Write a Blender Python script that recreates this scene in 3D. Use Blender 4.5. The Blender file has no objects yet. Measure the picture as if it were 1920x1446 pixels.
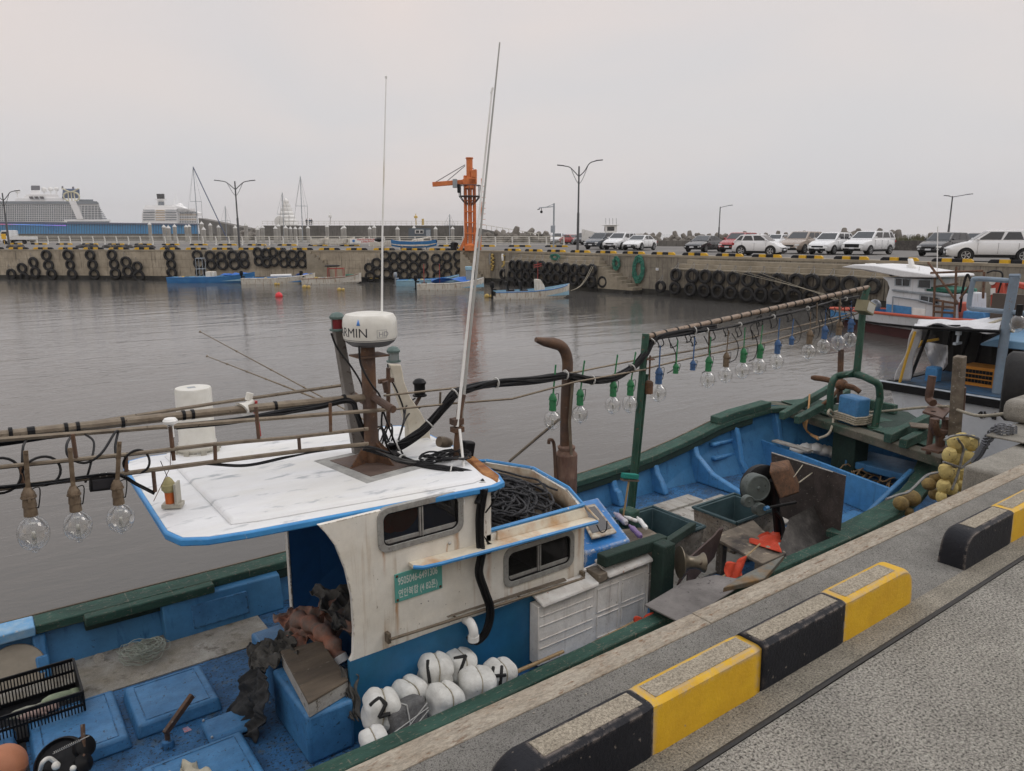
import bpy, bmesh, math, random
from mathutils import Vector, Matrix, Euler, noise as mn
rnd = random.Random(7)
sc = bpy.context.scene
COL = sc.collection
# ---------------------------------------------------------------- camera
# world frame: X runs along the near quay edge, Y away from it over the water, Z up from the water level (metres)
EYE = 4.6
FP = 1390.0; TH = math.atan(285/FP); CT, ST = math.cos(TH), math.sin(TH)
AZ = math.atan(1910/FP*CT); D0, D1 = math.sin(AZ), math.cos(AZ)
cam = bpy.data.cameras.new('camera'); camo = bpy.data.objects.new('camera', cam); COL.objects.link(camo)
camo.location = (0, 0, EYE)
camo.rotation_euler = (math.pi/2-TH, 0, math.atan2(-D1, D0))
cam.sensor_width = 36; cam.lens = FP/1920*36; cam.clip_start = 0.05; cam.clip_end = 12000
sc.camera = camo
# ---------------------------------------------------------------- sky and sun (hazy overcast evening)
wd = bpy.data.worlds.new("World"); sc.world = wd; wd.use_nodes = True
nt = wd.node_tree; nt.nodes.clear()
def nn(nt, t, **k):
    n = nt.nodes.new(t)
    for a, b in k.items(): setattr(n, a, b)
    return n
out = nn(nt, 'ShaderNodeOutputWorld'); bg = nn(nt, 'ShaderNodeBackground')
sky = nn(nt, 'ShaderNodeTexSky', sky_type='NISHITA', sun_disc=False, sun_elevation=math.radians(22), sun_rotation=math.radians(250))
sky.dust_density = 6; sky.air_density = 2
tc = nn(nt, 'ShaderNodeTexCoord'); sep = nn(nt, 'ShaderNodeSeparateXYZ')
cr = nn(nt, 'ShaderNodeValToRGB')
nt.links.new(tc.outputs['Generated'], sep.inputs[0]); nt.links.new(sep.outputs[2], cr.inputs[0])
e = cr.color_ramp.elements
e[0].position = 0; e[0].color = (.77, .745, .74, 1)
e[1].position = 1; e[1].color = (1.3, 1.33, 1.38, 1)
for p, c in ((.12, (.77, .74, .732, 1)), (.27, (.79, .735, .715, 1)), (.5, (1.0, .98, .98, 1))):
    q = cr.color_ramp.elements.new(p); q.color = c
nz = nn(nt, 'ShaderNodeTexNoise'); nz.inputs['Scale'].default_value = 1.7; nz.inputs['Detail'].default_value = 3; nz.inputs['Distortion'].default_value = .4
mp = nn(nt, 'ShaderNodeMapping'); mp.inputs['Scale'].default_value = (1, 1, 2.6); mp.inputs['Location'].default_value = (2.3, .7, 0)
nt.links.new(tc.outputs['Generated'], mp.inputs[0]); nt.links.new(mp.outputs[0], nz.inputs[0])
cr2 = nn(nt, 'ShaderNodeValToRGB'); cr2.color_ramp.elements[0].position = .35; cr2.color_ramp.elements[1].position = .72
cr2.color_ramp.elements[0].color = (.93, .955, .995, 1); cr2.color_ramp.elements[1].color = (1.10, 1.025, .99, 1)
nt.links.new(nz.outputs[0], cr2.inputs[0])
mu = nn(nt, 'ShaderNodeMix', data_type='RGBA', blend_type='MULTIPLY'); mu.inputs[0].default_value = 1
nt.links.new(cr.outputs[0], mu.inputs[6]); nt.links.new(cr2.outputs[0], mu.inputs[7])
sk = nn(nt, 'ShaderNodeMix', data_type='RGBA', blend_type='MULTIPLY'); sk.inputs[0].default_value = 1; sk.inputs[7].default_value = (.1, .1, .1, 1)
nt.links.new(sky.outputs[0], sk.inputs[6])
mx = nn(nt, 'ShaderNodeMix', data_type='RGBA'); mx.inputs[0].default_value = .93
nt.links.new(sk.outputs[2], mx.inputs[6]); nt.links.new(mu.outputs[2], mx.inputs[7])
nt.links.new(mx.outputs[2], bg.inputs[0]); bg.inputs[1].default_value = 1.0
nt.links.new(bg.outputs[0], out.inputs[0])
sl = bpy.data.lights.new('sun', 'SUN'); sl.energy = 0.7; sl.angle = math.radians(25); sl.color = (1, .93, .86)
so = bpy.data.objects.new('sun', sl); COL.objects.link(so); so.rotation_euler = (math.radians(50), 0, math.radians(70))
sc.view_settings.view_transform = 'Standard'; sc.view_settings.look = 'None'; sc.view_settings.exposure = 0.0; sc.view_settings.gamma = 1
# ---------------------------------------------------------------- helpers: directions of sight used to measure real positions
def _ray(u, v):
    a = (u-960)/FP; b = (723-v)/FP
    x, y, z = a, CT+b*ST, -ST+b*CT
    return x*D0+y*D1, -x*D1+y*D0, z
def Pz(u, v, z):
    r = _ray(u, v); k = (z-EYE)/r[2]; return Vector((k*r[0], k*r[1], z))
def Pt(u, v, t):
    r = _ray(u, v); k = t/r[1]; return Vector((k*r[0], t, k*r[2]+EYE))
def Ps(u, v, s):
    r = _ray(u, v); k = s/r[0]; return Vector((s, k*r[1], k*r[2]+EYE))
def Pd(u, v, d):
    a = (u-960)/FP; b = (723-v)/FP; k = d/(CT+b*ST)
    r = _ray(u, v); return Vector((k*r[0], k*r[1], k*r[2]+EYE))
def C2W(x, y, z): return Vector((x*D0+y*D1, -x*D1+y*D0, z))
def CA(deg):      # heading angle in the camera ground frame -> world yaw
    return math.radians(deg)+math.atan2(-D1, D0)
# ---------------------------------------------------------------- materials
MATS = {}
def M(name, c, c2=None, amt=.5, s=4., w=.06, rough=.6, metal=0., bump=0., bs=30., c3=None, amt3=.66, s3=40., w3=.03, st=(1,1,1), var=.12, spec=.5, trans=0, ior=1.45, streak=None, stamt=.6, grain=0, rv=.12, coat=0, edge=None, er=.02, ea=.5, gs=110):
    """weathered surface: base c, patches of c2, chips of c3, vertical run marks, fine value variation and bump"""
    if name in MATS: return MATS[name]
    m = bpy.data.materials.new(name); m.use_nodes = True; nt = m.node_tree; L = nt.links
    b = nt.nodes['Principled BSDF']; tc = nn(nt, 'ShaderNodeTexCoord'); mp = nn(nt, 'ShaderNodeMapping'); mp.inputs['Scale'].default_value = st
    L.new(tc.outputs['Object'], mp.inputs[0])
    def noise(sca, det=6, dis=0., ro=.6, vec=None):
        n = nn(nt, 'ShaderNodeTexNoise'); n.inputs['Scale'].default_value = sca; n.inputs['Detail'].default_value = det
        n.inputs['Distortion'].default_value = dis; n.inputs['Roughness'].default_value = ro
        L.new(vec or mp.outputs[0], n.inputs[0]); return n.outputs[0]
    def mask(src, a, wd):
        r = nn(nt, 'ShaderNodeMapRange'); r.inputs[1].default_value = a-wd; r.inputs[2].default_value = a+wd; L.new(src, r.inputs[0]); return r.outputs[0]
    def mix(fac, A, B, bt='MIX'):
        x = nn(nt, 'ShaderNodeMix', data_type='RGBA', blend_type=bt)
        if isinstance(fac, float): x.inputs[0].default_value = fac
        else: L.new(fac, x.inputs[0])
        for i, q in ((6, A), (7, B)):
            if isinstance(q, tuple): x.inputs[i].default_value = (*q[:3], 1)
            else: L.new(q, x.inputs[i])
        return x.outputs[2]
    col = tuple(c)
    n1 = noise(s, 7, .3)
    if c2: col = mix(mask(n1, amt, w), col, tuple(c2))
    if streak:
        m2 = nn(nt, 'ShaderNodeMapping'); m2.inputs['Scale'].default_value = (5, 5, .35); L.new(tc.outputs['Object'], m2.inputs[0])
        col = mix(mask(noise(1.6, 5, .2, vec=m2.outputs[0]), stamt, .09), col, tuple(streak))
    if c3: col = mix(mask(noise(s3, 4, .2), amt3, w3), col, tuple(c3))
    if var:
        nv = noise(s*2.7+1.3, 8, .0, .7); r = nn(nt, 'ShaderNodeMapRange'); r.inputs[1].default_value = .3; r.inputs[2].default_value = .7
        r.inputs[3].default_value = 1-var; r.inputs[4].default_value = 1+var*.6; L.new(nv, r.inputs[0])
        cx = nn(nt, 'ShaderNodeCombineXYZ')
        for i in range(3): L.new(r.outputs[0], cx.inputs[i])
        col = mix(1., col, cx.outputs[0], 'MULTIPLY')
    if edge:   # paint rubbed off along the edges
        bv = nn(nt, 'ShaderNodeBevel'); bv.samples = 4; bv.inputs[0].default_value = er; ge = nn(nt, 'ShaderNodeNewGeometry'); dt = nn(nt, 'ShaderNodeVectorMath', operation='DOT_PRODUCT')
        L.new(bv.outputs[0], dt.inputs[0]); L.new(ge.outputs['Normal'], dt.inputs[1]); r = nn(nt, 'ShaderNodeMapRange'); r.inputs[1].default_value = .995; r.inputs[2].default_value = .9; L.new(dt.outputs['Value'], r.inputs[0])
        mm = nn(nt, 'ShaderNodeMath', operation='MULTIPLY'); L.new(r.outputs[0], mm.inputs[0]); L.new(mask(noise(16, 7, .3, .7), ea, .05), mm.inputs[1]); col = mix(mm.outputs[0], col, tuple(edge))
    if grain:
        ng = noise(gs, 3, 0, .9); r = nn(nt, 'ShaderNodeMapRange'); r.inputs[1].default_value = .38; r.inputs[2].default_value = .62
        r.inputs[3].default_value = 1-grain; r.inputs[4].default_value = 1+grain; L.new(ng, r.inputs[0])
        cx = nn(nt, 'ShaderNodeCombineXYZ')
        for i in range(3): L.new(r.outputs[0], cx.inputs[i])
        col = mix(1., col, cx.outputs[0], 'MULTIPLY')
    if isinstance(col, tuple): b.inputs['Base Color'].default_value = (*col[:3], 1)
    else: L.new(col, b.inputs['Base Color'])
    r = nn(nt, 'ShaderNodeMapRange'); r.inputs[1].default_value = .3; r.inputs[2].default_value = .7; r.inputs[3].default_value = max(.03, rough-rv); r.inputs[4].default_value = min(1, rough+rv)
    L.new(n1, r.inputs[0]); L.new(r.outputs[0], b.inputs['Roughness'])
    b.inputs['Metallic'].default_value = metal; b.inputs['Specular IOR Level'].default_value = spec
    b.inputs['Transmission Weight'].default_value = trans; b.inputs['IOR'].default_value = ior; b.inputs['Coat Weight'].default_value = coat
    if bump:
        bp = nn(nt, 'ShaderNodeBump'); bp.inputs['Strength'].default_value = bump; bp.inputs['Distance'].default_value = .02
        L.new(noise(bs, 6, .1, .65), bp.inputs['Height']); L.new(bp.outputs[0], b.inputs['Normal'])
    MATS[name] = m; return m
def add_marks(m, marks, color):
    """rust runs that belong to the surface: (x, half width, top z, bottom z)"""
    nt = m.node_tree; L = nt.links; b = nt.nodes['Principled BSDF']; src = b.inputs['Base Color'].links[0].from_socket; tc = nn(nt, 'ShaderNodeTexCoord'); sp = nn(nt, 'ShaderNodeSeparateXYZ'); L.new(tc.outputs['Object'], sp.inputs[0])
    nz = nn(nt, 'ShaderNodeTexNoise'); nz.inputs['Scale'].default_value = 9; nz.inputs['Detail'].default_value = 6; L.new(tc.outputs['Object'], nz.inputs[0])
    def mth(op, a, c=None, clamp=False):
        q = nn(nt, 'ShaderNodeMath', operation=op); q.use_clamp = clamp
        for i, v in ((0, a), (1, c)):
            if v is None: continue
            if isinstance(v, (int, float)): q.inputs[i].default_value = v
            else: L.new(v, q.inputs[i])
        return q.outputs[0]
    tot = None; wob = mth('MULTIPLY', mth('SUBTRACT', nz.outputs[0], .5), .05)
    for x, w, z1, z0 in marks:
        d = mth('ABSOLUTE', mth('SUBTRACT', mth('ADD', sp.outputs[0], wob), x)); a = mth('SUBTRACT', 1, mth('DIVIDE', d, w), True)
        t = mth('DIVIDE', mth('SUBTRACT', sp.outputs[2], z0), z1-z0, True); up_ = mth('LESS_THAN', sp.outputs[2], z1); k = mth('MULTIPLY', mth('MULTIPLY', a, t), up_); tot = k if tot is None else mth('MAXIMUM', tot, k)
    f = mth('MULTIPLY', tot, mth('MULTIPLY', nz.outputs[0], 1.5), True); x = nn(nt, 'ShaderNodeMix', data_type='RGBA'); L.new(f, x.inputs[0]); L.new(src, x.inputs[6]); x.inputs[7].default_value = (*color, 1); L.new(x.outputs[2], b.inputs['Base Color'])
# ---------------------------------------------------------------- mesh builder
class MB:
    def __init__(s): s.v = []; s.f = []; s.m = []
    def add(s, v, f, m=0):
        o = len(s.v); s.v += [tuple(p) for p in v]; s.f += [tuple(i+o for i in q) for q in f]; s.m += [m]*len(f); return s
    def box(s, x0, x1, y0, y1, z0, z1, m=0, mat=None, top=None):
        v = [Vector(p) for p in ((x0,y0,z0),(x1,y0,z0),(x1,y1,z0),(x0,y1,z0),(x0,y0,z1),(x1,y0,z1),(x1,y1,z1),(x0,y1,z1))]
        if mat is not None: v = [mat@p for p in v]
        return s.add(v, [(0,3,2,1),(4,5,6,7),(0,1,5,4),(1,2,6,5),(2,3,7,6),(3,0,4,7)], m)
    def hexa(s, lo, hi, m=0):      # two quads (4 points each), joined
        n = len(lo); v = list(lo)+list(hi)
        f = [tuple(range(n-1, -1, -1)), tuple(range(n, 2*n))]+[(i, (i+1) % n, n+(i+1) % n, n+i) for i in range(n)]
        return s.add(v, f, m)
    def bar(s, a, b, w, h, m=0, up=(0,0,1)):
        a, b = Vector(a), Vector(b); d = (b-a).normalized(); u = Vector(up); r = d.cross(u)
        if r.length < 1e-4: r = d.cross(Vector((1,0,0)))
        r.normalize(); u = r.cross(d).normalized()
        q = lambda p: [p-r*w/2-u*h/2, p+r*w/2-u*h/2, p+r*w/2+u*h/2, p-r*w/2+u*h/2]
        return s.hexa(q(a), q(b), m)
    def tube(s, pts, r, m=0, n=8, cap=True):
        pts = [Vector(p) for p in pts]; k = len(pts); rr = r if isinstance(r, (list, tuple)) else [r]*k
        t0 = (pts[1]-pts[0]).normalized(); u = t0.orthogonal().normalized(); V = []
        for i, p in enumerate(pts):
            t = (pts[min(i+1, k-1)]-pts[max(i-1, 0)]).normalized()
            u = (u-t*u.dot(t))
            if u.length < 1e-5: u = t.orthogonal()
            u.normalize(); w = t.cross(u)
            for j in range(n):
                a = 2*math.pi*j/n; V.append(p+(u*math.cos(a)+w*math.sin(a))*rr[i])
        F = [(i*n+j, i*n+(j+1) % n, (i+1)*n+(j+1) % n, (i+1)*n+j) for i in range(k-1) for j in range(n)]
        if cap: F += [tuple(range(n-1, -1, -1)), tuple(range((k-1)*n, k*n))]
        return s.add(V, F, m)
    def lathe(s, prof, o=(0,0,0), ax=(0,0,1), n=20, m=0, x=None):   # prof: (radius, height)
        o = Vector(o); ax = Vector(ax).normalized(); u = ax.orthogonal().normalized(); w = ax.cross(u); V = []
        for r, h in prof:
            for j in range(n):
                a = 2*math.pi*j/n; V.append(o+ax*h+(u*math.cos(a)+w*math.sin(a))*max(r, 1e-4))
        k = len(prof)
        F = [(i*n+j, i*n+(j+1) % n, (i+1)*n+(j+1) % n, (i+1)*n+j) for i in range(k-1) for j in range(n)]
        F += [tuple(range(n-1, -1, -1)), tuple(range((k-1)*n, k*n))]
        return s.add(V, F, m)
    def prism(s, poly, a, b, m=0):  # polygon points offset by vectors a and b
        a, b = Vector(a), Vector(b); return s.hexa([Vector(p)+a for p in poly], [Vector(p)+b for p in poly], m)
    def grid(s, fn, nu, nv, m=0):
        V = [fn(i/nu, j/nv) for i in range(nu+1) for j in range(nv+1)]
        F = [(i*(nv+1)+j, (i+1)*(nv+1)+j, (i+1)*(nv+1)+j+1, i*(nv+1)+j+1) for i in range(nu) for j in range(nv)]
        return s.add(V, F, m)
    def ball(s, c, rx, ry=None, rz=None, n=12, k=8, m=0, R=None, wob=0, sd=0):
        ry = ry or rx; rz = rz or rx; c = Vector(c); g = random.Random(sd); V = []
        for i in range(k+1):
            ph = math.pi*i/k
            for j in range(n):
                a = 2*math.pi*j/n; q = Vector((rx*math.sin(ph)*math.cos(a), ry*math.sin(ph)*math.sin(a), rz*math.cos(ph)))
                if wob: q *= 1+g.uniform(-wob, wob)
                if R is not None: q = R@q
                V.append(c+q)
        F = [(i*n+j, (i+1)*n+j, (i+1)*n+(j+1) % n, i*n+(j+1) % n) for i in range(k) for j in range(n)]
        return s.add(V, F, m)
    def build(s, name, mats, parent=None, bev=0, sm=35, seg=2, solid=0, label=None, sub=0):
        me = bpy.data.meshes.new(name); me.from_pydata([tuple(p) for p in s.v], [], s.f)
        if not isinstance(mats, (list, tuple)): mats = [mats]
        for q in mats: me.materials.append(q)
        me.polygons.foreach_set('material_index', s.m)
        b = bmesh.new(); b.from_mesh(me); bmesh.ops.remove_doubles(b, verts=b.verts, dist=1e-5)
        bmesh.ops.recalc_face_normals(b, faces=b.faces); b.to_mesh(me); b.free()
        me.polygons.foreach_set('use_smooth', [True]*len(me.polygons))
        me.set_sharp_from_angle(angle=math.radians(sm))
        o = bpy.data.objects.new(name, me); COL.objects.link(o)
        if solid: q = o.modifiers.new('solid', 'SOLIDIFY'); q.thickness = solid; q.offset = 0
        if sub: q = o.modifiers.new('sub', 'SUBSURF'); q.levels = sub; q.render_levels = sub
        if bev: q = o.modifiers.new('bevel', 'BEVEL'); q.width = bev; q.segments = seg; q.limit_method = 'ANGLE'; q.angle_limit = math.radians(40); q.harden_normals = False
        if parent is not None:
            o.parent = parent; o.matrix_parent_inverse = WM[parent.name].inverted() if parent.name in WM else parent.matrix_basis.inverted()
        if label: o['label'] = label
        return o
WM = {}
def tag(o, label, cat, group=None):
    o['label'] = label; o['category'] = cat
    if group: o['group'] = group
    return o
def thing(name, label, cat, loc=(0,0,0), group=None):
    o = bpy.data.objects.new(name, None); COL.objects.link(o); o.location = loc; o.empty_display_size = .1
    WM[o.name] = Matrix.Translation(Vector(loc)); return tag(o, label, cat, group)
def part_of(o, parent):
    o.parent = parent; o.matrix_parent_inverse = WM[parent.name].inverted() if parent.name in WM else Matrix.Identity(4)
    return o
def struct(o): o['kind'] = 'structure'; return o
def dup(src, loc=None, rot=None, label=None, scale=None):
    ch = [c for c in KIDS.get(src.name, [])]
    r = src.copy(); COL.objects.link(r)
    if loc is not None: r.location = loc
    if rot is not None: r.rotation_euler = rot
    if scale is not None: r.scale = scale
    if label: r['label'] = label
    for c in ch:
        d = c.copy(); COL.objects.link(d); d.parent = r
        for g in KIDS.get(c.name, []):
            h = g.copy(); COL.objects.link(h); h.parent = d
    return r
KIDS = {}
def index_kids(root):
    for o in COL.objects:
        if o.parent is not None: KIDS.setdefault(o.parent.name, [])
    for o in COL.objects:
        if o.parent is not None and o not in KIDS[o.parent.name]: KIDS[o.parent.name].append(o)
ORD = ['first','second','third','fourth','fifth','sixth','seventh','eighth','ninth','tenth','eleventh','twelfth','thirteenth','fourteenth','fifteenth','sixteenth','seventeenth','eighteenth','nineteenth','twentieth']
ORD += ['twenty '+x for x in ORD[:9]]+['thirtieth']+['thirty '+x for x in ORD[:9]]+['fortieth']+['forty '+x for x in ORD[:9]]+['fiftieth']
def smooth_path(pts, n=8):
    """Catmull-Rom through the points"""
    P = [Vector(p) for p in pts]; P = [P[0]*2-P[1]]+P+[P[-1]*2-P[-2]]; out = []
    for i in range(1, len(P)-2):
        a, b, c, d = P[i-1:i+3]
        for j in range(n):
            t = j/n; out.append(.5*((2*b)+(c-a)*t+(2*a-5*b+4*c-d)*t*t+(-a+3*b-3*c+d)*t**3))
    out.append(P[-2]); return out
def text(s, size, o, right, up, mat, parent, name='lettering', depth=.002, cyl=None, align='LEFT', sx=1.0, bold=0.0):
    cu = bpy.data.curves.new(name, 'FONT'); cu.body = s; cu.size = size; cu.extrude = depth; cu.align_x = align; cu.offset = bold
    t = bpy.data.objects.new('tmp', cu); COL.objects.link(t)
    dg = bpy.context.evaluated_depsgraph_get(); dg.update(); me = bpy.data.meshes.new_from_object(t.evaluated_get(dg))
    bpy.data.objects.remove(t); right, up = Vector(right).normalized(), Vector(up).normalized(); nrm = right.cross(up); o = Vector(o)
    for v in me.vertices:
        x, y, z = v.co; x *= sx
        if cyl:   # wrap round a vertical cylinder: (centre, radius, start angle)
            c, R, a0 = cyl; a = a0+x/R; v.co = (c[0]+(R+z)*math.cos(a), c[1]+(R+z)*math.sin(a), c[2]+y)
        else: v.co = o+right*x+up*y+nrm*z
    me.materials.clear(); me.materials.append(mat); ob = bpy.data.objects.new(name, me); COL.objects.link(ob)
    if parent is not None: part_of(ob, parent) if parent.name in WM else setattr(ob, 'parent', parent)
    return ob
# ================================================================ SETTING
m_agg = M('exposed_aggregate', (.42,.4,.355), (.34,.325,.285), .5, .8, .12, .9, bump=.8, bs=170, c3=(.1,.094,.085), amt3=.56, s3=105, w3=.06, grain=.45, gs=100, var=.26, spec=.3)
m_agg2 = M('dusty_aggregate', (.33,.3,.245), (.25,.23,.185), .5, 3, .2, .9, bump=.7, bs=140, c3=(.08,.072,.062), amt3=.6, s3=130, w3=.05, grain=.45, var=.25, spec=.3)
m_aggd = M('dark_aggregate', (.34,.33,.3), (.26,.25,.23), .5, 3, .2, .9, bump=.9, bs=140, c3=(.08,.076,.07), amt3=.565, s3=110, w3=.06, grain=.5, gs=110, var=.2, spec=.3)
m_cop = M('coping_stone', (.35,.31,.25), (.28,.235,.18), .53, 14, .12, .85, bump=.5, bs=120, c3=(.2,.13,.085), amt3=.63, s3=60, w3=.06, st=(.35,1,1), grain=.22, var=.2, spec=.3)
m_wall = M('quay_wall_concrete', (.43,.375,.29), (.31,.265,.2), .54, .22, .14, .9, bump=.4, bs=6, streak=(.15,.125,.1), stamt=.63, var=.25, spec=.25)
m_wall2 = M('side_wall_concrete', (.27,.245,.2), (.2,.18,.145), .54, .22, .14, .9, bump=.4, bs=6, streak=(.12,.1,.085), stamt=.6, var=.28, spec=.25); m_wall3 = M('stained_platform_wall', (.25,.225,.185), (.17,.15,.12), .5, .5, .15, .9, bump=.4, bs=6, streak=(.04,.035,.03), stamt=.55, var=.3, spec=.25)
m_wetwall = M('tidal_band', (.045,.042,.034), (.02,.02,.018), .5, .8, .1, .8, bump=.6, bs=8, var=.3)
m_step = M('step_concrete', (.33,.29,.225), (.24,.21,.16), .52, .5, .15, .9, bump=.3, bs=8, var=.2, spec=.25)
m_road = M('harbour_road', (.19,.18,.17), (.15,.145,.14), .5, .12, .15, .9, bump=.2, bs=10, var=.18, spec=.25)
m_kb = M('black_kerb_paint', (.008,.009,.013), (.014,.015,.019), .5, 6, .15, .6, bump=.25, bs=70, c3=(.15,.13,.11), amt3=.7, s3=42, w3=.012, var=.2, spec=.25, edge=(.2,.17,.15), er=.02, ea=.51)
m_ky = M('yellow_kerb_paint', (.62,.375,.018), (.54,.31,.02), .5, 5, .2, .55, bump=.18, bs=70, c3=(.3,.26,.2), amt3=.73, s3=30, w3=.012, var=.1, spec=.3, edge=(.34,.29,.24), er=.03, ea=.485)
m_kf = M('kerb_mortar_fill', (.43,.38,.3), (.34,.3,.235), .5, 9, .2, .95, bump=.7, bs=260, grain=.4, var=.15, spec=.2)
m_kw = M('worn_kerb_edge', (.3,.23,.16), (.08,.05,.035), .5, 22, .1, .9, bump=.5, bs=120, var=.2)
m_tyre = M('tyre_rubber', (.009,.009,.01), (.022,.021,.02), .56, 5, .1, .75, bump=.3, bs=20, var=.3)
m_rope = M('pale_rope', (.42,.38,.3), (.3,.27,.2), .5, 30, .1, .9, bump=.5, bs=300)
m_ropeg = M('grey_rope', (.28,.28,.27), (.2,.2,.2), .5, 20, .1, .9, bump=.5, bs=200)
m_blk = M('black_plastic', (.006,.006,.007), (.014,.014,.014), .6, 12, .1, .5, var=.2, spec=.25)
m_dgrey = M('dark_grey_steel', (.07,.072,.078), (.1,.1,.1), .6, 2, .1, .5, metal=.2)
m_white = M('white_gloss', (.74,.74,.72), (.6,.59,.55), .62, 2, .1, .4, streak=(.5,.42,.32), stamt=.7, var=.06)
m_galv = M('galvanised_steel', (.36,.4,.44), (.28,.31,.34), .5, 6, .1, .45, metal=.35, c3=(.3,.2,.12), amt3=.7, s3=25, var=.1)
m_glass = M('dark_glass', (.015,.017,.02), None, rough=.06, var=0, spec=.8, rv=.01)

# water -------------------------------------------------------------
def make_water():
    m = bpy.data.materials.new('harbour_water'); m.use_nodes = True; nt = m.node_tree; L = nt.links; b = nt.nodes['Principled BSDF']
    b.inputs['Base Color'].default_value = (.09, .086, .08, 1); b.inputs['Roughness'].default_value = .05; b.inputs['IOR'].default_value = 1.33
    tc = nn(nt, 'ShaderNodeTexCoord'); prev = None
    def layer(sc_, st, rot, det, dist, strength, dis=.5, ro=.55, patch=None):
        nonlocal prev
        mp = nn(nt, 'ShaderNodeMapping'); mp.inputs['Scale'].default_value = st; mp.inputs['Rotation'].default_value = (0, 0, rot); L.new(tc.outputs['Object'], mp.inputs[0])
        n = nn(nt, 'ShaderNodeTexNoise'); n.inputs['Scale'].default_value = sc_; n.inputs['Detail'].default_value = det; n.inputs['Distortion'].default_value = dis; n.inputs['Roughness'].default_value = ro
        L.new(mp.outputs[0], n.inputs[0]); bp = nn(nt, 'ShaderNodeBump'); bp.inputs['Distance'].default_value = dist; bp.inputs['Strength'].default_value = strength
        h = n.outputs[0]
        if patch:
            pn = nn(nt, 'ShaderNodeTexNoise'); pn.inputs['Scale'].default_value = patch; pn.inputs['Detail'].default_value = 3; L.new(tc.outputs['Object'], pn.inputs[0])
            r = nn(nt, 'ShaderNodeMapRange'); r.inputs[1].default_value = .38; r.inputs[2].default_value = .62; r.inputs[3].default_value = .25; r.inputs[4].default_value = 1.
            L.new(pn.outputs[0], r.inputs[0]); mm = nn(nt, 'ShaderNodeMath', operation='MULTIPLY'); L.new(r.outputs[0], mm.inputs[0]); mm.inputs[1].default_value = strength; L.new(mm.outputs[0], bp.inputs['Strength'])
        L.new(h, bp.inputs['Height'])
        if prev: L.new(prev, bp.inputs['Normal'])
        prev = bp.outputs[0]
    wr = math.atan2(-D1, D0)
    layer(.45, (.4, 1.5, 1), -wr, 2, .3, .12)
    layer(2.3, (.6, 1.5, 1), -wr+.25, 4, .07, .26, .7, patch=.05)
    layer(7.5, (.7, 1.3, 1), -wr-.3, 4, .022, .36, .3, patch=.07)
    L.new(prev, b.inputs['Normal']); return m
w = MB()
w.grid(lambda a, b: Vector((-1500+5500*a, -700+4700*b, 0)), 12, 12); struct(w.build('water', make_water()))
sb = MB(); sb.box(-60, 120, -60, 140, -4.2, -4.0); struct(sb.build('seabed', m_wetwall))

# near quay -----------------------------------------------------------
q = MB(); q.box(-9, 42, -45, 1.26-.011, -4, 3.0, 0); q.box(-9, 42, 1.26+.011, 1.375, -4, 3.0, 1); q.box(-9, 42, 1.375, 1.78, -4, 3.0, 2); q.box(-9, 42, 1.2489, 1.2711, -4, 2.992, 3)
m_joint = M('joint_sealant', (.02,.02,.021), (.035,.033,.03), .5, 20, .1, .7, bump=.3)
struct(q.build('near_quay', [m_agg, m_agg2, m_aggd, m_joint]))
js = MB(); js.tube([(x*.5-9, 1.26+.0012*math.sin(x*1.7), 3.0015) for x in range(0, 103)], .0095, n=6); struct(js.build('quay_joint_seal', m_joint))
for i, (a, b) in enumerate(((-9, -2.15), (-2.147, .1), (.103, 2.36), (2.363, 4.62), (4.623, 6.9), (6.903, 9.2), (9.203, 20), (20.003, 42))):
    c = MB(); c.box(a, b, 1.7815, 1.885+.002*math.sin(i*3), 2.55, 3.004+.0015*(i % 2)); struct(c.build('quay_coping', m_cop, bev=.004))
nw = MB(); nw.box(-9, 42, 1.80, 1.868, -4, 2.55); struct(nw.build('near_quay_wall', m_wall))

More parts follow.
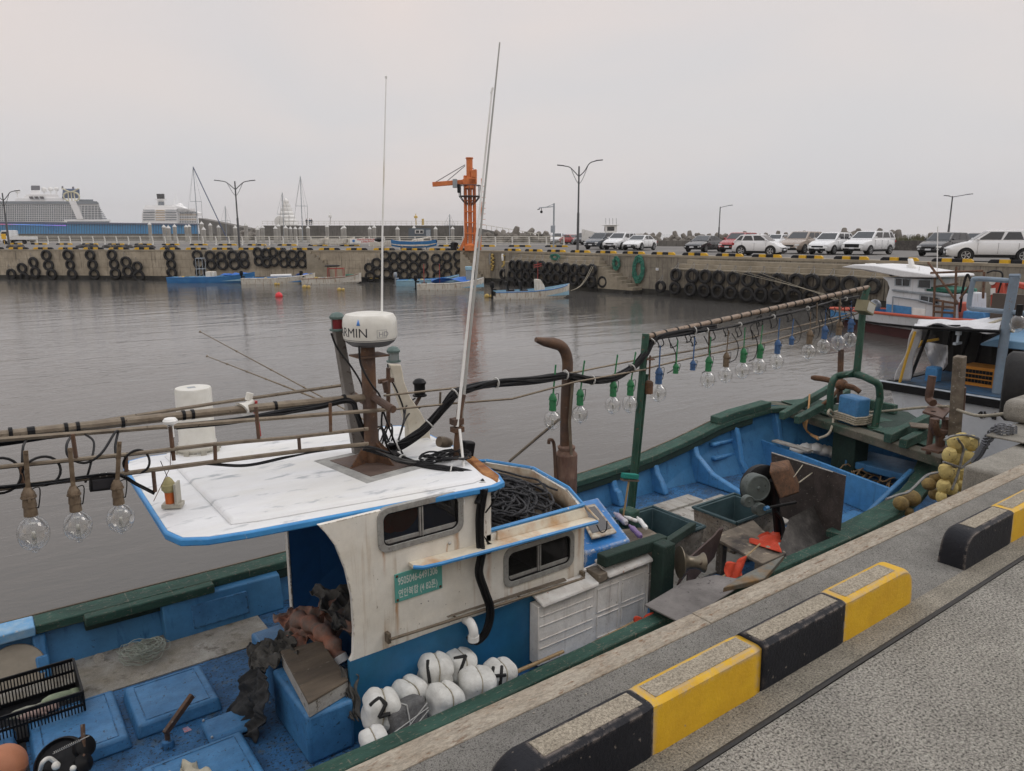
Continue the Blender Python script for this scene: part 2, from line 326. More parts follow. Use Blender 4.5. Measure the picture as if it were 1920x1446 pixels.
# wheel-stop kerbs on the near quay
def kerb(x0, label, first=0, y0=1.372, y1=1.498, h=.178, seg=.55, n=4, z=3.0, mats=None, fine=True):
    """one long stop: alternating painted lengths, rounded ends, mortar set in the top"""
    mb = MB(); L = seg*n; hw = y1-y0; R = .1
    def prof(x):  # height of the top at x
        d = min(x, L-x)
        return h if d >= R else h*.5+h*.5*math.sqrt(max(0, 1-((R-d)/R)**2))
    for k in range(n):
        xs = [seg*k+seg*i/ (16 if fine else 4) for i in range((16 if fine else 4)+1)]
        if fine and k in (0, n-1): xs = sorted(set(xs+[0, .008, .02, .05, .09, L, L-.008, L-.02, L-.05, L-.09] if True else xs)); xs = [x for x in xs if seg*k-1e-6 <= x <= seg*(k+1)+1e-6]
        rings = []
        for x in xs:
            t = prof(x); b = .012; g = .0035 if (fine and (abs(x-seg*k) < 1e-6 or abs(x-seg*(k+1)) < 1e-6) and 0 < x < L-1e-6) else 0
            rings.append([Vector((x0+x, y0+g, z)), Vector((x0+x, y0+.004+g, z+t-b)), Vector((x0+x, y0+b+.003, z+t-.003-g)), Vector((x0+x, y0+.026, z+t-g)), Vector((x0+x, y1-.026, z+t-g)), Vector((x0+x, y1-b-.003, z+t-.003-g)), Vector((x0+x, y1-.004-g, z+t-b)), Vector((x0+x, y1-g, z))])
        V = [p for r in rings for p in r]; c = (k+first) % 2; F = []; N = 8
        for i in range(len(rings)-1):
            for j in range(N-1): F.append((i*N+j, (i+1)*N+j, (i+1)*N+j+1, i*N+j+1))
        F += [tuple(range(N)), tuple(range(len(V)-1, len(V)-1-N, -1))]
        mb.add(V, F, c)
        if fine:
            e0 = .13 if k == 0 else .03; e1 = .13 if k == n-1 else .03
            mb.box(x0+seg*k+e0, x0+seg*(k+1)-e1, y0+.027, y1-.029, z+h-.02, z+h+.0022, 2)
    o = mb.build('wheel_stop', mats or [m_kb, m_ky, m_kf]); return tag(o, label, 'wheel stop', 'black and yellow wheel stops along the quay edges')
kerb(1.02, 'black and yellow wheel stop with mortar top, nearest in the foreground')
kerb(3.75, 'black ended wheel stop cut by the right edge, second along the near quay')
kerb(6.5, 'wheel stop on the near quay just beyond the right edge of the photo')
g_ = random.Random(77); pb = MB()
for k in range(170):
    x, y = g_.uniform(1, 7), g_.choice((g_.uniform(1.28, 1.36), g_.uniform(1.5, 1.77), g_.uniform(-.6, 1.2))); r = g_.uniform(.0015, .004); pb.ball((x, y, 3.0+r*.6), r, r*g_.uniform(.7,1.3), r*.7, n=6, k=4)
pb = pb.build('pebbles', M('loose_grit', (.4,.37,.31), (.1,.09,.08), .5, 60, .1, .9)); pb['kind'] = 'stuff'
# ring bolt on the coping strip
rb = MB(); rb.tube([Vector((3.05+.035*math.cos(a), 1.60, 3.012+.035*math.sin(a))) for a in [math.pi*i/10 for i in range(11)]], .008, n=8); rb.box(3.0, 3.1, 1.58, 1.62, 3.0, 3.01)
tag(rb.build('mooring_ring', M('rusty_iron', (.13,.07,.045), (.2,.13,.09), .5, 20, .1, .85, metal=.2, bump=.5, bs=90), bev=.002), 'small rusty mooring ring fixed behind the yellow end of the wheel stop', 'mooring ring')

# far quays (laid out in the camera's ground frame: x right, y ahead) ----
K = Vector((-2.0, 71.5)); W1E = Vector((-96, 82)); X2 = Vector((36.2, 29.1))
e1 = (W1E-K).normalized(); n1 = Vector((e1.y, -e1.x)); n1 = n1 if n1.y < 0 else -n1
e2 = (X2-K).normalized(); n2 = Vector((e2.y, -e2.x)); n2 = n2 if n2.x < 0 else -n2
def A1(d, o, z): p = K+e1*d+n1*o; return C2W(p.x, p.y, z)     # along the left wall, o = out over the water
def A2(d, o, z): p = K+e2*d+n2*o; return C2W(p.x, p.y, z)
def along(u, which, o=0):   # distance along a far wall at which image column u meets it
    k = (u-960)/FP*CT; a, b = (e1, n1) if which == 1 else (e2, n2)
    p = K+b*o; return (p.x-k*p.y)/(k*a.y-a.x)
g = MB(); zt = 3.0
poly = [W1E, Vector((-96, 175)), Vector((60, 190)), Vector((190, 190)), Vector((190, -30)), Vector((60, 11)), X2, K]
g.add([C2W(p.x, p.y, zt) for p in poly], [tuple(range(len(poly)))]); struct(g.build('far_quay_ground', m_road))
def wallbox(A, d0, d1, o0, o1, z0, z1, m=0, mb=None): 
    mb.hexa([A(d0, o0, z0), A(d1, o0, z0), A(d1, o1, z0), A(d0, o1, z0)], [A(d0, o0, z1), A(d1, o0, z1), A(d1, o1, z1), A(d0, o1, z1)], m); return mb
# quay walls cast in panels, with a dark tidal band
def panels(A, total, name, z1=2.86, mw=None):
    mb = MB(); d = 0; i = 0
    wallbox(A, 0, total, -3, -.02, -4, z1, 1, mb)
    while d < total:
        L = min(4.9, total-d)
        for (a, b) in ((.42, 1.25), (1.262, 2.05), (2.062, z1)):
            wallbox(A, d+.012, d+L-.012, -.5, .012*math.sin(i*2.3+a*3)*.5+.01, a, b, 0, mb)
        wallbox(A, d+.012, d+L-.012, -.5, .025, -4, .408, 1, mb)
        d += L; i += 1
    wallbox(A, 0, total, -1.2, .05, z1+.002, 3.02, 2, mb)
    return struct(mb.build(name, [mw or m_wall, m_wetwall, m_step]))
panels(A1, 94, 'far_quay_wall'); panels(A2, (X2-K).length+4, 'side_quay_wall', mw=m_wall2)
# platforms with two ledge steps hung with tyres
def platform(d0, d1, name):
    mb = MB(); W = 1.25
    wallbox(A2, d0, d1, .03, W, .75, 2.02, 0, mb); wallbox(A2, d0, d1, .03, W-.02, -4, .74, 1, mb); wallbox(A2, d0-.03, d1+.03, .03, W+.05, 2.022, 2.14, 2, mb)
    wallbox(A2, d0+.4, d1-.2, .03, .85, 2.142, 2.44, 2, mb); wallbox(A2, d0+.8, d1-.5, .03, .45, 2.442, 2.74, 2, mb)
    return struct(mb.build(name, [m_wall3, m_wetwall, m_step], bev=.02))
dA0, dA1 = along(948, 2, 1.2), along(1122, 2, 1.2); dB0, dB1 = along(1262, 2, 1.2), along(1700, 2, 1.2)
platform(dA0, dA1, 'tyre_platform'); platform(dB0, dB1, 'tyre_platform')
def stairs(A, d0, d1, z0, z1, W, n, name, label):
    mb = MB()
    for i in range(n):
        a = d0+(d1-d0)*i/n; b = d0+(d1-d0)*(i+1)/n; z = z0+(z1-z0)*i/n
        wallbox(A, min(a, b), max(a, b)+(.0), .03, W, .3, z, 0, mb); wallbox(A, min(a, b), max(a, b), .03, W-.01, -4, .298, 1, mb)
    o = mb.build(name, [m_step, m_wetwall]); return tag(o, label, 'stairs', 'landing stairs in the quay walls')
stairs(A2, dA1+.05, dA1+3.6, 2.0, .3, 1.2, 7, 'quay_stairs', 'concrete landing stairs beside the tyre platform, left of the green nets')
stairs(A1, along(866, 1), .6, 2.9, .3, 1.1, 10, 'quay_stairs', 'concrete landing stairs in the corner below the orange crane')
stairs(A1, along(575, 1), along(612, 1), 2.9, 1.5, .4, 5, 'quay_stairs', 'concrete landing stairs half way along the far tyre wall')

# kerbs on the far quays
def far_kerbs():
    src = kerb(0, 'x', y0=-.1, y1=.1, h=.2, seg=.53, z=0, fine=False); src.name = 'wheel_stop'
    spots = []
    d = 1.2
    while d < 74: spots.append((A1, 1, d, .45)); d += 2.75
    d = 1.5
    while d < (X2-K).length-4: spots.append((A2, 2, d, .45)); d += 2.85
    i = 0
    for A, wch, d, o in spots:
        p = A(d, -o, 3.02); e = (A(d+1, -o, 3.02)-p)
        if i == 0: r = src
        else: r = src.copy(); COL.objects.link(r)
        r.location = p; r.rotation_euler = (0, 0, math.atan2(e.y, e.x))
        r['label'] = f"small black and yellow wheel stop, {ORD[i]} left of the crane corner" if wch == 1 else f"small black and yellow wheel stop, {ORD[i-n1k]} right of the crane corner"
        i += 1
        if wch == 1: n1k = i
far_kerbs()
# second row of kerbs at the back of the road, and the road's dividing strip
d = 2; rowm = MB()
i = 0
srck = kerb(0, 'x', y0=-.1, y1=.1, h=.22, seg=.7, z=0, fine=False, n=4)
for k in range(20):
    x = 4-4.4*k; y = 91+.27*(4-x)
    r = srck if k == 0 else srck.copy()
    if k: COL.objects.link(r)
    r.location = C2W(x, y, 3.0); r.rotation_euler = (0, 0, CA(-15)); r['label'] = f'yellow and black wheel stop by the white fence, {ORD[k]} from its right end'
# ================================================================ TYRES ON THE WALLS
def make_tyre(D, Wd, rope):
    mb = MB(); R = D/2; r0 = R*.6; h = Wd/2; n = 28
    prof = [(r0, -h*.75), (r0+.02, -h*.95), (r0+(R-r0)*.45, -h*1.0), (R-.05, -h*.88), (R-.012, -h*.66), (R, -h*.6), (R, h*.6), (R-.012, h*.66), (R-.05, h*.88), (r0+(R-r0)*.45, h), (r0+.02, h*.95), (r0, h*.75), (r0+.03, h*.6), (R-.09, h*.45), (R-.09, -h*.45), (r0+.03, -h*.6)]
    V = []
    for r, y in prof:
        for j in range(n):
            a = 2*math.pi*j/n; rr = r-(.012 if (j % 2 and r > R-.02) else 0); V.append((rr*math.cos(a), y, rr*math.sin(a)))
    k = len(prof); F = [(i*n+j, ((i+1) % k)*n+j, ((i+1) % k)*n+(j+1) % n, i*n+(j+1) % n) for i in range(k) for j in range(n)]
    mb.add(V, F); o = mb.build('tyre', m_tyre, sm=50)
    if rope:
        rp = MB(); rp.tube(smooth_path([(-.1, -h-.02, R*.95), (-.12, -.02, R+.02), (-.05, h+.04, R+.3), (.0, h, R+.42), (.05, h+.04, R+.3), (.13, -.02, R+.02), (.1, -h-.02, R*.92)], 4), .018, n=5); rp.build('hanging_rope', m_ropeg, o)
    return o
Z1 = [(42,900),(125,857),(135,925),(213,815),(218,885),(312,763),(320,835),(336,900),(470,762),(478,832),(485,900),(630,762),(640,832),(645,900),(788,760),(797,827),(800,895),(885,812),(893,880),(965,845),(968,912),(1202,763),(1212,827),(1212,890),(1406,763),(1415,822),(1420,885),(1498,768),(1500,830),(1577,773),(1583,828),(1662,767),(1672,828),(1738,767),(1745,822),(1847,744),(1850,803),(1905,750),(1905,815)]
Z2 = [(20,820),(118,744),(120,808),(180,752),(182,815),(228,742),(232,808),(302,760),(303,820),(366,760),(368,822),(431,758),(434,820),(497,815),(553,833),(918,853),(925,915),(975,820),(980,885),(1040,765),(1042,830),(1045,895),(1100,772),(1104,840),(1106,905),(1172,772),(1172,840),(1172,905),(1243,778),(1246,846),(1246,910),(1318,772),(1316,838),(1318,905),(1408,787),(1412,852),(1415,915),(1484,775),(1487,840),(1487,905),(1567,770),(1575,830),(1580,895)]
Z3a = [(232,835),(282,838),(335,842),(388,842),(443,845),(500,850),(560,856),(620,860),(684,865),(748,870),(813,868),(228,908),(282,912),(335,918),(388,918),(440,925),(497,928),(556,928),(617,932),(682,938),(742,952),(808,955),(226,970),(282,975),(335,980),(388,982)]
Z3w = [(168,900),(165,968),(895,955),(1315,990)]
Z3b = [(1423,905),(1543,912),(1637,916),(1736,922),(1842,930),(1420,1000),(1533,1010),(1635,1018),(1735,1025),(1830,1035)]
Z4b = [(28,828),(130,835),(240,840),(368,840),(478,845),(613,858),(745,862),(905,873),(28,930),(127,935),(235,940),(362,945),(475,950),(605,975),(740,985)]
def tyre_row(pts, A, wch, o, D, Wd, desc, grp, conv):
    srcs = {}
    pts = sorted(pts, key=lambda p: (round(conv(p)[0]/7), conv(p)[1])); cols = []
    for p in pts:
        u, v = conv(p)
        if cols and abs(cols[-1][0][0]-u) < 8: cols[-1].append((u, v))
        else: cols.append([(u, v)])
    for ci, cpts in enumerate(cols):
        cpts.sort(key=lambda q: q[1])
        for ri, (u, v) in enumerate(cpts):
            d = along(u, wch, o); p = A(d, o, 0); k = math.hypot(*(p.xy)) ; cy = p.x*D1*0
            depth = p.x*D1+p.y*D0; z = EYE+_ray(u, v)[2]/(CT+(723-v)/FP*ST)*depth
            e = A(d+1, o, 0)-A(d, o, 0); yaw = math.atan2(e.y, e.x)
            key = ri == 0
            if key not in srcs: srcs[key] = make_tyre(D, Wd, key); index_kids(srcs[key]); r = srcs[key]
            else: r = dup(srcs[key])
            r.location = (p.x, p.y, z); r.rotation_euler = (rnd.uniform(-.09, .09)+(.1 if ri == 0 else 0)*0, rnd.uniform(-.4, .4) if ri else 0, yaw+rnd.uniform(-.1, .1)); sc_ = rnd.uniform(.93, 1.06); r.scale = (sc_, sc_, sc_)
            row = 'only' if len(cpts) == 1 else ('top', 'second', 'third', 'fourth')[ri]
            tag(r, f'{row} tyre, {ORD[ci]} column from left, {desc}', 'tyre', grp)
tyre_row(Z1, A1, 1, .22, 1.12, .27, 'far wall left of the blue skiff', 'fender tyres hanging on the far quay wall', lambda p: (p[0]/3.84, 280+p[1]/3.84))
tyre_row(Z2, A1, 1, .2, 1.0, .26, 'far wall behind the skiffs', 'fender tyres hanging on the far quay wall', lambda p: (450+p[0]/3.84, 280+p[1]/3.84))
tyre_row(Z3a, A2, 2, 1.48, 1.0, .26, 'low platform right of yellow floats', 'fender tyres hanging on the side quay', lambda p: (900+p[0]/3.84, 280+p[1]/3.84))
tyre_row(Z3w, A2, 2, 1.1, .95, .32, 'hung singly beside the platforms', 'fender tyres hanging on the side quay', lambda p: (900+p[0]/3.84, 280+p[1]/3.84))
tyre_row([(900+a/3.84, 280+b/3.84) for a, b in Z3b]+[(1400+a/3.692, 300+b/3.692) for a, b in Z4b], A2, 2, 1.48, 1.04, .26, 'long platform below parked cars', 'fender tyres hanging on the side quay', lambda p: p)

# green nets, yellow floats, notice plate on the side quay wall
m_net = M('green_net', (.04,.2,.14), (.03,.13,.1), .5, 6, .1, .8, bump=.8, bs=40, var=.35)
def net_bundle(u, v, o, rx, rz, label):
    d = along(u, 2, o); p = A2(d, o, 0); dep = p.x*D1+p.y*D0; z = EYE+_ray(u, v)[2]/(CT+(723-v)/FP*ST)*dep
    e = A2(d+1, o, 0)-A2(d, o, 0); e.normalize(); nrm = Vector((-e.y, e.x, 0)); mb = MB(); C = Vector((p.x, p.y, z))
    for k in range(9):
        pts = []
        for j in range(25):
            a = 2*math.pi*j/24; f = .55+.45*(k/8)+rnd.uniform(-.04, .04); pts.append(C+e*rx*f*math.cos(a)+Vector((0,0,rz*f*math.sin(a)))+nrm*rnd.uniform(-.07, .07))
        mb.tube(pts, .05, n=5)
    return tag(mb.build('fishing_net', m_net), label, 'net', 'green nets hung on the side quay wall')
net_bundle(1157, 494, .2, .35, .52, 'small green net bundle hung high on the wall right of the stairs')
net_bundle(1199, 505, .2, .55, 1.05, 'large oval green net bundle hung on the wall below the wheel stops')
net_bundle(1041, 482, 1.0, .55, .25, 'green net heaped on the ledge above the tyre platform')
m_fl = M('faded_yellow_float', (.5,.36,.1), (.36,.26,.09), .5, 8, .15, .8, bump=.3)
def float_string(u, v0, v1, label, wch=2, o=.15):
    mb = MB(); d = along(u, wch, o); A = A2 if wch == 2 else A1
    for k in range(9):
        v = v0+(v1-v0)*k/8; p = A(d+rnd.uniform(-.12, .12), o, 0); dep = p.x*D1+p.y*D0; z = EYE+_ray(u, v)[2]/(CT+(723-v)/FP*ST)*dep
        mb.ball((p.x, p.y, z), .14, .14, .12, n=8, k=6)
    r = tag(mb.build('float_string', m_fl), label, 'floats', 'strings of yellow floats on the corner wall'); return r
float_string(923, 478, 506, 'left string of small yellow floats hanging on the corner wall'); float_string(944, 480, 500, 'right string of small yellow floats hanging on the corner wall')
for u, lb in ((918, 'left'), (942, 'right')):
    d = along(u, 2, .2); mb = MB(); a = A2(d, .2, 2.75); b = A2(d+.1, .25, 1.7 if lb == 'left' else 2.1); mb.tube([a, (a+b)/2+Vector((0,0,.05)), b], [.09, .13, .09], n=8)
    tag(mb.build('rolled_sack', m_ropeg if lb == 'left' else m_white), f'pale rolled sack hanging above the {lb} string of yellow floats', 'sack')
d = along(1235, 2, .06); mb = MB(); wallbox(A2, d-.13, d+.13, .05, .08, 1.85, 2.05, 0, mb); wallbox(A2, d-.1, d+.1, .08, .084, 1.93, 1.97, 1, mb)
tag(mb.build('notice_plate', [m_white, M('blue_ink', (.03,.12,.4), rough=.5)]), 'tiny white plate on the quay wall right of the green net', 'plate')

# ================================================================ STREET LAMPS, POLES
def lamp(u, vt, vb, dist, arms, label, double=True, rise=(.7,.7)):
    b = Pd(u, vb, dist); b.z = 3.0; k = CT+(723-vt)/FP*ST; zt = EYE+(-ST+(723-vt)/FP*CT)/k*dist; H = zt-3
    t = thing('street_lamp', label, 'street lamp', b, 'street lamps round the harbour')
    p = MB(); p.lathe([(.17,0),(.17,.08),(.12,.1),(.115,H*.45),(.085,H*.46),(.07,H)], b, n=12); p.lathe([(.03,H),(.075,H+.0),(.075,H-.02)], b, n=8); p.build('pole', m_dgrey, t)
    rt = Vector((D0, -D1, 0))
    for s, L in arms:
        q = MB(); r = rise[0] if s < 0 else rise[1]
        if double:
            q.tube(smooth_path([b+Vector((0,0,H-.9)), b+rt*s*L*.3+Vector((0,0,H-.45)), b+rt*s*L*.6+Vector((0,0,H-.45+r*.75)), b+rt*s*L+Vector((0,0,H-.45+r))], 5), .045, n=6)
            q.tube(smooth_path([b+Vector((0,0,H-1.6)), b+rt*s*L*.22+Vector((0,0,H-1.1)), b+rt*s*L*.5+Vector((0,0,H-.45+r*.5))], 4), .025, n=5)
            e = b+rt*s*L+Vector((0,0,H-.45+r))
        else:
            q.tube([b+Vector((0,0,H-.1)), b+rt*s*L+Vector((0,0,H+r))], .04, n=6); e = b+rt*s*L+Vector((0,0,H+r))
        q.build('arm', m_dgrey, t); h = MB(); h.bar(e-rt*s*.1, e+rt*s*.55+Vector((0,0,.06)), .2, .09); h.build('lamp_head', m_dgrey, t, bev=.03)
    return t
lamp(17, 362, 458, 92, [(-1, 1.6), (1, 1.6)], 'leftmost grey street lamp with two curved arms, beside the small truck')
lamp(449, 340, 462, 84, [(-1, 1.7), (1, 1.7)], 'grey street lamp with two curved arms behind the tyre wall, left of the sailing masts', rise=(.5,.5))
lamp(1083, 312, 470, 70, [(-1, 1.45), (1, 1.6)], 'tallest grey street lamp with two arms, left of the row of parked cars', rise=(.5,.95))
lamp(1347, 388, 452, 115, [(1, 1.3)], 'thin street lamp with a single right arm behind the dark sedan', False, (0,.2))
lamp(1777, 368, 447, 88, [(-1, .45), (1, 1.75)], 'leaning dark street lamp with two short arms behind the black car', False, (.02,.2))
# camera pole
b = Pd(1038, 452, 88); b.z = 3; t = thing('camera_pole', 'pale pole with a side arm, control box and hanging camera beside the tetrapods', 'camera pole', b)
H = 7.3-2.3; p = MB(); p.lathe([(.1,0),(.1,H)], b, n=10); p.build('pole', m_galv, t); rt = Vector((D0,-D1,0)); up = Vector((0,0,1))
p = MB(); p.tube([b+up*(H-.35), b-rt*1.75+up*(H-.5)], .05, n=6); p.tube([b+up*(H-.05), b-rt*.9+up*(H-.42)], .03, n=5); p.build('arm', m_galv, t)
p = MB(); p.box(-.22, .22, -.15, .15, 1.7, 2.5, mat=Matrix.Translation(b-rt*.1)); p.build('control_box', m_galv, t, bev=.02)
p = MB(); p.ball(b-rt*1.45+up*(H-.95), .16, n=10, k=6); p.tube([b-rt*1.45+up*(H-.5), b-rt*1.45+up*(H-.9)], .04, n=5); p.bar(b-rt*1.9+up*(H-.7), b-rt*1.6+up*(H-.6), .1, .1); p.build('camera', m_blk, t)

# ================================================================ FENCE, PILES, BREAKWATER
F0 = Vector((-88, 121)); F1 = Vector((6.3, 92)); fe = (F1-F0); FL = fe.length; fe.normalize()
ft = thing('harbour_fence', 'long low white railing with curved posts behind the far quay road', 'fence', C2W(F0.x, F0.y, 3))
m_fence = M('white_railing', (.6,.58,.5), (.45,.43,.38), .55, 1, .1, .5)
fm = MB()
for h in (.25, .48, .7, .95, 1.2): a = F0; b2 = F1; fm.tube([C2W(a.x, a.y, 3+h), C2W(b2.x, b2.y, 3+h)], .03 if h < 1.1 else .045, n=5)
fm.build('rails', m_fence, ft)
pp = MB(); pp.prism([(0,-.06,0),(0,.06,0),(0,.14,.35),(0,.12,.8),(0,.0,1.25),(0,-.08,1.25),(0,.02,.8),(0,.03,.35)], (-.07,0,0), (.07,0,0)); ps = pp.build('fence_post', m_white)
n = 46
for i in range(n):
    p = F0+fe*(FL*i/(n-1)); r = ps if i == 0 else ps.copy()
    if i: COL.objects.link(r)
    r.parent = ft; r.matrix_parent_inverse = WM[ft.name].inverted(); r.location = C2W(p.x, p.y, 3); r.rotation_euler = (0, 0, math.atan2(C2W(fe.x, fe.y, 0).y, C2W(fe.x, fe.y, 0).x))
# marina guide piles
m_pile = M('pile_concrete', (.36,.35,.32), (.28,.27,.25), .5, 1, .1, .8)
PL = [(z/3.84, 280+v/3.84) for z, v in ((1075,525),(1178,543),(1210,548),(1255,540),(1338,543),(1360,540),(1450,520),(1465,560),(1512,530),(1572,545),(1692,548),(1768,530),(1852,560),(1888,545))]
PL += [(450+z/3.84, 280+v/3.84) for z, v in ((128,548),(160,548),(253,552),(275,535),(327,548),(362,556),(397,556),(433,556),(488,550),(625,540),(737,556),(750,548),(933,556),(965,545),(1133,556),(1252,550),(1407,556),(1530,556))]
pm = MB(); pm.lathe([(.33,-6),(.33,4.5)], n=12, m=0); ps = pm.build('mooring_pile', m_pile)
pc = MB(); pc.lathe([(.4,4.5),(.37,4.57),(.05,5.0)], n=12); pc.build('cap', M('cap_grey_white', (.6,.6,.58)), ps); index_kids(ps)
for i, (u, v) in enumerate(PL):
    dist = 128+(u % 5)*5; p = Pd(u, v, dist); r = ps if i == 0 else dup(ps)
    r.location = (p.x, p.y, p.z-5.0); tag(r, f'grey marina pile with a white pointed cap behind the railing, {ORD[i]} from the left', 'pile', 'marina piles with white caps')
# breakwater wall
m_bw = M('breakwater_concrete', (.17,.16,.145), (.12,.115,.1), .5, .15, .15, .9, streak=(.08,.075,.07), stamt=.58, var=.2)
def strip(u0, u1, dist, dist1, v0, v1, z0, name, mat, th=3, kind=True):
    a = Pd(u0, v0, dist); b = Pd(u1, v1, dist1); mb = MB(); rr = Vector((D1, D0, 0))*th
    lo = [Vector((a.x, a.y, z0)), Vector((b.x, b.y, z0)), Vector((b.x, b.y, z0))+rr, Vector((a.x, a.y, z0))+rr]
    hi = [a, b, b+rr, a+rr]; mb.hexa(lo, hi); o = mb.build(name, mat)
    return o, a, b
o, a, b = strip(492, 868, 200, 200, 423, 423, 2, 'breakwater_wall', m_bw); tag(o, 'long grey breakwater wall behind the marina piles', 'breakwater')
mb = MB()
for k in range(40): p = a.lerp(b, k/39); mb.tube([p, p+up*1.1], .04, n=4)
mb.tube([a+up*1.1, b+up*1.1], .05, n=4); mb.tube([a+up*.6, b+up*.6], .04, n=4); tag(mb.build('breakwater_railing', m_fence), 'thin pale railing on top of the breakwater wall', 'railing')
o, a2, b2 = strip(872, 1010, 200, 130, 423, 450, 2, 'sloping_breakwater', m_bw, 2); tag(o, 'sloping concrete ramp running down from the breakwater to the right', 'ramp')
mb = MB()
for k in range(14): p = a2.lerp(b2, k/13); mb.tube([p, p+up*1.0], .06, n=4)
mb.tube([a2+up*1.0, b2+up*1.0], .07, n=4); tag(mb.build('ramp_railing', m_fence), 'white railing on the ramp beside the tetrapods', 'railing')
o, a3, b3 = strip(372, 500, 300, 210, 409, 436, 0, 'rock_embankment', m_bw, 8); tag(o, 'dark sloping embankment beside the blue terminal', 'embankment')
# people on the breakwater
def tiny_person(u, v, dist, col, label, fs=1):
    p = Pd(u, v, dist); o = MB(); 
    o.ball(p+up*1.62, .11, .11, .13, n=8, k=6); o.lathe([(.05,1.42),(.06,1.5)], p, n=8); o.lathe([(.13,.85),(.17,1.1),(.2,1.38),(.08,1.46)], p, n=8, m=1)
    for s in (-1, 1): o.tube([p+rt*.09*s+up*.88, p+rt*.1*s*fs+up*.45, p+rt*.1*s+up*.02], [.09,.065,.05], n=6, m=2); o.tube([p+rt*.19*s+up*1.36, p+rt*.24*s+up*1.08, p+rt*.2*s+up*.82], [.055,.045,.035], n=6, m=1)
    return tag(o.build('person', [M('skin', (.45,.28,.2)), col, m_blk]), label, 'person', 'people on the breakwater')
tiny_person(575, 422.5, 201, M('dark_coat', (.03,.035,.05)), 'distant person in dark clothes standing on the breakwater, left of the pair'); tiny_person(581, 422.5, 201, M('blue_coat', (.05,.08,.15)), 'distant person in a dark top on the breakwater, left one of the pair', .5); tiny_person(584.5, 422.5, 201, M('dark_coat', (.03,.035,.05)), 'distant person in dark clothes on the breakwater, right one of the pair')
# beacons
for u, v0, v1, c, lb in ((620, 400, 422, m_white, 'slim white navigation beacon on the breakwater'), (780, 402, 422, M('beacon_yellow', (.6,.42,.12)), 'yellow navigation beacon with a round cage on the breakwater'), (793, 411, 422, M('beacon_yellow', (.6,.42,.12)), 'small plain yellow post on the breakwater')):
    p = Pd(u, v1, 202); h = (v1-v0)*202/FP; mb = MB(); mb.lathe([(.12,0),(.12,h*.6),(.5,h*.62),(.45,h*.8),(.1,h*.85),(.1,h)] if h > 2 else [(.3,0),(.3,h)], p, n=10); tag(mb.build('beacon', c), lb, 'beacon')
# shell shaped white lighthouse
p = Pd(539, 424, 215); mb = MB(); prof = []
hh = 46*215/FP
for k in range(7):
    z = hh*k/7; r = 2.7*(1-k/7.2)**.9+.25; prof += [(r, z), (r*1.02, z+hh*.06), (r*.93, z+hh*.13)]
prof.append((.05, hh+.6)); mb.lathe([(a_, b_) for a_, b_ in prof], p, n=20); lo = mb.build('shell_lighthouse', m_white, sm=50); tag(lo, 'white cone shaped shell building on the far breakwater', 'lighthouse')
mb = MB(); mb.lathe([(1.5,0),(1.5,.3),(.1,.35)], p-rt*1.3+up*1.2-Vector((D1,D0,0))*2.4, ax=(-D1,-D0,0), n=16); mb.build('arch', m_white, lo)
# tetrapods
def make_tetra():
    mb = MB(); dirs = [Vector((0,0,1))]+[Vector((.943*math.cos(a), .943*math.sin(a), -.333)) for a in (0, 2.094, 4.189)]
    for d_ in dirs: mb.lathe([(.48,-.1),(.46,.35),(.36,1.05),(.3,1.22),(.2,1.26)], (0,0,0), d_, n=14)
    return mb.build('tetrapod', M('tetrapod_concrete', (.21,.19,.165), (.13,.12,.105), .5, 1.1, .15, .9, bump=.3, bs=4, var=.25), sm=40)
tsrc = make_tetra(); first = True
def tetras(n, u0, u1, vf, dist, sz, label, grp, seed, rows=2):
    global first
    g_ = random.Random(seed)
    for k in range(n):
        u = u0+(u1-u0)*(k+.5+g_.uniform(-.35, .35))/n
        for rw in range(rows):
            dd = dist+rw*sz*1.2; p = Pd(u+g_.uniform(-3, 3), 438, dd); zt_ = EYE+(438-vf(u))*dist/FP
            if first: r = tsrc; first = False
            else: r = tsrc.copy(); COL.objects.link(r)
            s_ = sz/2.2*g_.uniform(.85, 1.12); r.scale = (s_,)*3; r.location = (p.x, p.y, zt_-s_*1.0+g_.uniform(-.45, .3)-(0 if rw else .9)); r.rotation_euler = (g_.uniform(0, 6.28), g_.uniform(-.5, .5), g_.uniform(0, 6.28)); tag(r, label, 'tetrapod', grp)
tetras(11, 905, 1035, lambda u: 438-9*math.exp(-((u-985)/55)**2), 135, 2.9, 'rounded grey tetrapod piled behind the camera pole and ramp', 'tetrapods behind the camera pole', 3)
tetras(22, 1015, 1250, lambda u: 438, 158, 2.5, 'small grey tetrapod in the row behind the lamp and parked cars', 'tetrapods behind the left cars', 4, 1)
tetras(24, 1195, 1580, lambda u: 437.5, 150, 2.5, 'pale grey tetrapod in the row beyond the low wall right of the white sedan', 'tetrapods beyond the low wall', 5)
tetras(9, 1572, 1690, lambda u: 432, 120, 2.6, 'grey tetrapod piled higher behind the white sport utility cars', 'tetrapods behind the white cars', 6)
tetras(9, 1690, 1835, lambda u: 441, 120, 2.4, 'grey tetrapod half grown over with grass near the right lamp', 'tetrapods near the right lamp', 7)
tetras(9, 452, 560, lambda u: 428, 205, 3.6, 'dark tetrapod behind the marina piles left of the shell building', 'tetrapods left of the breakwater wall', 8)
o, a, b = strip(1225, 1575, 98, 88, 451.5, 450, 3, 'low_sea_wall', m_bw, .8); tag(o, 'low concrete sea wall behind the gap in the parked cars', 'wall')
o, a, b = strip(1575, 1880, 78, 66, 452, 451, 3, 'dark_stone_wall', M('lava_stone', (.06,.055,.05), (.12,.11,.1), .55, 2, .1, .9, bump=.8, bs=3, var=.4), .8); tag(o, 'low dark stone wall behind the right hand cars', 'wall')
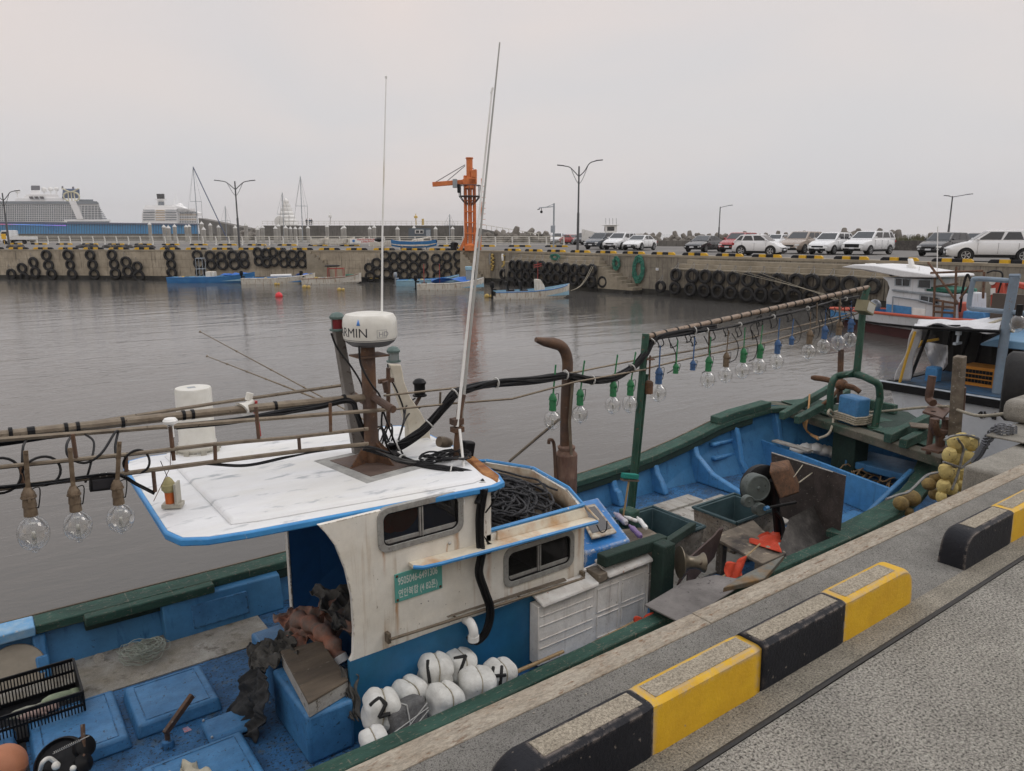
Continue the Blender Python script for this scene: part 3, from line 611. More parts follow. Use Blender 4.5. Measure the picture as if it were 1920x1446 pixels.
# grass on the wall
gm = MB(); g_ = random.Random(3)
for k in range(1500):
    u = g_.uniform(1570, 1835); p = Pd(u, 451, 80-(u-1575)/25+g_.uniform(0, 8)); p.z = 4.6-13*78/FP; h = g_.uniform(.15, .55)*(1.4 if 1690 < u < 1800 else 1); a = g_.uniform(0, 6.28); w_ = .05; dx = Vector((math.cos(a), math.sin(a), 0)); gm.add([p-dx*w_-up*.5, p+dx*w_-up*.5, p+dx*.08*g_.uniform(-2, 2)+up*h], [(0,1,2)])
gr = gm.build('grass', M('scrub_grass', (.07,.08,.035), (.1,.09,.05), .5, 1, .2, .9)); gr['kind'] = 'stuff'
# ================================================================ CRUISE SHIPS, TERMINAL, SAILING BOATS
RT = Vector((D0, -D1, 0)); FW = Vector((D1, D0, 0)); UP = Vector((0,0,1))
m_sw = M('ship_white', (.9,.9,.9), (.84,.84,.84), .5, .02, .2, .5, var=.05)
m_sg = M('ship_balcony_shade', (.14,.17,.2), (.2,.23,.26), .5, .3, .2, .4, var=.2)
m_sb = M('ship_blue', (.03,.08,.2), (.05,.11,.24), .5, .1, .2, .4)
m_tan = M('ship_tan', (.5,.4,.28))
def face(dist):   # returns fn(u,v)->point and scale metres per px
    return (lambda u, v, dd=0: Pd(u, v, dist+dd)), dist/FP
def ubox(mb, fn, u0, u1, v0, v1, d0, d1, m=0, slant0=0, slant1=0):
    lo = [fn(u0, v1, d0), fn(u1, v1, d0), fn(u1, v1, d1), fn(u0, v1, d1)]; hi = [fn(u0+slant0, v0, d0), fn(u1+slant1, v0, d0), fn(u1+slant1, v0, d1), fn(u0+slant0, v0, d1)]
    # keep true verticals: same ground spot for top and bottom when there is no slant
    mb.hexa(lo, hi, m)
f1, k1 = face(820)
s1 = thing('cruise_ship', 'large white cruise ship with balcony decks and a blue funnel emblem at the far left', 'cruise ship', C2W(-520, 820, 0))
mb = MB(); ubox(mb, f1, -160, 199, 379, 442, 0, 46, 0, 0, -14); ubox(mb, f1, 120, 207, 412, 445, -2, 46, 0); mb.build('hull', m_sw, s1)
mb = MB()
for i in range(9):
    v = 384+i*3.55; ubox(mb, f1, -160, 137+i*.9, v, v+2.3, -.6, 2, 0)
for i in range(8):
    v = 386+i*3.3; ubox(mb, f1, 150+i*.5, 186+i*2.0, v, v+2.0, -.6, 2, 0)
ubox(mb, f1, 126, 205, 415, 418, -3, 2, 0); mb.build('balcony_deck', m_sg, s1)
mb = MB()
for i in range(72):
    u = -158+i*4.1
    if u < 138: ubox(mb, f1, u, u+.9, 384, 416, -1.4, 0, 0)
for i in range(6): ubox(mb, f1, 152+i*6.2, 153+i*6.2, 386, 412, -1.4, 0, 0, 0, 0)
mb.build('balcony_divider', m_sw, s1)
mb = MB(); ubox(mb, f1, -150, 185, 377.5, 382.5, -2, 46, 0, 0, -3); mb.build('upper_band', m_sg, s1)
mb = MB(); ubox(mb, f1, 26, 120, 371, 379, 6, 36, 0, 4, 0); ubox(mb, f1, 42, 112, 364, 372, 8, 34, 0, 8, -4); ubox(mb, f1, 148, 175, 374, 380, 6, 36, 1); mb.build('deck_house', [m_sw, m_sg], s1, bev=.4)
mb = MB()
for i, u in enumerate((56, 66, 76)): ubox(mb, f1, u, u+7, 368.5, 373, 4, 8, 0, -2, -2)
mb.build('bridge_window', m_glass, s1)
mb = MB(); ubox(mb, f1, 56, 76, 357, 365, 12, 30, 0, 3, -1); ubox(mb, f1, 58, 75, 348, 357, 14, 28, 1); mb.build('funnel', [m_sw, M('funnel_grey', (.12,.12,.14))], s1, bev=.6)
mb = MB()
for u, v, r in ((33, 359, 2.4), (83, 356, 2.8), (95, 355, 2.6), (106, 355, 2.4)): mb.ball(f1(u, v, 18), r, n=10, k=8); mb.tube([f1(u, v+3, 18), f1(u, 372, 18)], .5, n=5)
mb.build('radar_dome', m_white, s1)
mb = MB(); ubox(mb, f1, 116, 150, 354, 372, 4, 12, 0, 2, -1); ubox(mb, f1, 115.5, 119, 349, 355, 6, 9, 1); ubox(mb, f1, 135, 139, 350, 356, 6, 9, 1)
fun = mb.build('emblem_funnel', [m_sb, M('funnel_grey', (.12,.12,.14))], s1, bev=.5)
mb = MB(); c = f1(134, 369, 2)
mb.tube([c+RT*8.5*math.cos(a)+UP*5.2*math.sin(a) for a in [2*math.pi*i/20 for i in range(21)]], .8, n=6)
for sx in (-1, 1):
    mb.tube(smooth_path([c+RT*sx*8+UP*3, c+RT*sx*3.5+UP*4.5, c+RT*sx*3.5-UP*4.5], 5), .6, n=5); mb.tube([c+RT*sx*9+UP*8.5, c+UP*4.6], .7, n=5)
mb.tube([c+UP*4, c-UP*5], .6, n=5); mb.build('crown_emblem', M('emblem_cream', (.62,.58,.4)), fun)
mb = MB(); mb.hexa([f1(144, 411, -2.5), f1(157, 411, -2.5), f1(157, 411, 3), f1(144, 411, 3)], [f1(129, 377, -2.5), f1(142, 377, -2.5), f1(142, 377, 3), f1(129, 377, 3)]); mb.build('raked_pylon', m_sw, s1)
f2, k2 = face(700)
s2 = thing('cruise_ship', 'smaller white cruise ship seen from its stern, right of the larger liner', 'cruise ship', C2W(-330, 700, 0))
mb = MB()
for i, (ua, ub, v0, v1) in enumerate(((266,333,400,440),(267,332,396,400),(268,331,392,396.5),(270,330,388,392),(272,328,391-6,389))): ubox(mb, f2, ua, ub, v0, v1, i*1.5, 40, 0)
ubox(mb, f2, 276, 324, 389-1, 396, 4, 30, 0); ubox(mb, f2, 333, 372, 396, 440, 8, 60, 0, 0, -2); ubox(mb, f2, 330, 366, 391, 397, 8, 60, 0); mb.build('hull', m_sw, s2)
mb = MB()
for i in range(5):
    v = 393.5+i*4.4; ubox(mb, f2, 268, 290, v, v+1.5, -.7, 1); ubox(mb, f2, 310, 331, v, v+1.5, -.7, 1); ubox(mb, f2, 292, 309, v+.4, v+2.2, -.5, 1, 1)
    for j in range(7): ubox(mb, f2, 337+j*4.6, 339.6+j*4.6, v+4, v+6.2, 7, 9, 1 if i % 2 else 0)
mb.build('balcony_deck', [m_sg, m_tan], s2)
mb = MB(); ubox(mb, f2, 292, 312, 374, 389, 8, 20, 0, 4, -5); ubox(mb, f2, 291, 313, 373, 375, 7, 21, 0); ubox(mb, f2, 296, 308, 378, 388, 7.4, 9, 1, 1, -1); mb.prism([f2(326,384,8),f2(340,388,8),f2(352,393,8),f2(372,399,8),f2(372,404,8),f2(326,404,8)], (0,0,0), FW*9); mb.prism([f2(274,392,5),f2(284,385,5),f2(322,385,5),f2(330,392,5)], (0,0,0), FW*9); mb.build('deck_house', [m_sw, m_sg], s2)
mb = MB()
for u in (297.5, 302, 306): mb.lathe([(1.3,0),(1.5,4.6),(1.1,5)], f2(u, 374, 14), n=10)
mb.build('funnel', m_blk, s2)
mb = MB(); p = f2(331, 389, 20)
for z in range(5): mb.tube([p+UP*z*2.4-RT*(3-z*.4), p+UP*z*2.4+RT*(3-z*.4)], .25, n=4)
mb.tube([p-RT*3, p+UP*13], .25, n=4); mb.tube([p+RT*3, p+UP*13], .25, n=4); mb.build('mast', m_sw, s2)
mb = MB(); mb.ball(f2(338, 387, 20), 3, n=10, k=8); mb.ball(f2(345, 391, 22), 2, n=10, k=8); mb.build('radar_dome', m_sw, s2)
# terminal
f3, k3 = face(400)
tm = thing('ferry_terminal', 'long low blue glazed terminal building in front of the cruise ships', 'terminal', C2W(-200, 400, 3))
m_tb = M('terminal_blue', (.05,.27,.56), (.08,.34,.62), .5, .1, .2, .35, var=.1); m_tbd = M('terminal_frame', (.05,.1,.18))
mb = MB(); mb.hexa([f3(-60, 441, 0), f3(372, 441, 0), f3(372, 441, 20), f3(-60, 441, 20)], [f3(-60, 416, 0), f3(372, 421, 0), f3(372, 421, 20), f3(-60, 416, 20)]); mb.build('glazed_wall', m_tb, tm)
mb = MB(); mb.hexa([f3(-60, 418.5, -1), f3(374, 422, -1), f3(374, 422, 21), f3(-60, 418.5, 21)], [f3(-60, 415, -1), f3(374, 419.5, -1), f3(374, 419.5, 21), f3(-60, 415, 21)]); mb.build('roof', M('terminal_roof', (.1,.13,.2)), tm)
mb = MB()
for i in range(90): u = -58+i*4.8; mb.tube([f3(u, 440, -.2), f3(u, 416.5+i*.05, -.2)], .13, n=4)
mb.build('mullion', m_tbd, tm)
mb = MB(); mb.hexa([f3(0, 421, -1.3), f3(124, 423.5, -1.3), f3(124, 423.5, -1.1), f3(0, 421, -1.1)], [f3(0, 420, -1.3), f3(124, 422.5, -1.3), f3(124, 422.5, -1.1), f3(0, 420, -1.1)])
lm = bpy.data.materials.new('coloured_light_line'); lm.use_nodes = True; nt = lm.node_tree; b_ = nt.nodes['Principled BSDF']; cr_ = nn(nt, 'ShaderNodeValToRGB'); tc_ = nn(nt, 'ShaderNodeTexCoord'); sp_ = nn(nt, 'ShaderNodeSeparateXYZ')
nt.links.new(tc_.outputs['Generated'], sp_.inputs[0]); nt.links.new(sp_.outputs[0], cr_.inputs[0]); el = cr_.color_ramp.elements; el[0].color = (.8,.15,.3,1); el[1].color = (.5,.2,.9,1)
for p_, c_ in ((.3, (.2,.4,1,1)), (.6, (.15,.35,.9,1))): q_ = el.new(p_); q_.color = c_
nt.links.new(cr_.outputs[0], b_.inputs['Base Color']); nt.links.new(cr_.outputs[0], b_.inputs['Emission Color']); b_.inputs['Emission Strength'].default_value = .5
mb.build('light_strip', lm, tm)
# yard clutter behind the railing: low wall of the terminal pier
o, a, b = strip(-60, 480, 250, 250, 438.5, 438.5, 2, 'pier_wall', m_bw, 6); tag(o, 'low brown pier wall along the foot of the blue terminal', 'wall')
# sailing boats: masts rise behind the marina
def sailboat(um, vt, ub_, dist, Lh, label, boom=None, hull_col=m_white, stay=12):
    p = Pd(um, 440, dist); p.z = 0; t = thing('sailing_boat', label, 'sailing boat', p, 'sailing boats in the marina')
    top = Pd(um, vt, dist); base = Pd(ub_, 442, dist)
    mb = MB(); mb.tube([Vector((base.x, base.y, 1.0)), top], [.09, .06], n=8); mb.tube([base.lerp(top, .5)-RT*1.1, base.lerp(top, .5)+RT*1.1], .05, n=4); mb.build('mast', m_galv, t)
    mb = MB(); mb.tube([top, Vector((base.x, base.y, 1.2))+RT*stay], .022 if not boom else .09, n=5); mb.build('forestay' if not boom else 'furled_sail', m_dgrey if not boom else M('sail_cover', (.05,.08,.16)), t)
    mb = MB(); mb.tube([top, Vector((base.x, base.y, 1.2))-RT*stay*.5], .015, n=4); mb.tube([base.lerp(top, .5)-RT*1.1, top], .015, n=4); mb.tube([base.lerp(top, .5)+RT*1.1, top], .015, n=4); mb.tube([base.lerp(top,.5)+RT*1.1, Vector((base.x, base.y, 1.2))+RT*.9], .03, n=4); mb.build('shroud', m_dgrey, t)
    mb = MB(); hull_loft(mb, [(-Lh/2,1.0,1.5,.7,-.2),(0,1.6,1.4,1.2,-.4),(Lh*.3,1.2,1.55,.7,-.3),(Lh/2,.08,1.8,.05,.2)], .08)
    o = mb.build('hull', [hull_col, m_white, m_white], t); o.matrix_parent_inverse = Matrix.Identity(4); o.rotation_euler = (0, 0, CA(6))
    mb = MB(); mb.hexa([Vector((-Lh*.2,-.8,1.4)), Vector((Lh*.2,-.7,1.4)), Vector((Lh*.2,.7,1.4)), Vector((-Lh*.2,.8,1.4))], [Vector((-Lh*.18,-.65,2.3)), Vector((Lh*.08,-.5,2.2)), Vector((Lh*.08,.5,2.2)), Vector((-Lh*.18,.65,2.3))]); o = mb.build('cabin', m_white, t, bev=.1); o.matrix_parent_inverse = Matrix.Identity(4); o.rotation_euler = (0, 0, CA(6))
def hull_loft(mb, st, th=.06, m_out=0, m_in=1, m_rim=2, floor=None, c=lambda x: 0):
    """stations: x, half width at rim, rim height, half width low, low height; open shell with rim and floor"""
    V = []; N = 10
    for x, wt, zt, wb, zb in st:
        zf = zb+.18 if floor is None else min(floor, zt-.05); y0 = c(x); wi = max(wt-th, .01); wf = max(min(wb+(wt-wb)*.75, wi)-.02, .008)
        wm = wb+(wt-wb)*.72; zm = zb+(zt-zb)*.5
        V += [(x, y0-wb, zb), (x, y0-wm, zm), (x, y0-wt, zt), (x, y0-wi, zt), (x, y0-wf, zf), (x, y0+wf, zf), (x, y0+wi, zt), (x, y0+wt, zt), (x, y0+wm, zm), (x, y0+wb, zb)]
    mi = [m_out, m_out, m_rim, m_in, m_in, m_in, m_rim, m_out, m_out, m_out]
    for i in range(len(st)-1):
        for j in range(N):
            a, b_ = i*N+j, i*N+(j+1) % N
            mb.f.append(tuple(q+len(mb.v) for q in (a, b_, b_+N, a+N))); mb.m.append(mi[j])
    o = len(mb.v)
    for e_ in (0, len(st)-1):
        mb.f.append(tuple(o+e_*N+j for j in (0, 1, 8, 9))); mb.m.append(m_out); mb.f.append(tuple(o+e_*N+j for j in (1, 2, 3, 4, 5, 6, 7, 8))); mb.m.append(m_out)
    mb.v += V; return mb
sailboat(362, 313, 372, 150, 12, 'sailing boat with the tallest mast and a dark furled sail sloping right', boom=True, stay=6.6)
sailboat(422, 386, 424, 180, 9, 'sailing boat whose thin mast shows just left of the curved lamp', stay=1)
sailboat(529, 361, 532, 140, 9, 'sailing boat with a short mast in front of the white shell building', stay=-1.4)
sailboat(563, 330, 567, 140, 10, 'sailing boat with a tall mast right of the white shell building', stay=-2.6)
sailboat(843, 402, 843, 150, 8, 'sailing boat with a thin mast just left of the orange crane', stay=1)

# ================================================================ ORANGE CRANE
pb = Pd(882, 466, 71.6); pb.z = 3.0
cr_t = thing('harbour_crane', 'orange steel quay crane with short jib and ladder in the wall corner', 'crane', pb)
m_or = M('crane_orange', (.66,.19,.05), (.52,.14,.04), .55, 1.5, .15, .5, c3=(.15,.06,.03), amt3=.68, s3=6, var=.15)
sc_ = 71.6/FP
def cp(u, v, dd=0): return Pd(u, v, 71.6+dd)
mb = MB(); mb.lathe([(.55,0),(.55,.5),(.2,.7),(.2,5.6),(.42,5.7),(.42,6.0),(.3,6.1),(.3,8.35),(.36,8.4),(.36,8.5)], pb, n=16); mb.build('column', m_or, cr_t)
mb = MB()
for s_ in (-1, 1):
    mb.bar(pb+RT*s_*.42+UP*.1, pb+RT*s_*.42+UP*6.9, .2, .26); mb.bar(pb+RT*s_*.95+UP*.05, pb+RT*s_*.42+UP*1.2, .1, .3)
for z in (1.6, 2.6, 3.6, 4.6, 5.8, 6.6): mb.bar(pb-RT*.5+UP*z-FW*.38, pb+RT*.5+UP*z-FW*.38, .12, .12)
mb.build('side_frame', m_or, cr_t, bev=.02)
mb = MB(); mb.bar(cp(811, 346), cp(868, 341.5), .3, .42); mb.bar(cp(868, 341.5), cp(893, 341), .9, .5); mb.build('jib', m_or, cr_t, bev=.03)
mb = MB(); mb.tube([cp(816, 342), cp(872, 309)], .035, n=5); mb.tube([cp(838, 340), cp(872, 311)], .035, n=5); mb.tube([cp(876, 305), cp(889, 318)], .03, n=5); mb.build('stay_cable', m_dgrey, cr_t)
mb = MB(); mb.prism([cp(884, 333), cp(894, 334), cp(894, 318), cp(883, 320)], -FW*.5, FW*.5); mb.prism([cp(880, 347), cp(894, 345), cp(894, 333), cp(880, 333)], -FW*.45, FW*.45); mb.build('machine_house', m_or, cr_t, bev=.04)
mb = MB(); mb.prism([cp(850, 353), cp(858, 353), cp(858, 337), cp(850, 337)], -FW*.9, -FW*.3); mb.build('control_box', M('box_grey', (.3,.33,.35)), cr_t, bev=.02)
mb = MB(); mb.prism([cp(858, 362), cp(863, 362), cp(863, 346), cp(858, 346)], -FW*.5, FW*.1); mb.build('hoist', m_blk, cr_t, bev=.05)
mb = MB()
z = 5.0; c0 = pb+UP*z
ring = [c0+RT*1.0*math.cos(a)+FW*.9*math.sin(a) for a in [2*math.pi*i/12 for i in range(13)]]
mb.tube(ring, .05, n=5); mb.tube([p+UP*1.0 for p in ring], .035, n=5)
for p in ring[:-1]: mb.tube([p, p+UP*1.0], .03, n=4); mb.tube([p, pb+UP*4.2+(p-c0)*.35], .035, n=4)
mb.lathe([(.36,0),(1.02,.01),(1.02,.06),(.36,.07)], c0, n=12); mb.build('platform', m_dgrey, cr_t)
mb = MB()
for s_ in (0, 1): mb.tube([pb+RT*(1.0+.0*s_)-FW*(.1+.4*s_)+UP*.3, pb+RT*1.12-FW*(.1+.4*s_)+UP*6.6], .04, n=5)
for i in range(20): z = .5+i*.31; x = 1.0+.12*(z/6.6); mb.tube([pb+RT*x-FW*.1+UP*z, pb+RT*x-FW*.5+UP*z], .025, n=4); 
for i in range(8): z = 2.4+i*.5; x = 1.0+.12*(z/6.6); mb.tube([pb+RT*x-FW*.5+UP*z, pb+RT*(x+.4)-FW*.3+UP*z, pb+RT*x-FW*.1+UP*z], .02, n=4)
mb.build('ladder', m_or, cr_t)
# banner, black bin, small cabin behind the railing
bt = thing('banner', 'white horizontal banner with blue and red lettering on the railing left of the long antenna', 'banner', Pd(686, 452, 95))
a = Pd(656, 457, 95); b = Pd(718, 456, 95); c = Pd(718, 447, 95); d = Pd(656, 448, 95)
mb = MB(); mb.prism([a, b, c, d], (0,0,0), -FW*.02); mb.build('cloth', m_white, bt)
mb = MB(); g_ = random.Random(5)
for r_ in range(2):
    for k in range(15 if r_ == 0 else 8):
        u = (669+k*3 if r_ == 0 else 677+k*3); v = 449.5+r_*4; p = Pd(u, v, 94.96)
        for _ in range(3): x, z = g_.uniform(0, .1), g_.uniform(-.09, .07); mb.box(x, x+.13, -.01, 0, z, z+.035, mat=Matrix.Translation(p)@Matrix.Rotation(CA(0), 4, 'Z'))
        mb.box(.05, .085, -.011, 0, -.1, .1, mat=Matrix.Translation(p)@Matrix.Rotation(CA(0), 4, 'Z'))
mb.build('red_lettering', M('banner_red', (.55,.06,.05)), bt)
mb = MB(); mb.lathe([(.17,0),(.17,.012)], Pd(663, 452, 94.95), -FW, n=12); mb.build('blue_disc', M('banner_blue', (.05,.2,.5)), bt)
pb2 = Pd(852, 467, 72.5); pb2.z = 3; mb = MB(); mb.box(-.28, .28, -.28, .28, 0, .72, mat=Matrix.Translation(pb2)); mb.lathe([(.31,.72),(.31,.76),(.1,.8)], pb2, n=12)
tag(mb.build('rubbish_bin', m_blk, bev=.04), 'small black bin beside the foot of the orange crane', 'bin')
kt = thing('site_cabin', 'dark grey cabin with a window behind the railing, left of the crane', 'cabin', Pd(785, 446, 118))
fk, _ = face(118)
mb = MB(); ubox(mb, fk, 766, 808, 428, 448, 0, 4, 0); mb.build('wall', M('cabin_grey', (.1,.12,.14)), kt); mb = MB(); ubox(mb, fk, 778, 794, 431, 438, -.08, 0, 0); mb.build('window_frame', m_white, kt)
mb = MB(); ubox(mb, fk, 779.5, 786, 432, 437, -.12, -.08, 0); ubox(mb, fk, 787.5, 793, 432, 437, -.12, -.08, 0); mb.build('pane', m_glass, kt); mb = MB(); ubox(mb, fk, 799, 807, 431, 446, -.08, 0, 0); mb.build('door', m_galv, kt)

# ================================================================ VEHICLES
def car(kind, pm, label, u, vb, head, name='parked_car', dist=None, cat='car', vis=True, scale=1.0):
    """kind: sedan, suv, hatch, bigsuv; built facing +X at the origin, then placed"""
    P = dict(sedan=(4.65,1.82,1.43,.70,.98,.28,(1.05,.18,-.95,-1.75)), suv=(4.5,1.86,1.66,.86,1.1,.32,(1.1,.35,-1.55,-2.0)), bigsuv=(4.95,1.96,1.76,.95,1.2,.34,(1.2,.42,-1.95,-2.3)), hatch=(3.65,1.62,1.5,.78,1.03,.28,(.98,.28,-1.25,-1.7)))[kind]
    L, W, H, zh, zb, z0, (xw, xf, xr, xb) = P; h = W/2; hl = L/2; wb = L*.295
    p = Pz(u, vb, 3.02) if dist is None else Pd(u, vb, dist); p.z = 3.02
    t = thing(name, label, cat, (0,0,0), 'cars parked on the harbour road'); WM[t.name] = Matrix.Identity(4)
    trunk = kind == 'sedan'; zr = zb+.02 if trunk else H*.75
    top = [(-hl, .62), (-hl+.06, zb-.12 if trunk else zb-.1), (-hl+.25, zb-.01), (xb, zb+.0), (-.9, zb), (0, zb-.01), (xw-.1, zb-.01), (xw+.35, zh+.1*(zb-zh)+.12), (hl-.35, zh), (hl-.1, zh-.1), (hl, zh-.26)]
    mb = MB(); N = 9; V = []; wf = lambda x: h*(1-.10*max(0, abs(x)/hl-.62)/.38-.06*max(0, abs(x)/hl-.9)/.1)
    for x, z in top:
        w_ = wf(x); zl = z0-.06 if abs(x) < hl*.85 else z0; xx = x
        ring = [(xx, 0, zl), (xx, w_*.86, zl), (xx, w_*.97, zl+.12), (xx, w_, zl+.34 if z > .7 else zl+.2), (xx, w_*.985, z-.09), (xx, w_*.93, z-.015), (xx, w_*.6, z+.01), (xx, 0, z+.02)]
        ring = ring + [(a, -b_, c_) for a, b_, c_ in reversed(ring[1:-1])]; V += ring; N = len(ring)
    F = [(i*N+j, i*N+(j+1) % N, (i+1)*N+(j+1) % N, (i+1)*N+j) for i in range(len(top)-1) for j in range(N)]+[tuple(range(N)), tuple(range(len(V)-1, len(V)-1-N, -1))]
    mb.add(V, F)
    # cabin shell
    ht = h*.76; hb = h*.93
    lo = [Vector((xb, -hb, zb-.03)), Vector((xw, -hb*.97, zb-.03)), Vector((xw, hb*.97, zb-.03)), Vector((xb, hb, zb-.03))]
    hi = [Vector((xr, -ht, H-.03)), Vector((xf, -ht, H-.02)), Vector((xf, ht, H-.02)), Vector((xr, ht, H-.03))]
    mb.hexa(lo, hi); mb.hexa([hi[0], hi[1], hi[2], hi[3]], [Vector((xr+.2, -ht*.7, H)), Vector((xf-.15, -ht*.7, H+.02)), Vector((xf-.15, ht*.7, H+.02)), Vector((xr+.2, ht*.7, H))])
    body = mb.build('body', pm, t, bev=.035, sm=40, seg=2)
    Q = lambda A, a, b_: (A[0]*(1-a)+A[1]*a)*(1-b_)+(A[3]*(1-a)+A[2]*a)*b_
    def pane(A, a0, a1, b0, b1, off, mbx, b1b=None):
        pts = [Q(A, a0, b0), Q(A, a1, b0), Q(A, a1-(.03 if b1b is None else 0), b1), Q(A, a0+(.02), b1 if b1b is None else b1b)]; nrm = (pts[1]-pts[0]).cross(pts[3]-pts[0]).normalized()
        if nrm.dot(off) < 0: nrm = -nrm
        mbx.prism(pts, nrm*.002, nrm*.012)
    gw = MB(); 
    for s_, A in ((-1, [lo[0], lo[1], hi[1], hi[0]]), (1, [lo[3], lo[2], hi[2], hi[3]])):
        off = Vector((0, s_, 0))
        for a0, a1 in (((.04,.2),(.235,.56),(.59,.95)) if not trunk else ((.1,.5),(.53,.93))): pane(A, a0, a1, .17, .88, off, gw)
    pane([lo[1], lo[2], hi[2], hi[1]], .05, .95, .12, .93, Vector((1,0,0)), gw); pane([lo[0], lo[3], hi[3], hi[0]], .08, .92, .25, .9, Vector((-1,0,0)), gw)
    gw.build('window', m_glass, t)
    bk = MB()   # dark sills, bumpers, wheel arches, seams
    for s_ in (-1, 1):
        bk.box(-wb*.7, wb*.7, s_*h*.93, s_*h*1.0, z0-.1, z0+.06)
        for xx in (wb, -wb): bk.lathe([(.4, -.06), (.4, -.015), (.38, .004)], (xx, s_*(wf(xx)-.0), .36), (0, s_, 0), n=20)
        for xx in (xw*.75, -.12, -1.05): bk.box(xx-.006, xx+.006, s_*(h*.985), s_*(h*1.003), z0+.1, zb-.1)
    bk.box(hl-.16, hl+.015, -h*.72, h*.72, z0-.05, z0+.14); bk.box(-hl-.015, -hl+.16, -h*.75, h*.75, z0-.04, z0+.16)
    bk.build('lower_trim', m_blk, t, bev=.02)
    gr = MB(); big = kind in ('bigsuv',); gr.box(hl-.12, hl+.012, -h*(.58 if big else .5), h*(.58 if big else .5), z0+.2, zh-(.14 if big else .2)); gr.build('grille', m_blk, t, bev=.02)
    hd = MB()
    for s_ in (-1, 1): hd.box(hl-.2, hl-.015, s_*h*.56, s_*h*.88, zh-.27, zh-.14); hd.box(hl-.12, hl+.005, s_*h*.62, s_*h*.8, z0+.12, z0+.22)
    hd.build('headlight', M('lamp_lens', (.6,.62,.62), rough=.15, spec=.8), t, bev=.02)
    tl = MB()
    for s_ in (-1, 1): tl.box(-hl-.005, -hl+.2, s_*h*.62, s_*h*.91, zb-.3, zb-.12)
    tl.build('tail_light', M('tail_red', (.3,.01,.01), rough=.2), t, bev=.02)
    pl = MB(); pl.box(hl+.012, hl+.03, -.2, .2, z0+.1, z0+.22); pl.build('number_plate', M('plate_white', (.6,.62,.65)), t)
    mi = MB()
    for s_ in (-1, 1): mi.box(xw-.32, xw-.18, s_*(h*.95), s_*(h*1.14), zb+.03, zb+.15)
    mi.build('mirror', pm, t, bev=.03)
    for xx in (wb, -wb):
        for s_ in (-1, 1):
            w_ = MB(); y = s_*(wf(xx)-.105); w_.lathe([(.2,-.12),(.3,-.125),(.34,-.09),(.345,.09),(.3,.125),(.2,.12)], (xx, y, .345), (0, s_, 0), n=24); wo = w_.build('wheel', m_tyre, t)
            r_ = MB(); r_.lathe([(.215,.11),(.22,.128),(.195,.12),(.18,.08),(.05,.09),(.04,.11),(.0,.112)], (xx, y, .345), (0, s_, 0), n=20)
            for k in range(5):
                a = 2*math.pi*k/5; c_ = Vector((xx, y+s_*.115, .345)); e_ = Vector((math.cos(a), 0, math.sin(a))); r_.bar(c_+e_*.03, c_+e_*.2, .05, .02, up=(0,s_,0))
            r_.build('rim', [M('alloy', (.42,.43,.44), rough=.35, metal=.6)], wo)
    t.location = p; t.rotation_euler = (0, 0, CA(head)); t.scale = (scale,)*3
    return t
cw = M('car_white', (.68,.69,.7), rough=.25, var=0, coat=.6); ck = M('car_black', (.012,.013,.016), rough=.22, var=0, coat=.6); cg = M('car_grey_blue', (.055,.065,.08), rough=.28, var=0, coat=.5)
cb = M('car_beige', (.3,.245,.2), rough=.3, var=0, coat=.5); cr_m = M('car_red', (.3,.02,.02), rough=.28, var=0, coat=.5); cbl = M('car_blue', (.05,.09,.2), rough=.3, var=0)
car('suv', cg, 'dark grey sport utility car at the left end of the parked row', 1128, 467, -128)
car('suv', cw, 'white sport utility car with black grille, second from the left of the parked row', 1164, 468, -128)
car('sedan', cw, 'low white sedan by the sea wall, third from the left of the parked row', 1199, 469, -125)
car('sedan', ck, 'black sedan parked right of the gap with the single arm lamp', 1320, 472, -132, scale=.98)
car('suv', cr_m, 'red sport utility car partly hidden by the white hatchback', 1386, 473, -134)
car('hatch', cw, 'small white hatchback facing right, parked along the quay edge', 1423, 479, -38)
car('hatch', cw, 'small white car far behind the white hatchback', 1456, 470, -130, dist=78)
car('suv', cb, 'beige sport utility car left of the white compact sport utility car', 1503, 475, -138, scale=1.05)
car('suv', cw, 'white compact sport utility car between the beige one and the biggest white one', 1558, 476.5, -140)
car('bigsuv', cw, 'biggest white sport utility car with a tall black grille', 1627, 477, -143)
car('suv', ck, 'black sport utility car behind the near white one at the right', 1769, 480, -146)
car('suv', ck, 'dark car whose roof shows between the black car and the near white one', 1832, 476, -146, dist=60, scale=.97)
car('suv', cw, 'near white sport utility car seen from its side at the right edge', 1858, 489.5, 156, dist=43.5, scale=1.06)
car('sedan', cr_m, 'small red car far behind, left of the tall lamp', 1073, 456, -60, dist=112)
car('sedan', cbl, 'small dark blue car far behind, beside the red one', 1058, 455, -140, dist=118)
car('suv', cw, 'white off road car far behind, right of the camera pole', 1045, 455, -100, dist=116)
car('suv', ck, 'dark car far behind, between the tall lamp and the parked row', 1096, 457, -120, dist=108)
# small truck on the left
pt_ = Pz(38, 453.5, 3.0); pt_ = Pd(36, 452, 118); pt_.z = 3.0
tr = thing('small_truck', 'small white flatbed truck at the far left behind the quay road', 'truck', (0,0,0)); WM[tr.name] = Matrix.Identity(4)
mb = MB(); mb.prism([(2.4,0,.4),(2.45,0,1.15),(2.05,0,1.95),(.9,0,2.0),(.85,0,.4)], (0,-.85,0), (0,.85,0)); mb.build('cab', cw, tr, bev=.06)
mb = MB(); mb.prism([(2.46,0,1.2),(2.12,0,1.85),(2.1,0,1.85),(2.44,0,1.2)], (0,-.75,0), (0,.75,0))
for s_ in (-1, 1): mb.prism([(2.2,0,1.2),(1.95,0,1.8),(1.1,0,1.8),(1.1,0,1.2)], (0,s_*.85,0), (0,s_*.865,0))
mb.build('window', m_glass, tr)
mb = MB(); mb.box(-2.4, .8, -.85, .85, .62, .72); 
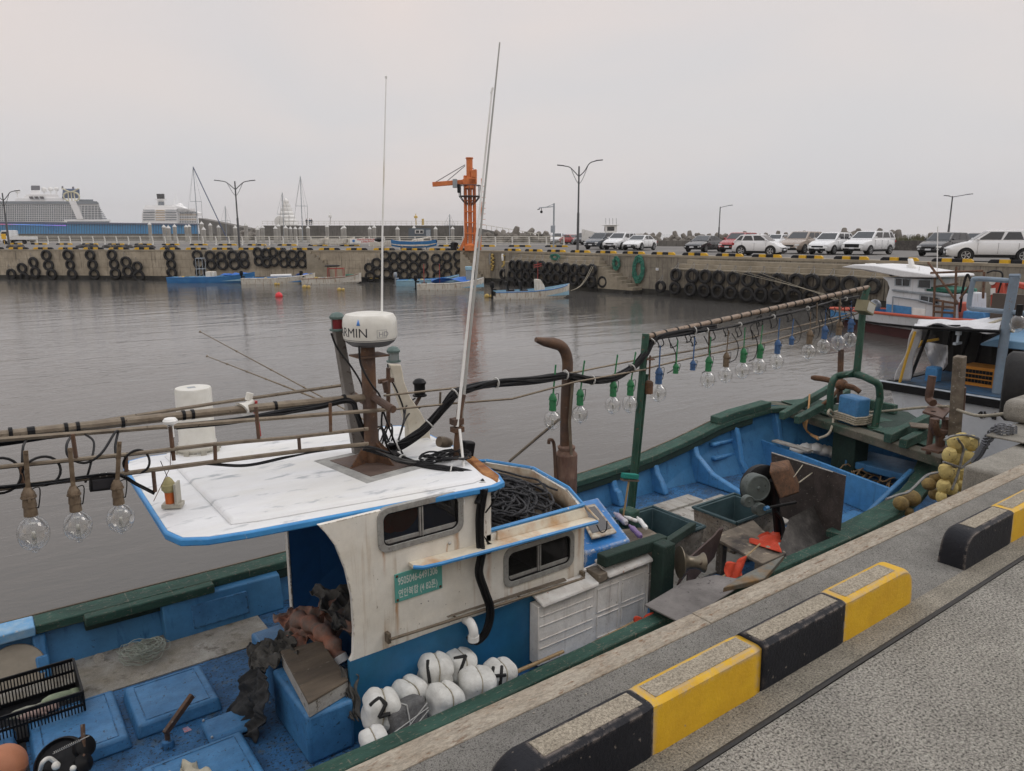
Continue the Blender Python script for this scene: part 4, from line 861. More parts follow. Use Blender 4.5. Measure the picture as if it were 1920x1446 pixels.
for s_ in (-1, 1): mb.box(-2.4, .8, s_*.82, s_*.86, .72, 1.08)
mb.box(-2.42, -2.38, -.85, .85, .72, 1.08); mb.build('flatbed', cw, tr); mb = MB(); mb.box(-2.3, 2.2, -.4, .4, .4, .6); mb.build('chassis', m_blk, tr)
mb = MB()
for z in (1.3, 1.6, 1.9): mb.box(.74, .8, -.8, .8, z, z+.05)
for y in (-.8, 0, .8): mb.box(.74, .8, y-.03, y+.03, .7, 1.95)
mb.build('rack', cw, tr)
for xx in (1.7, -1.5):
    for s_ in (-1, 1): mb = MB(); mb.lathe([(.1,.1),(.3,.11),(.33,.07),(.33,-.07),(.3,-.1)], (xx, s_*.75, .33), (0,s_,0), n=16); mb.build('wheel', m_tyre, tr)
tr.location = pt_; tr.rotation_euler = (0,0,CA(172)); tr.scale = (1.05,)*3
yb = Pd(7, 446, 110); mb = MB(); mb.box(-.28, .28, -.1, .1, 0, .75, mat=Matrix.Translation(yb-UP*.2)); mb.tube([Vector((yb.x, yb.y, 3)), yb], .04, n=5); tag(mb.build('warning_sign', M('sign_orange', (.7,.4,.02)), bev=.03), 'orange warning board at the far left edge beside the lamp', 'sign')
# net heaps on the far quay
for i, (u, v, dd) in enumerate(((20, 459, 84), (35, 460, 83), (153, 458, 86), (172, 458.5, 86), (205, 458, 86), (232, 459, 85), (262, 459, 85), (283, 459.5, 84), (318, 459, 83))):
    p = Pd(u, v, dd); p.z = 3.0; mb = MB(); g_ = random.Random(i)
    for k in range(7): mb.ball(p+RT*g_.uniform(-.6, .6)+FW*g_.uniform(-.3, .3)+UP*g_.uniform(.05, .2), g_.uniform(.2, .38), g_.uniform(.2, .35), g_.uniform(.15, .28), n=8, k=6, wob=.12, sd=k)
    tag(mb.build('net_heap', M('net_heap_grey', (.1,.095,.09), (.05,.05,.055), .5, 5, .1, .95, bump=.8, bs=20, var=.4)), f'dark heap of nets on the far quay road, {ORD[i]} from the left', 'nets', 'heaps of nets on the far quay')
# covered trailer-mounted boat and floodlit cabin behind the parked cars
wbp = Pd(1150, 447, 86); wbp.z = 3; wt = thing('beached_boat', 'white cabin boat standing ashore behind the three left cars', 'boat', wbp)
mb = MB(); hull_loft(mb, [(-3.2,.9,1.6,.6,.3),(0,1.1,1.55,.8,.2),(2.0,.9,1.7,.5,.3),(3.6,.05,2.1,.03,.9)], .06); o = mb.build('hull', [m_white]*3, wt); o.matrix_parent_inverse = Matrix.Identity(4); o.rotation_euler = (0,0,CA(180))
mb = MB(); mb.box(-.3, 1.0, -.6, .6, 1.5, 2.5); mb.box(-.5, 1.3, -.8, .8, 2.5, 2.58); o = mb.build('cabin', m_white, wt, bev=.08); o.matrix_parent_inverse = Matrix.Identity(4); o.rotation_euler = (0,0,CA(180))
mb = MB(); mb.box(-.31, 1.01, -.5, .5, 1.9, 2.35); mb.box(.0, .8, -.62, .62, 1.9, 2.35); o = mb.build('window', m_glass, wt); o.matrix_parent_inverse = Matrix.Identity(4); o.rotation_euler = (0,0,CA(180))
mb = MB()
for x in (-.3, .1, .5, .9): mb.tube([(x, .1*x, 2.5), (x+.03, .1*x, 3.3)], .02, n=4)
o = mb.build('aerial', m_blk, wt); o.matrix_parent_inverse = Matrix.Identity(4); o.rotation_euler = (0,0,CA(180))
# ================================================================ SKIFFS IN THE HARBOUR
m_bluep = M('boat_blue_paint', (.05,.2,.44), (.07,.25,.5), .5, 2.2, .2, .5, bump=.2, bs=30, c3=(.02,.06,.1), amt3=.68, s3=26, w3=.03, streak=(.04,.13,.25), stamt=.66, var=.22, edge=(.03,.08,.13), er=.03, ea=.55)
m_skw = M('skiff_white', (.7,.68,.62), (.58,.55,.48), .55, 1.5, .15, .6, streak=(.35,.25,.16), stamt=.62, var=.15)
m_skb = M('skiff_blue', (.03,.16,.42), (.05,.22,.48), .5, 1, .2, .5, var=.15)
m_skl = M('skiff_light_blue', (.32,.5,.6), (.22,.4,.52), .5, 1.5, .2, .6, var=.15)
m_tarpb = M('blue_tarpaulin', (.02,.12,.5), (.03,.17,.55), .5, 3, .2, .5, bump=.6, bs=12, var=.2)
m_red = M('orange_cloth', (.6,.06,.02), (.48,.05,.02), .5, 9, .2, .7, bump=.4, bs=30)
def outboard(t, x, y, z, col=None):
    mb = MB(); mb.lathe([(.02,.62),(.13,.6),(.17,.45),(.15,.22),(.1,.15)], (x, y, z), n=10); mb.box(x-.06, x+.06, y-.06, y+.06, z-.6, z+.2); mb.box(x-.2, x+.06, y-.02, y+.02, z-.55, z-.5); mb.box(x+.02, x+.3, y-.1, y+.1, z+.0, z+.12)
    o = mb.build('outboard_motor', col or m_blk, t, bev=.02); o.matrix_parent_inverse = Matrix.Identity(4); return o
def skiff(u, v, L, W, head, cols, label, extras):
    p = Pz(u, v, 0.0); t = thing('skiff', label, 'skiff', (0,0,0), 'small open skiffs moored along the far quay'); WM[t.name] = Matrix.Identity(4); h = W/2
    mb = MB(); hull_loft(mb, [(-L/2,h*.85,.55,h*.7,-.1),(-L/2+.4,h*.9,.55,h*.75,-.15),(0,h,.6,h*.8,-.18),(L*.22,h*.93,.7,h*.6,-.15),(L*.37,h*.66,.84,h*.3,-.08),(L*.46,h*.3,.96,h*.08,.1),(L/2,.06,1.02,.02,.4)], .07, 0, 1, 2, .18); mb.build('hull', [cols[0], cols[1], cols[2]], t)
    mb = MB()
    for s_ in (-1, 1): mb.tube([(-L/2, s_*(h*.86), .5), (-L/2+.4, s_*(h*.91), .5), (0, s_*(h*1.01), .55), (L*.22, s_*h*.94, .65), (L*.37, s_*h*.67, .79), (L*.46, s_*h*.31, .91)], .035, n=5)
    mb.build('rubbing_strake', cols[2], t)
    mb = MB(); mb.box(-L/2+.9, -L/2+1.15, -h*.8, h*.8, .4, .45); mb.box(-.1, .2, -h*.85, h*.85, .42, .47); mb.build('thwart', cols[1], t)
    extras(t, L, h); t.location = p; t.rotation_euler = (0, 0, CA(head)); return t
def clutter(t, x0, x1, h, n, seed, z=.3):
    g_ = random.Random(seed); mb = MB()
    for k in range(n):
        x, y = g_.uniform(x0, x1), g_.uniform(-h*.6, h*.6); s = g_.uniform(.1, .24); c = g_.randint(0, 4)
        if c < 2: mb.box(x-s, x+s, y-s, y+s, z, z+s*1.3, c)
        else: mb.ball((x, y, z+s*.7), s*1.1, s, s*.8, n=8, k=5, m=c, wob=.1, sd=k)
    mb.build('deck_gear', [m_blk, m_bluep, m_fl, m_ropeg, m_net], t)
def ex_blue(t, L, h):
    outboard(t, -L/2-.1, 0, .6); clutter(t, -L*.4, -L*.1, h, 8, 1)
    mb = MB(); mb.box(-.5, .3, -.4, .4, .3, 1.05); mb.build('console', m_skw, t, bev=.05); mb = MB()
    for x in (-1.3, -.7):
        for s_ in (-1, 1): mb.tube([(x, s_*.4, .3), (x, s_*.4, 2.3)], .03, n=5)
    for z in (1.3, 2.3): mb.tube([(-1.3,-.4,z),(-.7,-.4,z),(-.7,.4,z),(-1.3,.4,z),(-1.3,-.4,z)], .03, n=5)
    mb.build('pipe_frame', m_galv, t); mb = MB(); mb.grid(lambda a, b: Vector((.9+a*2.4, (b-.5)*h*1.5*(1-a*.4), .72+.16*math.sin(a*9)*math.sin(b*7)+.1*a)), 14, 8); mb.build('tarpaulin', m_tarpb, t, solid=.02)
def ex_w1(t, L, h):
    outboard(t, -L/2-.1, 0, .6); clutter(t, -L*.38, L*.2, h, 14, 2); mb = MB(); mb.tube([(-.8,.3,.7),(1.1,.2,.75)], .14, n=8); mb.build('rolled_mat', m_white, t)
    mb = MB(); mb.grid(lambda a, b: Vector((1.6+a*1.5, (b-.5)*h*1.3*(1-a*.3), .85+.1*math.sin(a*8)*math.cos(b*6))), 10, 8); mb.build('tarpaulin', m_tarpb, t, solid=.02)
def ex_w2(t, L, h):
    outboard(t, -L/2-.1, 0, .6); clutter(t, -L*.3, L*.3, h, 16, 3); mb = MB()
    for x in (-.3, .4, 1.1):
        for s_ in (-1, 1): mb.tube([(x, s_*.5, .3), (x, s_*.5, 1.5)], .03, n=5)
    mb.tube([(-.3,-.5,1.4),(1.1,-.5,1.4),(1.1,.5,1.4),(-.3,.5,1.4),(-.3,-.5,1.4)], .03, n=5); mb.build('crab_pot_frame', M('red_pipe', (.35,.05,.04)), t); mb = MB(); mb.ball((.1,0,1.65), .8, .4, .1, n=10, k=6, wob=.1); mb.build('dark_cover', m_blk, t)
    mb = MB(); mb.box(1.3, 2.0, -.45, .45, .5, .85); mb.build('green_box', m_net, t)
def ex_l(t, L, h):
    outboard(t, -L/2-.1, 0, .6, m_galv); clutter(t, -L*.35, L*.35, h, 10, 4)
def ex_b5(t, L, h):
    outboard(t, -L/2-.1, 0, .6); clutter(t, -L*.4, -L*.1, h, 6, 5)
    mb = MB(); mb.grid(lambda a, b: Vector((-1.6+a*3.2, (b-.5)*h*1.5, .75+.22*math.sin(a*5+b)*math.cos(b*5)+.1*a)), 16, 8); mb.build('tarpaulin', m_tarpb, t, solid=.02)
    mb = MB(); mb.box(1.3, 1.75, -.3, .3, .4, 1.6, 0); mb.box(1.25, 1.8, -.34, .34, 1.6, 1.9, 1); mb.build('console', [M('console_grey', (.25,.3,.34)), m_skl], t, bev=.04)
    mb = MB(); mb.tube([(2.2,-.3,.4),(1.95,-.3,2.0),(1.95,.3,2.0),(2.2,.3,.4)], .03, n=5); mb.box(1.9, 2.2, -.25, .25, .5, 1.5); mb.build('seat_frame', m_blk, t)
    mb = MB()
    for x in (-2.2, -.9): mb.tube([(x,-.4,.4),(x,-.4,2.1),(x,.4,2.1),(x,.4,.4)], .025, n=5)
    mb.build('gantry', M('red_pipe', (.35,.05,.04)), t)
def ex_b6(t, L, h):
    outboard(t, -L/2-.1, 0, .6); clutter(t, L*.1, L*.3, h, 4, 6)
    mb = MB(); mb.prism([(.3,0,.3),(.95,0,.3),(.85,0,.9),(.55,0,1.35),(.25,0,1.35)], (0,-.36,0), (0,.36,0)); mb.prism([(.86,0,.95),(.6,0,1.32),(.62,0,1.34),(.9,0,.97)], (0,-.3,0), (0,.3,0), 1); mb.build('console', [m_skw, m_glass], t, bev=.03)
    mb = MB()
    for x in (-1.6, -.6): mb.box(x-.25, x+.25, -.3, .3, .3, .65); mb.prism([(x-.25,0,.6),(x-.15,0,.6),(x-.28,0,1.25),(x-.38,0,1.25)], (0,-.3,0), (0,.3,0))
    mb.build('seat', m_blk, t, bev=.05)
    mb = MB(); mb.tube([(.5,.2,1.3),(.5,.2,2.6)], .02, n=5); mb.tube([(.2,.2,2.2),(.8,.25,2.3)], .03, n=5); mb.tube([(.2,.25,2.35),(.8,.3,2.45)], .03, n=5); mb.build('aerial', M('red_pipe', (.35,.05,.04)), t)
skiff(399, 530, 8.0, 1.9, 3, (m_skb, m_skl, m_skb), 'blue open skiff with a pipe frame and blue cover, leftmost of the moored skiffs', ex_blue)
skiff(524, 532, 6.6, 1.8, 6, (m_skw, m_skb, m_skw), 'white skiff with a rolled mat, second from the left, touching the blue skiff', ex_w1)
skiff(623, 532, 5.4, 1.7, 6, (m_skw, m_skw, M('brown_strake', (.2,.1,.06))), 'cream skiff with brown trim and a frame of crab pots, third from the left', ex_w2)
skiff(803, 536, 5.6, 1.6, 5, (m_skl, m_skb, m_skl), 'light blue skiff half hidden behind the cream skiff with the blue tarpaulin', ex_l)
skiff(845, 543, 5.6, 1.7, 6, (m_skw, m_skl, m_skw), 'cream skiff with a bright blue tarpaulin and tall console below the crane', ex_b5)
skiff(997, 559, 5.7, 1.7, 14, (m_skw, m_skl, m_skb), 'blue and white skiff with two black seats and a small windscreen, rightmost of the skiffs', ex_b6)
# dark raft of tyres near the stairs
p = Pz(694, 528, 0); mb = MB(); mb.box(-1.0, 1.0, -.4, .4, -.1, .45, 0, mat=Matrix.Translation(p)); mb.box(-.9, .9, -.45, -.4, .3, .38, 1, mat=Matrix.Translation(p)@Matrix.Rotation(CA(0), 4, 'Z')); tag(mb.build('float_box', [m_blk, m_fl], bev=.05), 'dark floating box with a yellow edge below the tyres left of the light blue skiff', 'float')
# boats on the quay
bq = Pz(777, 468, 3.0); bt_ = thing('beached_boat', 'blue wooden rowing boat standing on the far quay beside the crane', 'boat', bq)
mb = MB(); hull_loft(mb, [(-2.3,.45,1.0,.3,.35),(-1.4,.7,.85,.45,.2),(0,.8,.8,.5,.15),(1.4,.7,.85,.45,.2),(2.3,.3,1.0,.15,.4)], .05); o = mb.build('hull', [m_skb, m_skw, M('brown_strake', (.2,.1,.06))], bt_); o.matrix_parent_inverse = Matrix.Identity(4); o.rotation_euler = (0,0,CA(-3))
mb = MB()
for x in (-1.4, 1.2): mb.box(x-.08, x+.08, -.6, .6, 0, .22)
mb.tube([(-.2,-.2,.9),(1.7,0,1.25)], .07, n=6); mb.box(.2,.9,-.35,.35,.7,1.05); o = mb.build('cradle', m_skw, bt_); o.matrix_parent_inverse = Matrix.Identity(4); o.rotation_euler = (0,0,CA(-3))
bq = Pz(716, 467, 3.0); bt_ = thing('beached_boat', 'small white dinghy standing on the far quay left of the blue rowing boat', 'boat', bq)
mb = MB(); hull_loft(mb, [(-1.2,.55,.75,.4,.2),(0,.65,.7,.45,.12),(1.2,.1,.95,.05,.4)], .05); o = mb.build('hull', [m_skw]*3, bt_); o.matrix_parent_inverse = Matrix.Identity(4); o.rotation_euler = (0,0,CA(3))
mb = MB(); mb.ball((-.3,0,.95), .5, .35, .22, n=8, k=6, wob=.15); o = mb.build('dark_gear', m_blk, bt_); o.matrix_parent_inverse = Matrix.Identity(4)
for i, (u, v, w_) in enumerate(((600, 455, 1.6), (637, 455, 2.6), (668, 455, 1.6))):
    p = Pd(u, v, 96); p.z = 3; mb = MB(); hull_loft(mb, [(-w_*.7,.5,.9,.35,.2),(0,.7,.9,.5,.15),(w_*.7,.12,1.15,.06,.4)], .05); o = mb.build('stored_boat', [m_skw]*3); o.location = p; o.rotation_euler = (0,0,CA(10*i)); tag(o, f'small pale boat stored by the railing left of the banner, {ORD[i]} from the left', 'boat')
# buoys
for (u, v, r, m_, lb) in ((523, 555, .27, M('buoy_red', (.65,.03,.04), rough=.4), 'round red buoy floating alone in front of the skiffs'), (571, 538.5, .2, m_fl, 'small yellow float drifting below the cream skiffs'), (636, 543.5, .18, m_fl, 'small yellow float drifting right of the red buoy'), (281, 520.5, .22, m_fl, 'small yellow float at the foot of the far wall'), (421, 527, .25, m_fl, 'small yellow float beside the blue skiff'), (913, 556, .2, m_fl, 'yellow floats drifting at the stern of the rightmost skiff'), (517, 533, .15, m_fl, 'tiny yellow float between the blue skiff and the red buoy')):
    p = Pz(u, v, .08); mb = MB(); mb.ball(p, r, n=14, k=10)
    if u != 523: mb.ball(p+RT*r*1.8, r*.8, n=10, k=8)
    else: mb.tube([p+UP*r*.9, p+UP*r*1.2], .03, n=6)
    tag(mb.build('buoy', m_), lb, 'buoy')
# mooring lines of the skiffs
mb = MB(); a = Pz(1070, 545, .9)
for k in range(2): b = A2(dA1-.3-.2*k, 1.3, 2.15); mb.tube([a.lerp(b, i/8)-UP*.5*math.sin(math.pi*i/8) for i in range(9)], .014, n=4)
tag(mb.build('mooring_line', m_rope), 'pale mooring lines from the rightmost skiff up to the tyre platform', 'rope')

# ================================================================ WHITE FISHING BOAT (middle distance, right)
g0 = Vector((14.9, 37.2)); gd = Vector((.46, -.888)).normalized(); gn = Vector((gd.y, -gd.x)); gn = gn if gn.y < 0 else -gn   # gn towards the camera
def NB(u, v, off=0.0):      # point on the vertical plane of the near side (off = inboard distance)
    k = (u-960)/FP; bb = (723-v)/FP; g = g0-gn*off; kk = k/(CT+bb*ST)
    d = (g.x-kk*g.y)/(kk*gd.y-gd.x); q = g+gd*d; dep = q.y; w_ = _ray(u, v); z = EYE+w_[2]/(CT+bb*ST)*dep; return C2W(q.x, q.y, z)
nv = C2W(gn.x, gn.y, 0); W2B = 3.0
wb_t = thing('fishing_boat', 'white fishing boat with blue stripe and orange gunwale moored below the parked cars', 'fishing boat', NB(1680, 600, 1.5)); 
m_fw = M('fishing_boat_white', (.6,.62,.65), (.5,.52,.54), .55, .8, .2, .5, streak=(.36,.34,.3), stamt=.66, var=.08)
m_fo = M('orange_gunwale', (.55,.11,.06), (.45,.1,.06), .5, 2, .2, .6, var=.15); m_anti = M('antifouling', (.075,.018,.018), (.05,.015,.015), .5, 1, .2, .7, var=.2)
sheer = [(1557,578),(1600,582),(1650,587),(1700,592),(1750,597),(1800,600),(1860,603),(1960,607)]; mid_ = [(1575,592),(1600,600),(1650,607),(1700,612),(1750,617),(1800,621),(1860,627),(1960,634)]
rows = []
def zs(p, z): return Vector((p.x, p.y, z))
for i, ((u, v), (u2, v2)) in enumerate(zip(sheer, mid_)):
    ins = [1.45, .75, .25, .05, 0, 0, 0, 0][i]; s_ = NB(u, v, ins); m_ = NB(u2, v2, ins+.12 if i else 1.45); 
    wl = zs(m_-nv*(.2), .42); bt = zs(m_-nv*.3, -.3); far_ = 3.0-2*ins+.1; rows.append((s_, m_, wl, bt, s_-nv*far_ if i else s_-nv*.12, bt-nv*(far_-.8) if i else bt-nv*.12, zs(s_, s_.z-.5)-nv*.12))
mb = MB(); V = []
for r in rows: V += [r[3], r[2], r[1], r[0], zs(r[0]-nv*.1, r[0].z), r[6], zs(r[4]+nv*.1, r[6].z), zs(r[4]+nv*.1, r[4].z), r[4], r[5]]
F = []; mi = [2, 0, 0, 1, 3, 3, 3, 1, 0, 2]
for i in range(len(rows)-1):
    for j in range(10): mb.f.append((i*10+j, i*10+(j+1) % 10, (i+1)*10+(j+1) % 10, (i+1)*10+j)); mb.m.append(mi[j])
mb.v = V; mb.build('hull', [m_fw, m_fo, m_anti, m_bluep], wb_t, sm=30)
mb = MB(); mb.tube([r[0] for r in rows], .07, n=6); mb.tube([r[4] for r in rows], .07, n=6); mb.build('gunwale', m_fo, wb_t); mb = MB(); mb.tube([r[1]+nv*.02 for r in rows], .05, n=6); mb.build('rubbing_strake', m_blk, wb_t)
def ext(uv, off, th, mb, m=0): mb.prism([NB(u, v, off) for u, v in uv], (0,0,0), -nv*th, m)
mb = MB(); ext([(1661,588),(1662,560),(1668,540),(1664,528),(1655,520),(1735,524),(1733,546),(1790,553),(1790,600)], .35, 2.2, mb); mb.build('wheelhouse', m_fw, wb_t)
mb = MB(); ext([(1661,586),(1662,570),(1709,576),(1709,590)], .345, .02, mb); mb.build('blue_stripe', m_bluep, wb_t)
mb = MB(); ext([(1577,501),(1625,507),(1690,520),(1753,521),(1752,516),(1700,508),(1640,498),(1600,496)], .05, 2.8, mb); mb.build('roof', M('roof_white', (.68,.69,.7), rough=.4), wb_t, bev=.04)
mb = MB(); ext([(1618,507),(1621,494),(1630,494),(1633,510)], .9, .5, mb); ext([(1628,496),(1655,496),(1660,502),(1650,502),(1644,498),(1636,498),(1630,502)], .9, 1.2, mb); ext([(1655,511),(1655,500),(1686,502),(1682,513)], .8, 1.2, mb); ext([(1708,516),(1703,500),(1699,500),(1698,497),(1703,496),(1701,485),(1707,485),(1711,498),(1716,500),(1722,518)], 1.3, .2, mb); mb.build('roof_fitting', m_white, wb_t, bev=.03)
mb = MB(); mb.lathe([(.12,0),(.12,.2)], NB(1676,513,.6), nv, n=10); mb.build('black_horn', m_blk, wb_t)
mb = MB()
for q in ([(1677,536),(1677,521),(1708,523),(1706,538)], [(1720,540),(1721,524),(1746,524),(1745,542)], [(1722,567),(1724,553),(1762,559),(1760,574)]): ext(q, .33, .02, mb, 0); ext([(sum(a for a, b in q)/4+(a-sum(a for a, b in q)/4)*.84, sum(b for a, b in q)/4+(b-sum(b for a, b in q)/4)*.8) for a, b in q], .315, .02, mb, 1)
mb.build('window', [m_galv, m_glass], wb_t)
mb = MB()
for q in ([(1692,523.5),(1692,536.5)], [(1742,556),(1741,571)]): mb.tube([NB(*q[0], .3), NB(*q[1], .3)], .03, n=4)
mb.tube([NB(1673,586,.25), NB(1674,556,.25), NB(1722,563,.25), NB(1760,572,.25)], .035, n=5); mb.tube([NB(1673,544,.3), NB(1716,549,.3), NB(1790,556,.3)], .05, n=5); mb.build('handrail', m_galv, wb_t)
mb = MB(); ext([(1710,592),(1711,577),(1735,580),(1734,596)], .32, .04, mb); mb.build('side_door', m_white, wb_t, bev=.01)
mb = MB(); ext([(1718,541),(1745,538),(1790,543),(1790,550),(1718,545)], .5, 1.6, mb); mb.build('deck_net', m_net, wb_t, bev=.05)
m_rst = M('rust_brown', (.11,.065,.045), (.18,.1,.06), .52, 5, .15, .8, metal=.15, bump=.4, bs=40, c3=(.05,.035,.03), amt3=.6, s3=14)
mb = MB()
for pts in ([(1753,516),(1750,598)], [(1793,500),(1789,603)], [(1740,492),(1797,570)], [(1745,512),(1843,508)], [(1752,538),(1796,532)], [(1755,563),(1795,570)], [(1752,574),(1790,577)], [(1752,585),(1790,587)], [(1768,563),(1766,598)], [(1830,520),(1800,560)], [(1845,510),(1843,560)]): mb.tube([NB(*q, .2) for q in pts], .05, n=5)
mb.build('steel_gantry', m_rst, wb_t)
mb = MB(); ext([(1765,600),(1765,580),(1785,582),(1785,602)], .2, 1.5, mb, 0); ext([(1775,560),(1802,568),(1797,602),(1778,592)], .6, .5, mb, 1); ext([(1803,600),(1805,583),(1845,585),(1850,602)], .4, 1.4, mb, 0); ext([(1855,602),(1860,588),(1905,590),(1905,604)], .4, 1.4, mb, 1); mb.build('deck_gear', [m_bluep, m_fo], wb_t, bev=.06)
mb = MB(); mb.tube(smooth_path([NB(1800,585,.4), NB(1806,540,.4), NB(1814,515,.5), NB(1822,530,.4)], 6), .05, n=5); mb.tube(smooth_path([NB(1850,512,.3), NB(1865,508,.4), NB(1880,516,.3), NB(1870,560,.3), NB(1880,590,.3)], 6), .035, n=5); mb.build('hose', m_blk, wb_t)
# net drum crane in orange-red
mb = MB(); ext([(1856,572),(1858,526),(1868,526),(1882,530),(1886,585),(1860,588)], .7, .5, mb); ext([(1856,526),(1862,522),(1925,533),(1925,545),(1880,532)], .8, .4, mb); mb.build('deck_crane', M('hoist_red', (.5,.08,.045), (.38,.06,.04), .5, 2, .2, .5), wb_t, bev=.05)
mb = MB(); mb.lathe([(.12,0),(.12,.03)], NB(1861,529,.66), nv, n=10); ext([(1857,553),(1857,541),(1866,540),(1866,551)], .66, .02, mb); mb.build('white_plate', m_white, wb_t)
mb = MB()
a = NB(1712,516,1.0)
for u in (1757, 1723): mb.tube([NB(u,516,.8), NB(u+1.5 if u == 1757 else u+1, 425 if u == 1757 else 500, .8)], .022, n=5)
mb.build('aerial', m_white, wb_t)
mb = MB(); 
for k in range(3): mb.tube(smooth_path([NB(1575,575,1.2), NB(1560-k*6,560-k*4,1.0), A2(dB1-9-k, 1.3, 2.1)], 8), .012, n=4)
mb.build('bow_line', m_rope, wb_t)
mb = MB(); 
for (u, v, r) in ((1628,577,.25), (1640,573,.3), (1633,583,.2)): mb.ball(NB(u, v, 1.3), r, n=8, k=6)
mb.build('foredeck_gear', m_galv, wb_t)
# ================================================================ BOAT AHEAD WITH THE CANOPY (its stern faces us, plane X = 16)
SB = 16.0
def Q3(u, v, ds=0.0): return Ps(u, v, SB+ds)
at = thing('fishing_boat', 'white fishing boat with black rail and torn tarpaulin canopy ahead of the blue boat', 'fishing boat', (SB, 6.5, 0))
m_hw = M('chalky_white_hull', (.7,.73,.77), (.58,.61,.65), .5, 1.5, .2, .6, streak=(.36,.35,.33), stamt=.68, var=.08)
a = Q3(1662, 716); b = Q3(1925, 765); a.z = b.z = (a.z+b.z)/2+.0
tl, tr_ = a.y, b.y-.6; zg = a.z
mb = MB(); mb.hexa([Vector((SB+.35, tl-.5, -.3)), Vector((SB+.35, tr_+.4, -.3)), Vector((SB+11, tr_+.6, -.3)), Vector((SB+11, tl-.8, -.3))], [Vector((SB, tl-.08, zg-.12)), Vector((SB, tr_, zg-.12)), Vector((SB+11, tr_, zg-.0)), Vector((SB+11, tl-.08, zg-.0))]); mb.build('hull', m_hw, at, bev=.05)
mb = MB(); mb.box(SB-.12, SB+.14, tr_-.05, tl+.1, zg-.12, zg+.04, 0); mb.box(SB+.14, SB+11, tl-.12, tl+.08, zg-.1, zg+.06, 0); mb.box(SB-.14, SB-.05, tr_, tl+.12, zg+.042, zg+.075, 1); mb.build('rubbing_rail', [m_blk, m_galv], at, bev=.02)
mb = MB(); mb.box(SB+.15, SB+9, tr_+.05, tl-.15, zg-.06, zg+.05); mb.build('deck', M('worn_deck_blue', (.03,.1,.2), (.04,.05,.06), .5, 2, .2, .8), at)
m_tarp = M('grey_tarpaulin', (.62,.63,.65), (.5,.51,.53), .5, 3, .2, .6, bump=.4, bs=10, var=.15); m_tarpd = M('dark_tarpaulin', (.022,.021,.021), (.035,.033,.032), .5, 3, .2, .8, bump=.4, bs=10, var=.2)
# canopy: top sheet, slanting side, dark inner back curtain with seams
mb = MB()
top = [Q3(1712,613,.3), Q3(1745,607,.3), Q3(1830,612,.3), Q3(1876,604,2.5), Q3(1850,612,2.8)]
mb.grid(lambda s, t: (Q3(1713+160*s, 614+8*s-4*math.sin(s*3.14)+3*math.sin(s*17), .2)).lerp(Q3(1722+155*s, 611-3*s, 2.6)+UP*.12, t)+UP*.05*math.sin(t*9+s*5), 22, 8); mb.build('canopy_top', m_tarp, at, solid=.015)
mb = MB(); mb.grid(lambda s, t: Q3(1676+38*t, 716-102*t, .2).lerp(Q3(1704+26*t, 716-104*t, .45 if t < .9 else .3), s)+Vector((0,.03*math.sin(t*9+s*4),.0)), 8, 14); mb.build('canopy_side', m_tarp, at, solid=.012)
mb = MB(); mb.tube([Q3(1687,718,.16), Q3(1700,670,.16), Q3(1716,622,.16)], .03, n=5); mb.tube([Q3(1727,642,.9), Q3(1760,636,.9)], .03, n=5); mb.tube([Q3(1722,650,.5), Q3(1729,640,.9)], .03, n=5); mb.build('yellow_hem', M('yellow_hem', (.5,.3,.04)), at)
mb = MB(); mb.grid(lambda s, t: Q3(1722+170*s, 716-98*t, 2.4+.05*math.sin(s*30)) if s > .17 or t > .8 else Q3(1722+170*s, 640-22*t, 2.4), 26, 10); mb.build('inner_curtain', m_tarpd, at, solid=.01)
mb = MB(); mb.grid(lambda s, t: Q3(1732+45*s+0*t, 640+(8+60*math.sin(s*2.3))*t*(1-.35*s)+8*s, 1.2+.15*math.sin(s*9+t*4)), 12, 10); mb.build('torn_flap', m_tarp, at, solid=.01)
mb = MB()
for u0, v0, u1, v1, ds in ((1704,716,1745,612,.7), (1745,612,1800,612,.8), (1783,620,1765,708,2.3), (1818,622,1790,712,2.3), (1845,622,1820,715,2.3), (1713,614,1875,622,.2)): mb = MB(); mb.tube([Q3(u0, v0, ds), Q3(u1, v1, ds)], .035, n=6); mb.build('canopy_frame', m_blk, at)
mb = MB(); mb.lathe([(.06,0),(.06,.1)], Q3(1797,628,.3), n=8); mb.box(-.14,.14,-.03,.03,-.2,-.15, mat=Matrix.Translation(Q3(1797,628,.3))); mb.box(-.02,.02,-.02,.02,-.18,.05, mat=Matrix.Translation(Q3(1797,628,.3))); mb.build('hanging_bracket', m_galv, at)
mb = MB(); p = Q3(1749,712,.9); mb.box(-.13,.13,-.13,.13,-.1,.26, mat=Matrix.Translation((p.x, p.y, zg+.1))); mb.build('blue_bollard', m_bluep, at, bev=.04)
mb = MB(); mb.prism([Vector((SB+1.0, Q3(u,v,1).y, zg+.05+dz)) for u, v, dz in ((1800,700,0),(1866,700,0),(1866,700,.4),(1800,700,.4))], (0,0,0), (.6,0,0)); cro = mb.build('lattice_panel', M('crate_orange', (.5,.2,.02), (.42,.17,.02), .5, 4, .2, .5))
tag(cro, 'orange plastic fish crate on the deck of the canopied boat', 'crate'); cro.name = 'fish_crate'
mb = MB()
for k in range(9):
    for j in range(3): y0 = Q3(1804,700,1).y+(Q3(1862,700,1).y-Q3(1804,700,1).y)*(k+.5)/9; mb.box(SB+.985, SB+.999, y0-.028, y0+.028, zg+.12+j*.1, zg+.19+j*.1)
mb.build('crate_hole', m_blk, cro)
